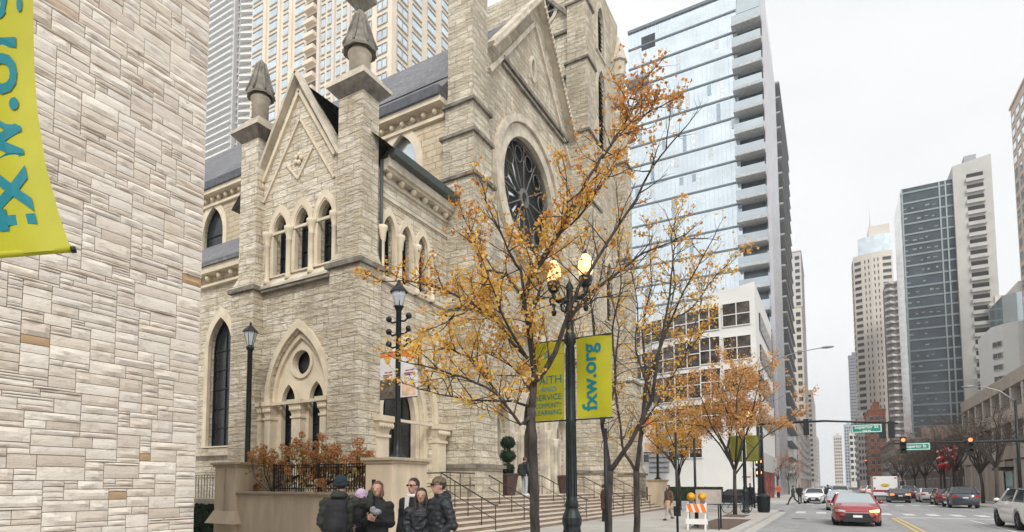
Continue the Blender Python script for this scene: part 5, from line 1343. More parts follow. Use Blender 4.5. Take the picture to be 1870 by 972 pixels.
for k in range(24, 74):
    z = k*2.85
    MB().box(A-6, B-.4, 139.0, 140, z, z+.8).build('balcony', CONCW, wt)
    MB().box(A-6, B-2, 139.9, 139.98, z+1.1, z+1.9).build('dark_recess', DGL, wt)
    m = MB(); xm = (B+3+C_)/2; m.add([(B+3.3, 139.9, z), (xm, 137.2, z), (C_+.4, 139.9, z), (B+3.3, 139.9, z+.7), (xm, 137.2, z+.7), (C_+.4, 139.9, z+.7)], [(0, 1, 2), (3, 5, 4), (0, 3, 4, 1), (1, 4, 5, 2)]); m.build('zigzag_balcony', CONCW, wt)
    m = MB(); m.add([(B+3.4, 139.95, z+.9), (xm, 138.2, z+.9), (C_+.3, 139.95, z+.9), (B+3.4, 139.95, z+1.6), (xm, 138.2, z+1.6), (C_+.3, 139.95, z+1.6)], [(0, 3, 4, 1), (1, 4, 5, 2)]); m.build('zigzag_window', WFR, wt)
    MB().box(B-.1, B+3.1, 141.4, 142, z, z+.5).build('slot_sill', GREYP, wt)
# uneven panes in the glass tower: raised blinds, darker panes painted in for reflections, a few open vents
PV = [mat('drawn blind behind glass', (.60, .62, .62), .3, .4), mat('glass darkened for reflections', (.38, .46, .52), .08, .8), mat('bright glass light', (.80, .85, .88), .06, .85)]
du_ = (-10.3-gx0)/26
seen_ = set()
for i in range(60):
    c0 = r_.randint(0, 25); k = r_.randint(7, 20); z = k*FH-.5
    if (c0, k) in seen_: continue
    seen_.add((c0, k))
    zz0, zz1 = (z+.45, z+FH-.25) if r_.random() < .5 else (z+.45+r_.uniform(.8, 1.6), z+FH-.25)
    MB().box(gx0+c0*du_+.05, gx0+(c0+1)*du_-.05, gy-.035, gy+.01, zz0, zz1).build('pane', PV[i % 3], gt_)
# ------------------------------------------------------------------ signals, signs, small street things
SIGG = mat('street sign green', (.0, .22, .16), .5, var=.05)
RED = emis('red signal light', (1.0, .10, .04), 5.0)
ORL = emis('orange hand signal', (1.0, .35, .12), 4.0)
GREY = mat('galvanised grey', (.30, .30, .30), .45, .6, var=.1)
def signal(root_label, x, y, z, face=-1, lit=True, group='traffic signals'):
    r = thing('traffic_light', root_label, 'traffic light', (x, y, z), group)
    MB().box(x-.17, x+.17, y-.12, y+.12, z-.55, z+.55).build('housing', BLACKM, r, .02)
    for k, dz in enumerate((.35, 0, -.35)):
        m = MB(); m.lathe((x, y+face*.125, z+dz), [(.11, -.01), (.11, .01), (0, .012)], 14, axis=1)
        m.build('lens', RED if (k == 0 and lit) else mat('unlit lens', (.04, .035, .02), .3), r)
        v = MB(); v.tube([(x, y+face*(.14), z+dz), (x, y+face*.30, z+dz+.0)], .13, 12); 
        h = MB(); 
        for a in range(7):
            t0 = PI*a/7; t1 = PI*(a+1)/7
            h.add([(x+.13*math.cos(t0), y+face*.12, z+dz+.13*math.sin(t0)), (x+.13*math.cos(t1), y+face*.12, z+dz+.13*math.sin(t1)), (x+.13*math.cos(t1), y+face*.34, z+dz+.13*math.sin(t1)), (x+.13*math.cos(t0), y+face*.34, z+dz+.13*math.sin(t0))], [(0, 1, 2, 3)])
        h.build('visor', BLACKM, r)
    return r
def sign(label, name, cat, x0, x1, y, z0, z1, txt, size=None):
    r = thing(name, label, cat, ((x0+x1)/2, y, z0))
    MB().box(x0, x1, y-.02, y+.02, z0, z1).build('panel', SIGG, r)
    MB().plate(rect(x0+.04, x1-.04, z0+.04, z1-.04), [rect(x0+.08, x1-.08, z0+.08, z1-.08)], (0, y-.026, 0), (1, 0, 0), (0, 1, 0), .004).build('border', WHITEM, r)
    cx = (x0+x1)/2; cz = (z0+z1)/2
    for i, (t, s_, dz, w_) in enumerate(txt): lettering(t, s_, lambda a, b_, dz=dz: (cx+a, y-.028, cz+b_+dz), WHITEM, r, width=w_, bold=.004)
    return r
# mast arm from the near left corner reaching over the street
mA = P(1390, 800, T=40); b0 = Vector((-4.3, 46.2, 0)); 
r = thing('signal_mast', 'tall black signal mast on the left corner with a long arm across the street', 'traffic signal mast', b0)
m = MB(); m.tube([b0, b0+Vector((0, 0, 6.6))], [.13, .1], 10); m.build('pole', BLACKM, r)
e = P(1640, 773, Y=46.2); m = MB(); m.tube([b0+Vector((0, 0, 6.0)), b0.lerp(Vector((e.x, 46.2, 0)), .5)+Vector((0, 0, 6.0)), Vector((e.x, 46.2, e.z))], [.09, .07, .05], 8); m.build('arm', BLACKM, r)
za = 6.1
q = P(1582, 783, Y=46.1); sign('upper green street name sign lettered Superior St on the long signal arm', 'street_sign', 'street sign', q.x-.85, q.x+.85, 46.0, q.z-.28, q.z+.28, [('Superior St', .3, .08, 1.3), ('730 N', .16, -.15, .45)])
q = P(1618, 785, Y=46.1); signal('dark signal seen from behind on the long arm, right of the upper green sign', q.x-.2, 46.15, q.z, 1, False); signal('second dark signal on the long arm, at its right end', q.x+.28, 46.15, q.z, 1, False)
q = P(1472, 780, Y=46.1); signal('dark signal hanging from the long arm beside the orange tree', q.x, 46.15, q.z, 1, False)
# far right mast
b1 = Vector((11.2, 47.6, 0)); q2 = P(1850, 812, Y=47.6)
zr = P(1765, 808, Y=47.6).z
r = thing('signal_mast', 'black signal mast at the right edge with an arm reaching left over the lanes', 'traffic signal mast', b1)
MB().tube([b1, b1+Vector((0, 0, 7.8))], [.14, .1], 10).build('pole', BLACKM, r)
e = P(1632, 808, Y=47.6); MB().tube([b1+Vector((0, 0, zr)), (e.x, 47.6, zr+.05)], [.09, .05], 8).build('arm', BLACKM, r)
q = P(1649, 811, Y=47.5); signal('red signal on the right mast arm, left of the lower green sign', q.x, 47.4, q.z-.1, -1, True)
q = P(1771, 811, Y=47.5); signal('red signal on the right mast arm nearer the mast', q.x, 47.4, q.z-.1, -1, True)
q = P(1672, 816, Y=47.5); sign('lower green street name sign on the right mast arm beside a red signal', 'street_sign', 'street sign', q.x-.75, q.x+.75, 47.35, q.z-.24, q.z+.24, [('Superior St', .26, .0, 1.1)])
# yellow and blue board on the right mast
MB_ = MB().box(11.0, 12.2, 47.3, 47.36, 4.2, 6.4); o = MB_.build('street_board', mat('navy board', (.03, .04, .09), .5)); tag(o, 'navy and yellow board hung on the right signal mast', 'sign')
MB().box(11.02, 12.15, 47.24, 47.29, 4.9, 5.4).build('yellow_band', mat('yellow band', (.70, .50, .03), .5), o)
for i, (px, py, y, l) in enumerate(((1722, 897, 120, 'far red signal low behind the bare trees'), (1661, 880, 168, 'far red signal above the queue of cars'), (1678, 872, 150, 'red signal hanging over the dark car in the queue'), (1581, 858, 169, 'distant signal above the white van'))):
    q = P(px, py-14, Y=y); signal(l, q.x, y, q.z, -1, True, 'far traffic signals')
    o = MB().tube([(q.x+.3, y+.1, 0), (q.x+.3, y+.1, q.z+.4)], .08, 7).build('signal_pole', BLACKM); tag(o, 'thin black pole holding the '+l, 'pole')
# cobra head lamps
def cobra(label, px, py, bx, y, dirx):
    q = P(px, py, Y=y); r = thing('street_lamp', label, 'street lamp', (bx, y, 0), 'long armed road lamps')
    MB().tube([(bx, y, 0), (bx, y, q.z-1.2)], [.12, .08], 9).build('pole', BLACKM, r)
    MB().tube([(bx, y, q.z-1.3), (bx+(q.x-bx)*.3, y, q.z-.5), (bx+(q.x-bx)*.6, y, q.z-.15), (q.x, y, q.z)], [.06, .05, .04, .035], 8).build('arm', GREY, r)
    MB().ell((q.x+.1, y, q.z-.02), (.42, .16, .09), 12, 6).build('lamp_head', GREY, r)
cobra('long armed road lamp reaching over the street from behind the orange tree', 1508, 634, -4.2, 47.4, 1)
cobra('road lamp in front of the concrete tower at the right', 1765, 706, 11.4, 55, -1)
# pedestrian signal pole at the left corner
tq = P(1378, 928, Z=0); r = thing('pedestrian_signal', 'signal pole at the corner with glowing orange hand and red lens beside white signs', 'traffic signal', tq, None)
MB().tube([tq, tq+Vector((0, 0, 4.4))], .06, 8).build('pole', BLACKM, r)
for z, mm in ((3.35, ORL), (2.55, ORL)):
    m = MB(); m.box(tq.x+.15, tq.x+.62, tq.y-.15, tq.y+.15, z-.32, z+.32); h = m.build('housing', BLACKM, r, .02)
    MB().lathe((tq.x+.38, tq.y-.16, z), [(.17, -.01), (.17, .01), (0, .012)], 14, axis=1).build('lens', mm, h)
MB().box(tq.x-.62, tq.x-.02, tq.y-.1, tq.y-.06, 2.9, 4.1).build('white_sign', WHITEM, r)
MB().box(tq.x-.85, tq.x-.1, tq.y-.1, tq.y-.06, 1.9, 2.7).build('white_sign', WHITEM, r)
MB().box(tq.x-.75, tq.x-.2, tq.y-.112, tq.y-.102, 2.2, 2.3).build('print_line', mat('magenta print', (.35, .06, .2), .6), r)
# bin and other bits at the corner
q = P(1395, 936, Z=0)
r = thing('litter_bin', 'dark ribbed litter bin at the kerb corner', 'litter bin', q)
m = MB(); m.lathe((q.x, q.y, 0), [(.27, 0), (.33, .06), (.36, .95), (.38, 1.0), (.3, 1.05)], 16)
for k in range(24): a = k*PI/12; m.bar((q.x+.335*math.cos(a), q.y+.335*math.sin(a), .08), (q.x+.37*math.cos(a), q.y+.37*math.sin(a), .96), .03, .02, (math.cos(a), math.sin(a), 0))
m.build('basket', GREENBLK, r); MB().lathe((q.x, q.y, 0), [(.3, 1.04), (.2, 1.12), (0, 1.14)], 16).build('lid', BLACKM, r)
# parked bicycle near the corner
def bicycle(label, x, y, a):
    r = thing('bicycle', label, 'bicycle', (x, y, 0)); d = Vector((math.cos(a), math.sin(a), 0))
    for s in (-.52, .52):
        c = Vector((x, y, .34))+d*s; pts = [c+d*(.33*math.cos(t))+Vector((0, 0, .33*math.sin(t))) for t in [2*PI*i/20 for i in range(21)]]
        m = MB(); m.tube(pts, .02, 6); w_ = m.build('wheel', BLACKM, r)
        m = MB(); [m.tube([c, pts[i]], .004, 3) for i in range(0, 20, 2)]; m.build('spokes', GREY, w_)
    B = lambda s, z: Vector((x, y, z))+d*s
    m = MB(); 
    for p_ in ((B(-.52, .34), B(-.1, .32), B(-.22, .85), B(-.52, .34)), (B(-.1, .32), B(.36, .75), B(-.2, .78)), (B(.52, .34), B(.36, .8), B(.34, .98))): m.tube(list(p_), .016, 6)
    m.build('frame', mat('blue bicycle paint', (.05, .08, .16), .35, .3), r)
    MB().ell(B(-.24, .9), (.13, .07, .03), 10, 5, rz=a).build('saddle', BLACKM, r)
    n = Vector((-d.y, d.x, 0)); MB().tube([B(.34, .98)-n*.25, B(.36, 1.02), B(.34, .98)+n*.25], .014, 6).build('handlebar', BLACKM, r)
bicycle('bicycle leaning near the corner signal pole between tree and bin', -4.75, 37.6, math.radians(25))
# sign posts
def post(label, px, topy, T, r0=.03, nm='sign_post', cat='post'):
    b = P(px, 900, T=T); zt = P(px, topy, T=T).z; r = thing(nm, label, cat, (b.x, b.y, 0), 'black posts on the pavement')
    MB().tube([(b.x, b.y, 0), (b.x, b.y, zt)], r0, 8).build('shaft', BLACKM, r); MB().lathe((b.x, b.y, 0), [(r0*2.2, 0), (r0*2.0, .05), (r0*1.2, .12)], 10).build('foot', BLACKM, r)
    return r, b, zt
post('thick black post standing right in front of the leaning bare tree', 1107, 782, 11.6, .042)
r, b, zt = post('thin black post left of the striped barricade', 1236, 789, 13.5, .028)
MB().box(b.x-.07, b.x+.07, b.y-.05, b.y+.05, .98, 1.2).build('push_box', BLACKM, r)
r, b, zt = post('dark rigid post standing behind the striped barricade', 1270, 800, 24, .05)
# barricade
bq = P(1274, 968, Z=0); T_ = proj(bq)[2]
r = thing('barricade', 'orange and white striped folding barricade with two amber lamps', 'barricade', bq)
W2 = .31; STRI = mat('reflective white board', (.78, .76, .72), .4, var=.04); ORNG = mat('barricade orange', (.85, .20, .02), .45, var=.1)
for s in (-1, 1):
    m = MB(); m.bar((bq.x+s*W2, bq.y-.18, 0), (bq.x+s*W2, bq.y, 1.02), .06, .04, (0, 1, 0)); m.build('leg', STRI if s < 0 else STRI, r); m = MB(); m.bar((bq.x+s*W2, bq.y+.26, 0), (bq.x+s*W2, bq.y+.04, 1.0), .06, .04, (0, 1, 0)); m.build('leg', mat('grey plastic leg', (.35, .36, .38), .5), r)
bd = MB().box(bq.x-.36, bq.x+.36, bq.y-.13, bq.y-.1, .66, .98).build('upper_board', STRI, r)
m = MB()
for k in range(3):
    a = bq.x-.355+k*.235; m.add([(a, bq.y-.14, .975), (a+.135, bq.y-.14, .975), (a+.24, bq.y-.14, .665), (a+.105, bq.y-.14, .665)], [(0, 1, 2, 3)])
m.build('orange_stripes', ORNG, bd)
MB().box(bq.x-.39, bq.x+.39, bq.y-.17, bq.y-.14, .22, .42).build('lower_board', WHITEM, r)
for s in (-1, 1):
    lx = bq.x+s*.2
    h = MB().box(lx-.08, lx+.08, bq.y-.06, bq.y+.04, .98, 1.14).build('battery_box', mat('blue grey box', (.12, .13, .2), .5), r)
    m = MB(); m.lathe((lx, bq.y-.05, 1.24), [(.14, -.035), (.155, 0), (.14, .035), (0, .05)], 18, axis=1); m.lathe((lx, bq.y-.05, 1.24), [(0, -.06), (.14, -.035)], 18, axis=1); m.build('amber_lamp', mat('amber lens', (.95, .42, .02), .25, var=.08), r)
r = thing('barricade', 'second barricade with striped lamps folded behind the first one', 'barricade', (bq.x+.2, bq.y+1.1, 0))
MB().box(bq.x-.25, bq.x+.7, bq.y+1.1, bq.y+1.13, .95, 1.5).build('upper_board', mat('sun bleached board', (.42, .37, .33), .6), r)
for s in (-.2, .65): MB().bar((bq.x+s, bq.y+1.15, 0), (bq.x+s, bq.y+1.15, 1.5), .06, .05).build('leg', BLACKM, r)
m = MB(); m.bar((bq.x+.72, bq.y+.2, 0), (bq.x+.72, bq.y+.2, .95), .04, .04); m.build('leg', BLACKM, r)
# tree grate beds
for i, (x0, x1, y0, y1, l) in enumerate(((-4.9, -3.35, 24.0, 31.5, 'long brown planted strip by the kerb right of the barricade'), (-5.2, -3.6, 7.2, 9.0, 'brown tree pit of the nearest tree'))):
    o = MB().box(x0, x1, y0, y1, -.02, .012).build('tree_pit', mat('brown mulch', (.13, .09, .075), .95, var=.35, scale=14, bump=.6, bscale=40)); tag(o, l, 'tree pit')
o = MB().box(-5.1, -3.9, 33.4, 36.3, -.02, .012).build('tree_pit', mat('brown mulch', (.13, .09, .075), .95)); tag(o, 'brown tree pit under the small orange tree at the corner', 'tree pit')
# red holiday wreath columns on the right pavement
RW = mat('red holiday ribbon', (.62, .03, .035), .5, var=.25, scale=5)
for i, (px, l) in enumerate(((1727, 'left one of two red and white holiday columns between the bare trees'), (1744, 'right one of two red and white holiday columns between the bare trees'))):
    q = P(px, 925, Y=84); r = thing('holiday_decoration', l, 'decoration', (q.x, 84, 0), 'holiday columns')
    MB().tube([(q.x, 84, 0), (q.x, 84, 5.9)], .09, 7).build('pole', BLACKM, r)
    m = MB(); pts = [(q.x+.42*math.cos(t), 84+.42*math.sin(t), 3.4+t*.062*2.0) for t in [i_*.35 for i_ in range(58)]]; m.tube(pts, .16, 7); m.build('ribbon_spiral', RW, r)
    m = MB(); R_ = random.Random(i)
    for _ in range(26): t = R_.uniform(0, 20); m.ell((q.x+.5*math.cos(t), 84+.5*math.sin(t), 3.4+t*.12+.1), (.12, .12, .12), 7, 5)
    m.build('white_baubles', WHITEM, r)
# ------------------------------------------------------------------ vehicles
def carmat(name, col, metal=.2): return mat(name, col, .28, metal, var=.03, scale=1, coat=1)
CGL = mat('car window glass', (.03, .035, .04), .06, .1, var=.2, spec=.9)
WSH = mat('windshield reflecting sky', (.50, .56, .58), .06, .65, var=.08, scale=.8)
TYRE = mat('tyre rubber', (.015, .015, .016), .85, var=.2); RIM = mat('alloy rim', (.45, .46, .48), .3, .8, var=.15)
BUMP = mat('dark bumper plastic', (.02, .02, .022), .5); HEADL = mat('headlight glass', (.62, .66, .68), .08, .5, var=.2)
TAILL = mat('tail light red', (.45, .01, .01), .25); TAILON = emis('lit tail lamp', (1, .12, .04), 2.5); AMB = emis('amber indicator', (1, .42, .10), 4.0)
PLATE = mat('licence plate white', (.68, .70, .72), .5)
SEDAN = dict(L=4.8, W=1.84, H=1.45, wb=2.75, hood=.86, belt=.98, wr=.335, roof=(.30, .44, .70, .90), tail=1.02, gc=.19)
SUV = dict(L=4.6, W=1.88, H=1.68, wb=2.68, hood=1.02, belt=1.12, wr=.37, roof=(.26, .37, .86, .97), tail=1.12, gc=.22)
WAG = dict(L=4.8, W=1.9, H=1.68, wb=2.8, hood=1.02, belt=1.12, wr=.37, roof=(.26, .38, .84, .97), tail=1.12, gc=.22)
HATCH = dict(L=4.2, W=1.78, H=1.48, wb=2.6, hood=.9, belt=1.0, wr=.32, roof=(.26, .38, .82, .97), tail=1.04, gc=.19)
def make_car(name, label, cat, spec, paint, lights=0, wsh=CGL, plate=True, group='vehicles in the street'):
    """front towards -Y, centre at origin, wheels on z=0"""
    g = spec; r = thing(name, label, cat, (0, 0, 0), group); L, W, H = g['L'], g['W'], g['H']; yf = -L/2
    wy = (-g['wb']/2-.02, g['wb']/2-.02)
    def sm(a, b, x): t = max(0, min(1, (x-a)/(b-a))); return t*t*(3-2*t)
    def top(s):     # hood/boot line
        z = .62+(g['hood']-.62)*sm(0, .10, s)+(g['belt']-g['hood'])*sm(.12, g['roof'][0], s)
        if s > g['roof'][3]-.05: z = z+(g['tail']-g['belt'])*sm(g['roof'][3]-.05, .99, s)
        if s > .965: z -= .14*sm(.965, 1, s)
        return z
    def half(s):
        w_ = W/2; return w_*(.74+.26*sm(0, .14, s)**.8)*(1-.14*sm(.86, 1, s)**1.5)
    NS = 44; st = [i/NS for i in range(NS+1)]; vs = []; fs = []; M_ = 9
    prof = []
    for s in st:
        y = yf+L*s; hw = half(s); zt = top(s); zb = g['gc']+.08*(1-sm(0, .06, s))+.10*sm(.93, 1, s)
        wa = zb
        for c in wy:
            d = abs(y-c); R_ = g['wr']+.07
            if d < R_: wa = max(wa, g['wr']-.02+math.sqrt(R_*R_-d*d))
        zb2 = wa
        zm = max(zb2+.04, .55)
        ring = [(hw*.90, zb2), (hw*.985, min(max(zb2+.03, zb2+(zt-zb2)*.15), zt-.05)), (hw, max(zm, zb2+.05)), (hw*.985, max(zt-.16, zb2+.08)), (hw*.945, max(zt-.05, zb2+.1)), (hw*.88, zt), (hw*.5, zt+.035), (0, zt+.045)]
        prof.append((y, ring))
    m = MB(); k = len(prof[0][1]); vs = []
    for y, ring in prof:
        for x, z in ring: vs.append((x, y, z))
        for x, z in ring: vs.append((-x, y, z))
    fs = []
    for i in range(NS):
        for o_, fl in ((0, 0), (k, 1)):
            for j in range(k-1):
                a = i*2*k+o_+j; b_ = a+2*k; fs.append((a, a+1, b_+1, b_) if not fl else (a, b_, b_+1, a+1))
    for e_ in (0, NS):
        n0 = e_*2*k; fs.append(tuple(range(n0, n0+k))+tuple(range(n0+2*k-1, n0+k-1, -1)))
    m.add(vs, fs, True); m.build('body', paint, r)
    MB().box(-W*.42, W*.42, yf+.25, yf+L-.25, g['gc']+.02, .62).build('underbody', BUMP, r)
    # greenhouse
    s0, s1, s2, s3 = g['roof']; yb = [yf+L*q for q in g['roof']]; hwb = W/2*.90; hwt = W/2*.70; zb = g['belt']+.0; zr = H
    def cab(w_, off): return None
    ys = [yb[0], yb[1], (yb[1]+yb[2])/2, yb[2], yb[3]]
    zs = [zb-.03, zr-.04, zr, zr-.03, zb+.02]
    gl = MB()
    bot = [(hwb*(.93 if i in (0, 4) else 1.0), y) for i, y in enumerate((yb[0], yb[0]+.35, 0, yb[3]-.3, yb[3]))]
    # side glass: trapezoid each side
    for sg in (1, -1):
        p = [(sg*hwb, yb[0]+.12, zb-.04), (sg*hwb, yb[3]-.10, zb-.02), (sg*(hwt+.01), yb[2]-.02, zr-.09), (sg*(hwt+.01), yb[1]+.04, zr-.09)]
        q = [(sg*(hwb-.1), *p[0][1:]), (sg*(hwb-.1), *p[1][1:]), (sg*(hwt-.1), *p[2][1:]), (sg*(hwt-.1), *p[3][1:])]
        s_ = MB(); s_.hexa(p+q); sw = s_.build('side_window', CGL, r)
        ym = (yb[1]+yb[2])/2+.05
        MB().bar((sg*(hwb+.004), ym, zb-.04), (sg*(hwt+.022), ym, zr-.07), .07, .03, (1, 0, 0)).build('pillar', paint, r)
        MB().bar((sg*hwb*.985, yb[0]+.02, zb-.02), (sg*(hwt+.0), yb[1]+.02, zr-.05), .075, .07, (0, 0, 1)).build('pillar', paint, r)
        MB().bar((sg*hwb*.985, yb[3]-.02, zb), (sg*(hwt), yb[2]-.02, zr-.05), .12, .10, (0, 0, 1)).build('pillar', paint, r)
    s_ = MB(); s_.add([(-hwb*.97, yb[0]-.03, zb-.02), (0, yb[0]-.16, zb+.0), (hwb*.97, yb[0]-.03, zb-.02), (hwt, yb[1], zr-.05), (0, yb[1]-.06, zr-.03), (-hwt, yb[1], zr-.05)], [(0, 1, 4, 5), (1, 2, 3, 4)], True); s_.build('windshield', wsh, r)
    s_ = MB(); s_.add([(-hwb*.95, yb[3], zb+.01), (0, yb[3]+.08, zb+.02), (hwb*.95, yb[3], zb+.01), (hwt, yb[2], zr-.05), (0, yb[2]+.05, zr-.03), (-hwt, yb[2], zr-.05)], [(0, 5, 4, 1), (1, 4, 3, 2)], True); s_.build('rear_window', CGL, r)
    rf = MB(); n = 6; v_ = []; f_ = []
    yy = [yb[1]-.04, yb[1]+.15, (yb[1]+yb[2])/2, yb[2]-.15, yb[2]+.04]
    for i, y in enumerate(yy):
        for j in range(n+1):
            x = -hwt-.02+(2*hwt+.04)*j/n; zz = zr-.055-(.03 if i in (0, 4) else 0)+.055*(1-(2*j/n-1)**2)
            v_.append((x, y, zz))
    for i in range(4):
        for j in range(n): a = i*(n+1)+j; f_.append((a, a+1, a+n+2, a+n+1))
    t_ = len(v_); v_ += [(x, y, z-.05) for x, y, z in v_]; f_ += [tuple(q+t_ for q in f) for f in f_]
    rf.add(v_, f_, True); rf.build('roof', paint, r)
    # wheels
    for y in wy:
        for sg in (1, -1):
            x = sg*(W/2-.12); w_ = MB(); w_.lathe((x, y, g['wr']), [(g['wr']*.62, -.11), (g['wr']*.95, -.11), (g['wr'], -.08), (g['wr'], .08), (g['wr']*.95, .11), (g['wr']*.62, .11)], 22, axis=0)
            wo = w_.build('wheel', TYRE, r); q = MB(); q.lathe((x, y, g['wr']), [(g['wr']*.63, -.09), (g['wr']*.6, .07*sg), (g['wr']*.15, .09*sg), (0, .09*sg)], 14, axis=0)
            for k_ in range(5):
                a = k_*2*PI/5; q.bar((x+sg*.10, y, g['wr']), (x+sg*.10, y+g['wr']*.6*math.cos(a), g['wr']+g['wr']*.6*math.sin(a)), .05, .02, (1, 0, 0))
            q.build('rim', RIM, wo)
    # front details
    hx = half(.012)
    gq = MB(); gq.add([(-hx*.60, yf-.012, .56), (hx*.60, yf-.012, .56), (hx*.86, yf-.012, .30), (-hx*.86, yf-.012, .30)], [(0, 1, 2, 3)]); gq.add([(-hx*.60, yf+.02, .56), (hx*.60, yf+.02, .56), (hx*.86, yf+.02, .30), (-hx*.86, yf+.02, .30)], [(3, 2, 1, 0)]); gr2 = gq.build('grille', BUMP, r)
    MB().bar((-hx*.72, yf-.02, .60), (hx*.72, yf-.02, .60), .035, .02, (0, 1, 0)).build('grille_bar', RIM, gr2)
    MB().box(-hx*.8, hx*.8, yf-.03, yf+.1, .21, .30).build('lower_lip', BUMP, r)
    for sg in (1, -1):
        h = MB(); y1 = yf+L*.075; hw1 = half(.075)
        h.hexa([(sg*hx*.66, yf-.01, .60), (sg*(hx+.02), yf+.07, .62), (sg*(hx+.02), yf+.07, .73), (sg*hx*.66, yf+.03, .68), (sg*hx*.6, yf+.15, .58), (sg*hw1*1.0, y1, .64), (sg*hw1*.99, y1, .76), (sg*hx*.6, yf+.2, .70)])
        h.build('headlight', (AMB if (lights == 1 and sg > 0) else HEADL), r, .01)
        mi = MB(); mi.ell((sg*(W/2+.07), yb[0]+.28, zb+.06), (.12, .07, .075), 10, 6); mi.build('mirror', paint, r)
        t = MB(); yr = yf+L; hw2 = half(.975); z0_ = g['tail']-.26
        t.hexa([(sg*hw2*.62, yr-.02, z0_), (sg*hw2*1.03, yr-.08, z0_), (sg*hw2*1.03, yr-.08, z0_+.17), (sg*hw2*.62, yr-.03, z0_+.15), (sg*hw2*.62, yr+.012, z0_), (sg*hw2*.98, yr+.0, z0_), (sg*hw2*.98, yr+.0, z0_+.16), (sg*hw2*.62, yr+.012, z0_+.15)])
        t.build('tail_light', TAILON if lights == 2 else TAILL, r)
        fo = MB(); fo.add([(sg*hx*.74, yf-.016, .36), (sg*hx*.97, yf+.0, .40), (sg*hx*.99, yf+.0, .50), (sg*hx*.9, yf-.01, .50)], [(0, 1, 2, 3)]); fo.build('fog_recess', BUMP, r)
    MB().box(-W*.4, W*.4, yf+L-.1, yf+L+.02, .26, .42).build('rear_bumper', BUMP, r)
    if plate:
        MB().box(-.17, .17, yf-.035, yf-.018, .40, .50).build('licence_plate', PLATE, r)
        MB().box(-.17, .17, yf+L+.022, yf+L+.03, g['tail']-.36, g['tail']-.25).build('licence_plate', PLATE, r)
    for sg in (1, -1):
        m = MB(); m.box(sg*(W/2-.02)-.01, sg*(W/2-.02)+.012, -.35, -.19, zb-.14, zb-.11); m.box(sg*(W/2-.02)-.01, sg*(W/2-.02)+.012, .62, .78, zb-.14, zb-.11); m.build('door_handles', paint, r)
    return r
CR = carmat('deep red car paint', (.33, .012, .018)); CW = carmat('white car paint', (.84, .84, .84), 0); CB = carmat('black car paint', (.012, .013, .016)); CD = carmat('dark blue grey car paint', (.045, .055, .07)); CS = carmat('silver car paint', (.50, .51, .53)); CM = carmat('maroon car paint', (.14, .02, .025))
def carat(name, label, cat, spec, paint, px, py, T=None, rz=0, **k):
    r = make_car(name, label, cat, spec, paint, **k)
    q = P(px, py, Z=RZ) if T is None else P(px, py, T=T); place(r, (q.x, q.y, RZ), rz); return r
redc = make_car('car', 'bright red sedan driving towards the viewer with its amber indicator lit', 'car', SEDAN, CR, lights=1, wsh=WSH)
q = P(1560, 962, Z=RZ); place(redc, (q.x+.1, q.y+2.4, RZ), math.radians(1))
c_ = make_car('car', 'white sport utility car cropped by the right edge, rear lamp lit', 'car', SUV, CW, lights=2)
place(c_, (7.25, 33.0, RZ), math.radians(180+3))
c_ = make_car('car', 'dark blue grey wagon parked at the right kerb near the bare trees', 'car', WAG, CD); q = P(1762, 926, Z=RZ); place(c_, (8.85, 60.5, RZ), math.radians(180))
c_ = make_car('car', 'maroon hatchback parked just ahead of the dark wagon on the right', 'car', HATCH, CM); place(c_, (8.8, 67.5, RZ), math.radians(180))
c_ = make_car('car', 'white sedan parked at the right kerb beyond the maroon hatchback', 'car', SEDAN, CW); place(c_, (8.7, 77, RZ), math.radians(180))
c_ = make_car('car', 'black sedan with lit brake lamps waiting behind the white van', 'car', SEDAN, CB, lights=2); place(c_, (5.9, 74, RZ), math.radians(180))
c_ = make_car('car', 'second maroon car parked further along the right kerb', 'car', SEDAN, CM, lights=0); place(c_, (8.6, 86, RZ), math.radians(180))
c_ = make_car('car', 'pale silver sedan just behind the bright red sedan', 'car', SEDAN, CS, wsh=WSH); place(c_, (.6, 50.5, RZ), 0)
c_ = make_car('car', 'white hatchback in the left lane beside the crossing walkers', 'car', HATCH, CW, wsh=CGL); place(c_, (-1.3, 67, RZ), math.radians(-4))
c_ = make_car('car', 'long dark sedan on the side street behind the corner tree', 'car', SEDAN, CB, wsh=WSH); place(c_, (-7.6, 57.8, RZ), math.radians(-92))
far = [(-1.5, 84, CD, 0, SEDAN, 'dark car far down the left lane'), (.9, 78, CS, 0, SUV, 'silver car in the near lane behind the pale sedan'), (-1.6, 104, CW, 0, SEDAN, 'white car far down the left lane'), (1.0, 96, CB, 0, SEDAN, 'black car in the middle of the far street'), (1.0, 122, CS, 0, SUV, 'silver car at the next crossing'), (5.9, 98, CM, 180, SEDAN, 'maroon car ahead of the white van'), (5.9, 118, CW, 180, SUV, 'white car far ahead of the van'), (8.6, 96, CS, 180, SUV, 'silver car parked far along the right kerb'), (8.6, 108, CB, 180, SUV, 'black car parked far along the right kerb'), (8.6, 125, CW, 180, SEDAN, 'white car parked farthest on the right kerb'), (-1.6, 130, CB, 0, SEDAN, 'black car farthest down the left lane'), (5.9, 140, CS, 180, SEDAN, 'silver car farthest up the right lane')]
protos = {}
for x, y, pm, a, sp, l in far:
    key = (pm.name, sp['L'], sp['H'])
    if key not in protos: protos[key] = c_ = make_car('car', l, 'car', sp, pm, lights=2 if a else 0, plate=False)
    else: c_ = copy_tree(protos[key]); c_['label'] = l
    place(c_, (x, y, RZ), math.radians(a))
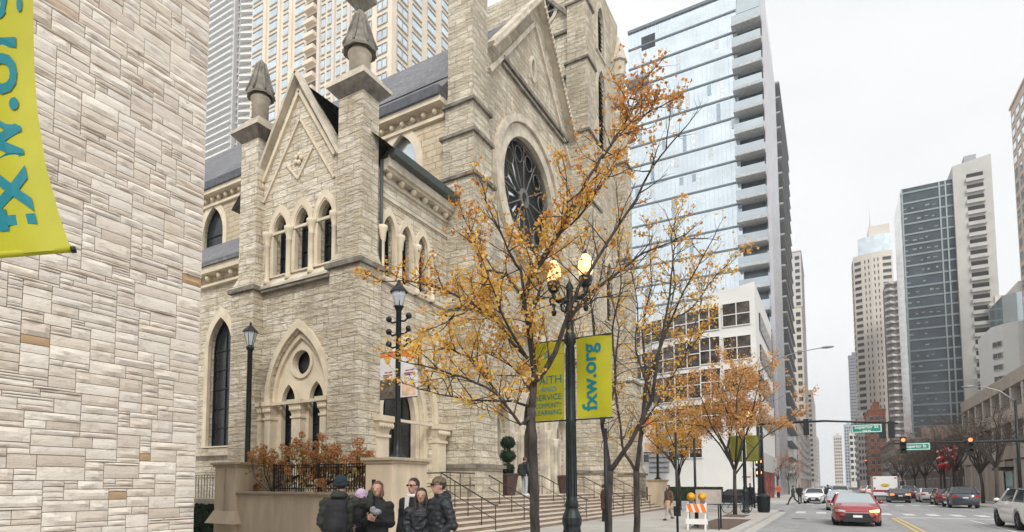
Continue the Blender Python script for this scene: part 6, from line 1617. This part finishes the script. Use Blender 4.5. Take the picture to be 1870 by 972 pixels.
# white box van / ambulance
vr = thing('van', 'white box van with a red stripe and yellow oval badge in the right lane', 'van', (0, 0, 0), 'vehicles in the street')
m = MB(); m.box(-1.15, 1.15, -1.2, 3.2, .55, 2.75); m.build('box_body', CW, vr, .06)
m = MB(); m.hexa([(-1.0, -3.0, .5), (1.0, -3.0, .5), (1.0, -1.2, .5), (-1.0, -1.2, .5), (-.95, -2.9, 1.2), (.95, -2.9, 1.2), (.92, -1.2, 2.3), (-.92, -1.2, 2.3)]); m.build('cab', CW, vr, .05)
MB().box(-1.17, 1.17, -1.1, 3.22, 1.0, 1.22).build('red_stripe', CR, vr)
MB().ell((0, 3.22, 1.75), (.42, .03, .2), 14, 8).build('badge', mat('yellow badge', (.65, .42, .05), .5), vr)
MB().box(-1.1, 1.1, 3.2, 3.3, .45, .6).build('rear_bumper', BUMP, vr)
for sg in (1, -1):
    MB().box(sg*1.0-.08, sg*1.0+.08, 3.2, 3.24, 1.3, 1.5).build('tail_light', TAILL, vr)
    MB().box(sg*.95-.1, sg*.95+.1, 3.2, 3.24, 2.5, 2.62).build('marker_light', TAILL, vr)
    for y in (-2.1, 2.0):
        w_ = MB().lathe((sg*.98, y, .42), [(.24, -.12), (.42, -.12), (.42, .12), (.24, .12)], 20, axis=0).build('wheel', TYRE, vr); MB().lathe((sg*.98, y, .42), [(.25, -.1), (.25, .1*sg), (0, .11*sg)], 12, axis=0).build('rim', RIM, w_)
place(vr, (5.3, 84, RZ), math.radians(180)); 
# ------------------------------------------------------------------ people
SKIN = mat('skin', (.44, .26, .19), .55, var=.06, scale=20); SKIN2 = mat('deeper skin', (.33, .19, .13), .55, var=.06, scale=20)
def remesh(mb, name, m, parent, vox=.016, smooth=4, noise_amp=0, nscale=7, seed=0, extra=None):
    me = bpy.data.meshes.new('tmp'); me.from_pydata(mb.v, [], mb.f); me.update()
    bm = bmesh.new(); bm.from_mesh(me); bmesh.ops.recalc_face_normals(bm, faces=bm.faces); bm.to_mesh(me); bm.free()
    o = bpy.data.objects.new('tmp', me); COL.objects.link(o)
    a = o.modifiers.new('r', 'REMESH'); a.mode = 'VOXEL'; a.voxel_size = vox
    b = o.modifiers.new('s', 'SMOOTH'); b.factor = .5; b.iterations = smooth
    dg = bpy.context.evaluated_depsgraph_get(); dg.update()
    me2 = bpy.data.meshes.new_from_object(o.evaluated_get(dg)); bpy.data.objects.remove(o)
    if noise_amp:
        me2.update()
        nr = [v.normal.copy() for v in me2.vertices]
        for v, n in zip(me2.vertices, nr):
            q = Vector((v.co.x*nscale+seed, v.co.y*nscale, v.co.z*nscale*1.7)); v.co += n*(noise.noise(q)*noise_amp)
    if extra:      # detached refinements joined into the same continuous mesh object
        bm = bmesh.new(); bm.from_mesh(me2); t = bpy.data.meshes.new('t2'); t.from_pydata(extra.v, [], extra.f); bm.from_mesh(t); bm.to_mesh(me2); bm.free()
    me2.name = name; me2.materials.clear(); me2.materials.append(m)
    for p in me2.polygons: p.use_smooth = True
    o = bpy.data.objects.new(name, me2); COL.objects.link(o); setparent(o, parent); return o
def loft(mb, secs, n=16):
    """secs: (cx, cy, z, rx, ry)"""
    vs = [(cx+rx*math.cos(2*PI*k/n), cy+ry*math.sin(2*PI*k/n), z) for cx, cy, z, rx, ry in secs for k in range(n)]
    fs = [(i*n+k, i*n+(k+1) % n, (i+1)*n+(k+1) % n, (i+1)*n+k) for i in range(len(secs)-1) for k in range(n)]
    fs += [tuple(range(n))[::-1], tuple(range((len(secs)-1)*n, len(secs)*n))]
    mb.add(vs, fs, True)
def limb(mb, pts, rad, n=10):
    mb.tube(pts, rad, n)
    for p, r_ in zip(pts, rad): mb.ell(p, (r_, r_, r_), 10, 7)
def hand(mb, w, d, side, curl=.5):
    """w wrist, d pointing direction; palm, thumb and four unequal curled fingers"""
    w = Vector(w); d = Vector(d).normalized(); s = d.cross(Vector((0, 1, 0)))
    s = s.normalized() if s.length > .1 else Vector((1, 0, 0)); n = s.cross(d).normalized()
    pc = w+d*.05
    mb.hexa([pc+d*a*.045+s*b_*.038+n*c*.013 for c in (-1, 1) for a, b_ in ((-1, -1), (1, -1), (1, 1), (-1, 1))])
    for i, L in enumerate((.068, .078, .073, .058)):
        b_ = pc+d*.04+s*(-.029+.0195*i); p1 = b_+d*L*.45; p2 = p1+(d*(1-curl)+n*curl).normalized()*L*.32; p3 = p2+(d*(1-1.5*curl)+n*curl*1.3).normalized()*L*.25
        mb.tube([b_-d*.012, p1, p2, p3], [.0095, .009, .008, .0065], 7)
    t0 = w+d*.02+s*(side*.03); t1 = t0+(d*.6+s*side*.8).normalized()*.04; t2 = t1+(d*.9+s*side*.2+n*.3).normalized()*.03
    mb.tube([t0, t1, t2], [.013, .0105, .008], 7)
def person(label, loc, rz, h=1.75, arms=None, legs='stand', top=None, top_len=.80, trousers=None, skin=SKIN, hair=None, hairlen=0, cap=None, hood=False, glasses=False, puffy=0., vox=.016, coat_flare=0., shoes=None, scarf=None, detail=True, lean=0., headturn=0., group='people on the pavement', backpack=None, collar=True):
    r = thing('person', label, 'person', (0, 0, 0), group); k = h/1.75
    hipz = .93
    legp = {'stand': [((.09, 0, .92), (.10, -.01, .5), (.105, .01, .08)), ((-.09, 0, .92), (-.10, -.01, .5), (-.105, .01, .08))],
            'walk': [((.09, 0, .92), (.09, -.17, .53), (.09, -.26, .10)), ((-.09, 0, .92), (-.09, .06, .5), (-.09, .33, .16))],
            'stride': [((.09, 0, .90), (.09, -.24, .55), (.09, -.42, .12)), ((-.09, 0, .90), (-.09, .14, .5), (-.09, .5, .2))]}[legs]
    arms = arms or [((.2, 0, 1.40), (.265, .03, 1.13), (.25, -.06, .90)), ((-.2, 0, 1.40), (-.265, .03, 1.13), (-.25, -.06, .90))]
    b = MB()
    for l in legp:
        limb(b, l, [.078, .052, .036]); ft = Vector(l[2]); b.ell((ft.x, ft.y-.06, ft.z-.04), (.042, .115, .04), 10, 7)
    loft(b, [(0, 0, .82, .13, .10), (0, 0, .92, .155, .11), (0, -.005, 1.05, .14, .1), (0, -.01, 1.2, .155, .105), (0, -.01, 1.32, .175, .11), (0, 0, 1.40, .17, .095), (0, 0, 1.45, .11, .075), (0, .005, 1.5, .056, .056), (0, -.005, 1.58, .052, .056)])
    for a in arms: limb(b, a, [.05, .04, .028])
    ct, st_ = math.cos(headturn), math.sin(headturn)
    hc = Vector((0, -.02, 1.645))
    def hp(x, y, z): return (hc.x+x*ct-y*st_, hc.y+x*st_+y*ct, hc.z+z)
    b.ell(hp(0, 0, .012), (.076, .094, .105), 18, 12, rz=headturn)
    b.ell(hp(0, -.018, -.052), (.056, .068, .065), 14, 9, rz=headturn)
    b.ell(hp(0, -.058, -.088), (.026, .026, .02), 8, 6)
    b.tube([hp(0, -.088, .012), hp(0, -.108, -.022), hp(0, -.09, -.036)], [.009, .017, .012], 8)
    b.ell(hp(0, -.080, -.062), (.024, .012, .007), 8, 5)
    for s in (-1, 1): b.ell(hp(s*.077, .008, -.008), (.012, .02, .03), 8, 6); b.ell(hp(s*.032, -.08, .026), (.02, .012, .007), 8, 5)
    x_ = MB()
    if detail:
        for a, sd in zip(arms, (1, -1)):
            d = Vector(a[2])-Vector(a[1]); hand(x_, a[2], d, -sd, .45)
    else:
        for a in arms:
            d = (Vector(a[2])-Vector(a[1])).normalized(); hand(x_, a[2], d, 1, .4)
    remesh(b, 'body', skin, r, vox=max(.011, vox*.7) if detail else vox, smooth=2, extra=x_)
    if detail:
        for s in (-1, 1):
            MB().ell(hp(s*.031, -.083, .010), (.011, .008, .006), 8, 6).build('eye', mat('eye dark', (.03, .02, .015), .2), r)
        MB().ell(hp(0, -.0925, -.063), (.022, .006, .0045), 8, 5).build('lips', mat('lips', (.36, .13, .11), .5), r)
    # trousers
    if trousers:
        t = MB()
        for l in legp: limb(t, [l[0], l[1], (l[2][0], l[2][1], l[2][2]+.0)], [.098, .072, .060])
        loft(t, [(0, 0, .78, .11, .09), (0, 0, .86, .16, .12), (0, 0, 1.02, .165, .12)])
        remesh(t, 'trousers', trousers, r, vox, 3, .008, 11, 3)
    for l in legp:
        f = MB(); p = l[2]; f.ell((p[0], p[1]-.055, p[2]-.035), (.05, .135, .05), 12, 7, fn=lambda q: Vector((q.x, q.y, max(q.z, -.7)))); f.ell((p[0], p[1]+.01, p[2]), (.048, .05, .06), 10, 6)
        f.build('shoe', shoes or BLACKM, r)
    if top:
        t = MB(); z0 = top_len; e = .010+puffy*.010; fl = coat_flare
        loft(t, [(0, 0, z0, .175+e+fl, .135+e+fl*.8), (0, 0, (z0+1.05)/2, .17+e+fl*.5, .13+e+fl*.4), (0, -.003, 1.05, .160+e, .122+e), (0, -.01, 1.2, .17+e, .125+e), (0, -.01, 1.33, .192+e, .128+e), (0, 0, 1.41, .188+e*.6, .112+e*.6), (0, 0, 1.465, .13, .092), (0, 0, 1.50, .085, .08), (0, -.003, 1.535, .078, .08)] if collar else
             [(0, 0, z0, .175+e+fl, .135+e+fl*.8), (0, 0, (z0+1.05)/2, .17+e+fl*.5, .13+e+fl*.4), (0, -.003, 1.05, .160+e, .122+e), (0, -.01, 1.2, .17+e, .125+e), (0, -.01, 1.33, .192+e, .128+e), (0, 0, 1.41, .188+e*.6, .112+e*.6), (0, 0, 1.455, .13, .092), (0, 0, 1.475, .1, .085)])
        for a in arms: limb(t, [a[0], a[1], a[2]], [.072+e*.7, .062+e*.6, .048+e*.4])
        if hood: t.ell((0, .085, 1.49), (.125, .085, .085), 14, 8); t.ell((0, .02, 1.49), (.12, .10, .055), 14, 8)
        remesh(t, 'coat' if top_len < .75 else 'jacket', top, r, vox, 4 if not puffy else 3, .016+puffy*.012, 9 if not puffy else 12, rnd.random()*9)
    if scarf: 
        s = MB(); s.add([(-.05, -.150, 1.49), (.04, -.15, 1.49), (.01, -.168, 1.15), (-.06, -.165, 1.12)], [(0, 1, 2, 3)]); s.tube([(.09*math.cos(a), -.01+.095*math.sin(a), 1.50) for a in [i*2*PI/12 for i in range(13)]], .028, 7); s.build('scarf', scarf, r)
    if hair:
        q = MB(); q.ell(hp(0, .016, .030), (.088, .10, .105), 18, 12, rz=headturn, fn=lambda v: v if not (v.y < -.35 and v.z < .42) else Vector((v.x*.85, v.y*.55, v.z*.8)))
        if hairlen:
            q.ell(hp(0, .05, -.05-hairlen*.35), (.092, .06, .08+hairlen*.55), 14, 10, rz=headturn)
            for s in (-1, 1): q.tube([hp(s*.075, -.02, .03), hp(s*.088, -.03, -.08), hp(s*.085, -.06, -.10-hairlen), ], [.025, .03, .022], 8)
        remesh(q, 'hair', hair, r, max(.011, vox*.8), 1, .008, 40, 2)
    if cap == 'beanie' or isinstance(cap, tuple) and cap[0] == 'beanie':
        cm_ = cap[1]; q = MB(); q.ell(hp(0, .012, .045), (.096, .108, .105), 18, 12, fn=lambda v: Vector((v.x, v.y, max(v.z, -.25)))); q.lathe(hp(0, .012, 0), [(.096, -.02), (.106, -.01), (.104, .035), (.096, .04)], 18); q.build('beanie', cm_, r)
    if isinstance(cap, tuple) and cap[0] == 'cap':
        q = MB(); q.ell(hp(0, .012, .045), (.094, .106, .09), 18, 12, rz=headturn, fn=lambda v: Vector((v.x, v.y, max(v.z, -.1))))
        vis = [hp(x, y, z) for x, y, z in ((-.07, -.07, .045), (.07, -.07, .045), (.06, -.15, .035), (0, -.175, .03), (-.06, -.15, .035))]; vis2 = [(a, b_, c-.008) for a, b_, c in vis]
        q.add(vis+vis2, [(0, 1, 2, 3, 4), (9, 8, 7, 6, 5)]+[(i, (i+1) % 5, (i+1) % 5+5, i+5) for i in range(5)]); q.build('cap', cap[1], r)
    if glasses:
        q = MB()
        for s in (-1, 1): q.ell(hp(s*.034, -.094, .013), (.026, .01, .018), 10, 6); q.bar(hp(s*.06, -.085, .018), hp(s*.08, .01, .012), .006, .008)
        q.bar(hp(-.012, -.1, .018), hp(.012, -.1, .018), .006, .006); q.build('sunglasses', mat('sunglasses', (.03, .015, .01), .1), r)
    if backpack:
        q = MB(); loft(q, [(0, .235, .90, .15, .10), (0, .25, 1.0, .165, .12), (0, .25, 1.2, .165, .12), (0, .235, 1.38, .15, .10), (0, .22, 1.44, .11, .07)]); q.ell((0, .34, 1.08), (.12, .06, .12), 12, 8)
        bp = remesh(q, 'backpack', backpack, r, vox, 3, .01, 9)
        for s in (-1, 1): MB().tube([(s*.1, .17, 1.40), (s*.12, .02, 1.475), (s*.13, -.13, 1.36), (s*.16, -.12, 1.15), (s*.17, .1, 1.0)], .02, 7).build('strap', backpack, bp)
    r.location = loc; r.rotation_euler = (0, 0, rz); r.scale = (k, k, k)
    return r
DKC = mat('black wool', (.014, .015, .018), .85, var=.3, scale=9, obj=True); NAVY = mat('navy fabric', (.022, .030, .042), .7, var=.3, scale=8, obj=True); OLV = mat('dark olive jacket', (.021, .025, .019), .75, var=.3, scale=8, obj=True)
BRN = mat('brown coat', (.13, .07, .045), .8, var=.3, scale=8, obj=True); TANC = mat('tan skirt fabric', (.48, .34, .22), .8, var=.12, obj=True); GRYT = mat('light grey trousers', (.42, .43, .46), .8, var=.1, obj=True); JEAN = mat('dark trousers', (.02, .022, .03), .8, var=.25, obj=True)
TEALB = mat('teal navy beanie', (.012, .024, .034), .9, var=.25, scale=30, obj=True); LIL = mat('lilac beanie', (.52, .38, .52), .9, var=.12, scale=30, obj=True); CAMO = mat('brown patterned cap', (.12, .095, .06), .85, var=.6, scale=26, obj=True)
HBR = mat('reddish brown hair', (.12, .045, .03), .6, var=.4, scale=30, obj=True); HDK = mat('dark brown hair', (.03, .018, .014), .5, var=.4, scale=30, obj=True); GFUR = mat('grey fleece', (.24, .24, .27), .95, var=.4, scale=30, bump=.8, bscale=60, obj=True)
SCF = mat('white scarf', (.66, .64, .62), .9, var=.1, obj=True); PUFF = mat('black puffer nylon', (.012, .015, .02), .55, var=.3, scale=9, obj=True); WSHOE = mat('white trainers', (.7, .7, .7), .6); ORC = mat('orange red coat', (.55, .10, .05), .8, var=.1, obj=True); GRC = mat('dark green coat', (.03, .055, .045), .8, var=.2, obj=True)
TN = 8.6
def at(px, T, z=0): q = P(px, 900, T=T); return (q.x, q.y, z)
def away(px, T):     # yaw that turns a front (-y) straight towards the camera
    q = P(px, 900, T=T); return math.atan2(q.x, -q.y)*1.0
def face(px, T, turn=0): q = P(px, 900, T=T); return math.atan2(-q.x, q.y)+turn     # front towards viewer
pA = person('person in a teal beanie and dark olive jacket with a black backpack, seen from behind', at(622, 8.5), face(622, 8.5)+PI-.25, 1.80,
    arms=[((.2, 0, 1.40), (.25, .05, 1.12), (.2, -.12, .95)), ((-.2, 0, 1.41), (-.36, -.20, 1.36), (-.36, -.42, 1.54))], top=OLV, top_len=.86, trousers=JEAN, cap=('beanie', TEALB), puffy=.6, backpack=DKC, hood=True, hair=HDK, vox=.014)
pA2 = person('person in black with a lilac beanie, mostly hidden behind the backpack wearer', at(660, 9.2), face(660, 9.2)-.6, 1.60, top=DKC, top_len=.6, trousers=JEAN, cap=('beanie', LIL), hair=HDK, hairlen=.1, vox=.016,
    arms=[((.2, 0, 1.40), (.26, -.05, 1.13), (.08, -.22, 1.12)), ((-.2, 0, 1.40), (-.26, -.05, 1.13), (-.08, -.24, 1.08))])
pC = person('woman with short reddish hair in a long black coat facing the group', at(690, 8.9), face(690, 8.9)-.35, 1.73, top=DKC, top_len=.5, coat_flare=.05, trousers=JEAN, hair=HBR, hairlen=.02, vox=.014, hood=False,
    arms=[((.18, 0, 1.40), (.21, .0, 1.13), (.07, -.24, 1.20)), ((-.18, 0, 1.40), (-.21, -.02, 1.13), (-.05, -.25, 1.22))])
pD = person('man in dark coat, sunglasses and white scarf, leftmost of the three by the pedestal', at(756, 9.2), face(756, 9.2)-.7, 1.78, top=DKC, top_len=.45, trousers=JEAN, hair=HDK, glasses=True, scarf=SCF, vox=.014, collar=False)
pE = person('woman with long dark hair in a black puffer, between the two men', at(770, 8.7), face(770, 8.7)-.15, 1.63, top=PUFF, top_len=.62, puffy=.8, trousers=JEAN, hair=HDK, hairlen=.24, vox=.014, scarf=None,
    arms=[((.19, 0, 1.40), (.25, .0, 1.13), (.1, -.18, 1.02)), ((-.19, 0, 1.40), (-.25, .0, 1.13), (-.1, -.18, 1.0))])
pF = person('man in patterned cap, sunglasses and black hooded puffer, hands in pockets', at(803, 8.3), face(803, 8.3)-1.15, 1.79, top=PUFF, top_len=.74, puffy=1.0, trousers=JEAN, hair=HDK, cap=('cap', CAMO), glasses=True, hood=True, vox=.014,
    arms=[((.22, 0, 1.40), (.30, .06, 1.12), (.2, -.12, .98)), ((-.22, 0, 1.40), (-.30, .06, 1.12), (-.2, -.12, .98))])
fb = thing('fleece_bag', 'grey fleece muff held in front of the black coats of the left group', 'bag', at(686, 8.62, 1.36))
b_ = MB(); c = at(686, 8.6, 1.36); b_.ell((c[0]+.02, c[1], c[2]-.06), (.085, .06, .05), 12, 8); b_.ell((c[0]-.03, c[1]-.02, c[2]-.03), (.05, .05, .055), 12, 8); b_.build('fleece', GFUR, fb)
def local_to_world(o, p):
    k = o.scale[0]; a = o.rotation_euler[2]; x, y, z = p
    return Vector((o.location[0]+k*(x*math.cos(a)-y*math.sin(a)), o.location[1]+k*(x*math.sin(a)+y*math.cos(a)), o.location[2]+k*z))
hp_ = local_to_world(pA, (-.36, -.53, 1.64)); ph = thing('phone', 'dark phone held up by the backpack wearer above the lilac beanie', 'phone', hp_)
MB().box(hp_.x-.036, hp_.x+.036, hp_.y-.005, hp_.y+.005, hp_.z-.06, hp_.z+.09).build('phone_body', BLACKM, ph)
# the landing, steps and pavement further on
person('visitor in black jacket and grey trousers standing on the church landing', (-12.15, 24.6, 1.2), face(957, 27)+2.3, 1.76, top=NAVY, top_len=.86, trousers=GRYT, hair=HBR, shoes=WSHOE, vox=.022, detail=False, backpack=OLV)
q = P(1103, 930, T=27); person('person in a brown coat standing on the lower steps behind the sign post', (q.x, q.y, .3 if q.x < -9.9 else 0), face(1103, 27)+1.9, 1.70, top=mat('maroon coat', (.10, .035, .03), .8, obj=True), top_len=.6, trousers=JEAN, hair=HDK, vox=.022, detail=False)
q = P(1222, 951, Z=0); person('woman in brown jacket, tan skirt and pale trousers walking past the far pedestal', (q.x, q.y, 0), face(1222, 27)-.9, 1.66, top=BRN, top_len=.92, trousers=mat('pale grey trousers', (.40, .36, .33), .8, obj=True), hair=HDK, hairlen=.08, legs='walk', vox=.02, detail=False)
last = [o for o in COL.objects if o.name.startswith('person') and o.parent is None][-1]
me_ = MB(); loft(me_, [(0, 0, .55, .25, .22), (0, 0, .75, .22, .19), (0, 0, 1.0, .185, .145)]); me_.build('skirt', TANC, last, local=True)
def walker(label, px, py, rz, h, top, tr, legs='walk', tl=.8, hair=HDK, Z=RZ, **k):
    q = P(px, py, Z=Z); return person(label, (q.x, q.y, Z), rz, h, top=top, top_len=tl, trousers=tr, legs=legs, hair=hair, vox=.03, detail=False, **k)
walker('walker in dark green coat striding off the kerb towards the crosswalk', 1449, 923, -PI/2-.2, 1.74, GRC, JEAN, 'stride', .75)
walker('person in black standing behind the striding walker at the corner', 1461, 919, .4, 1.78, DKC, JEAN, 'stand', .7)
walker('person in teal black jacket standing in the road between the white cars', 1513, 921, PI, 1.8, NAVY, mat('faded brown trousers', (.25, .18, .15), .8, obj=True), 'stand', .85)
walker('person in orange red coat beside the dark red shopfront', 1422, 910, .5, 1.7, ORC, JEAN, 'stand', .75, Z=0)
walker('person in black and white jacket waiting by the corner signal pole', 1390, 927, -.8, 1.76, NAVY, JEAN, 'stand', .85, Z=0, scarf=SCF, backpack=DKC)
walker('person in black at the corner, left of the signal pole', 1371, 926, .6, 1.78, DKC, JEAN, 'stand', .75, Z=0)
# ------------------------------------------------------------------ air
hz = MB().box(-420, 420, -60, 1150, -1.7, 222).build('haze', [])
hm = bpy.data.materials.new('thin autumn haze'); hm.use_nodes = True; hn = hm.node_tree; hn.nodes.clear()
ho = hn.nodes.new('ShaderNodeOutputMaterial'); hv = hn.nodes.new('ShaderNodeVolumePrincipled')
hv.inputs['Color'].default_value = (.93, .95, .98, 1); hv.inputs['Density'].default_value = .00042; hv.inputs['Anisotropy'].default_value = .2
hn.links.new(hv.outputs[0], ho.inputs['Volume']); hz.data.materials.append(hm); tag(hz, kind='stuff')
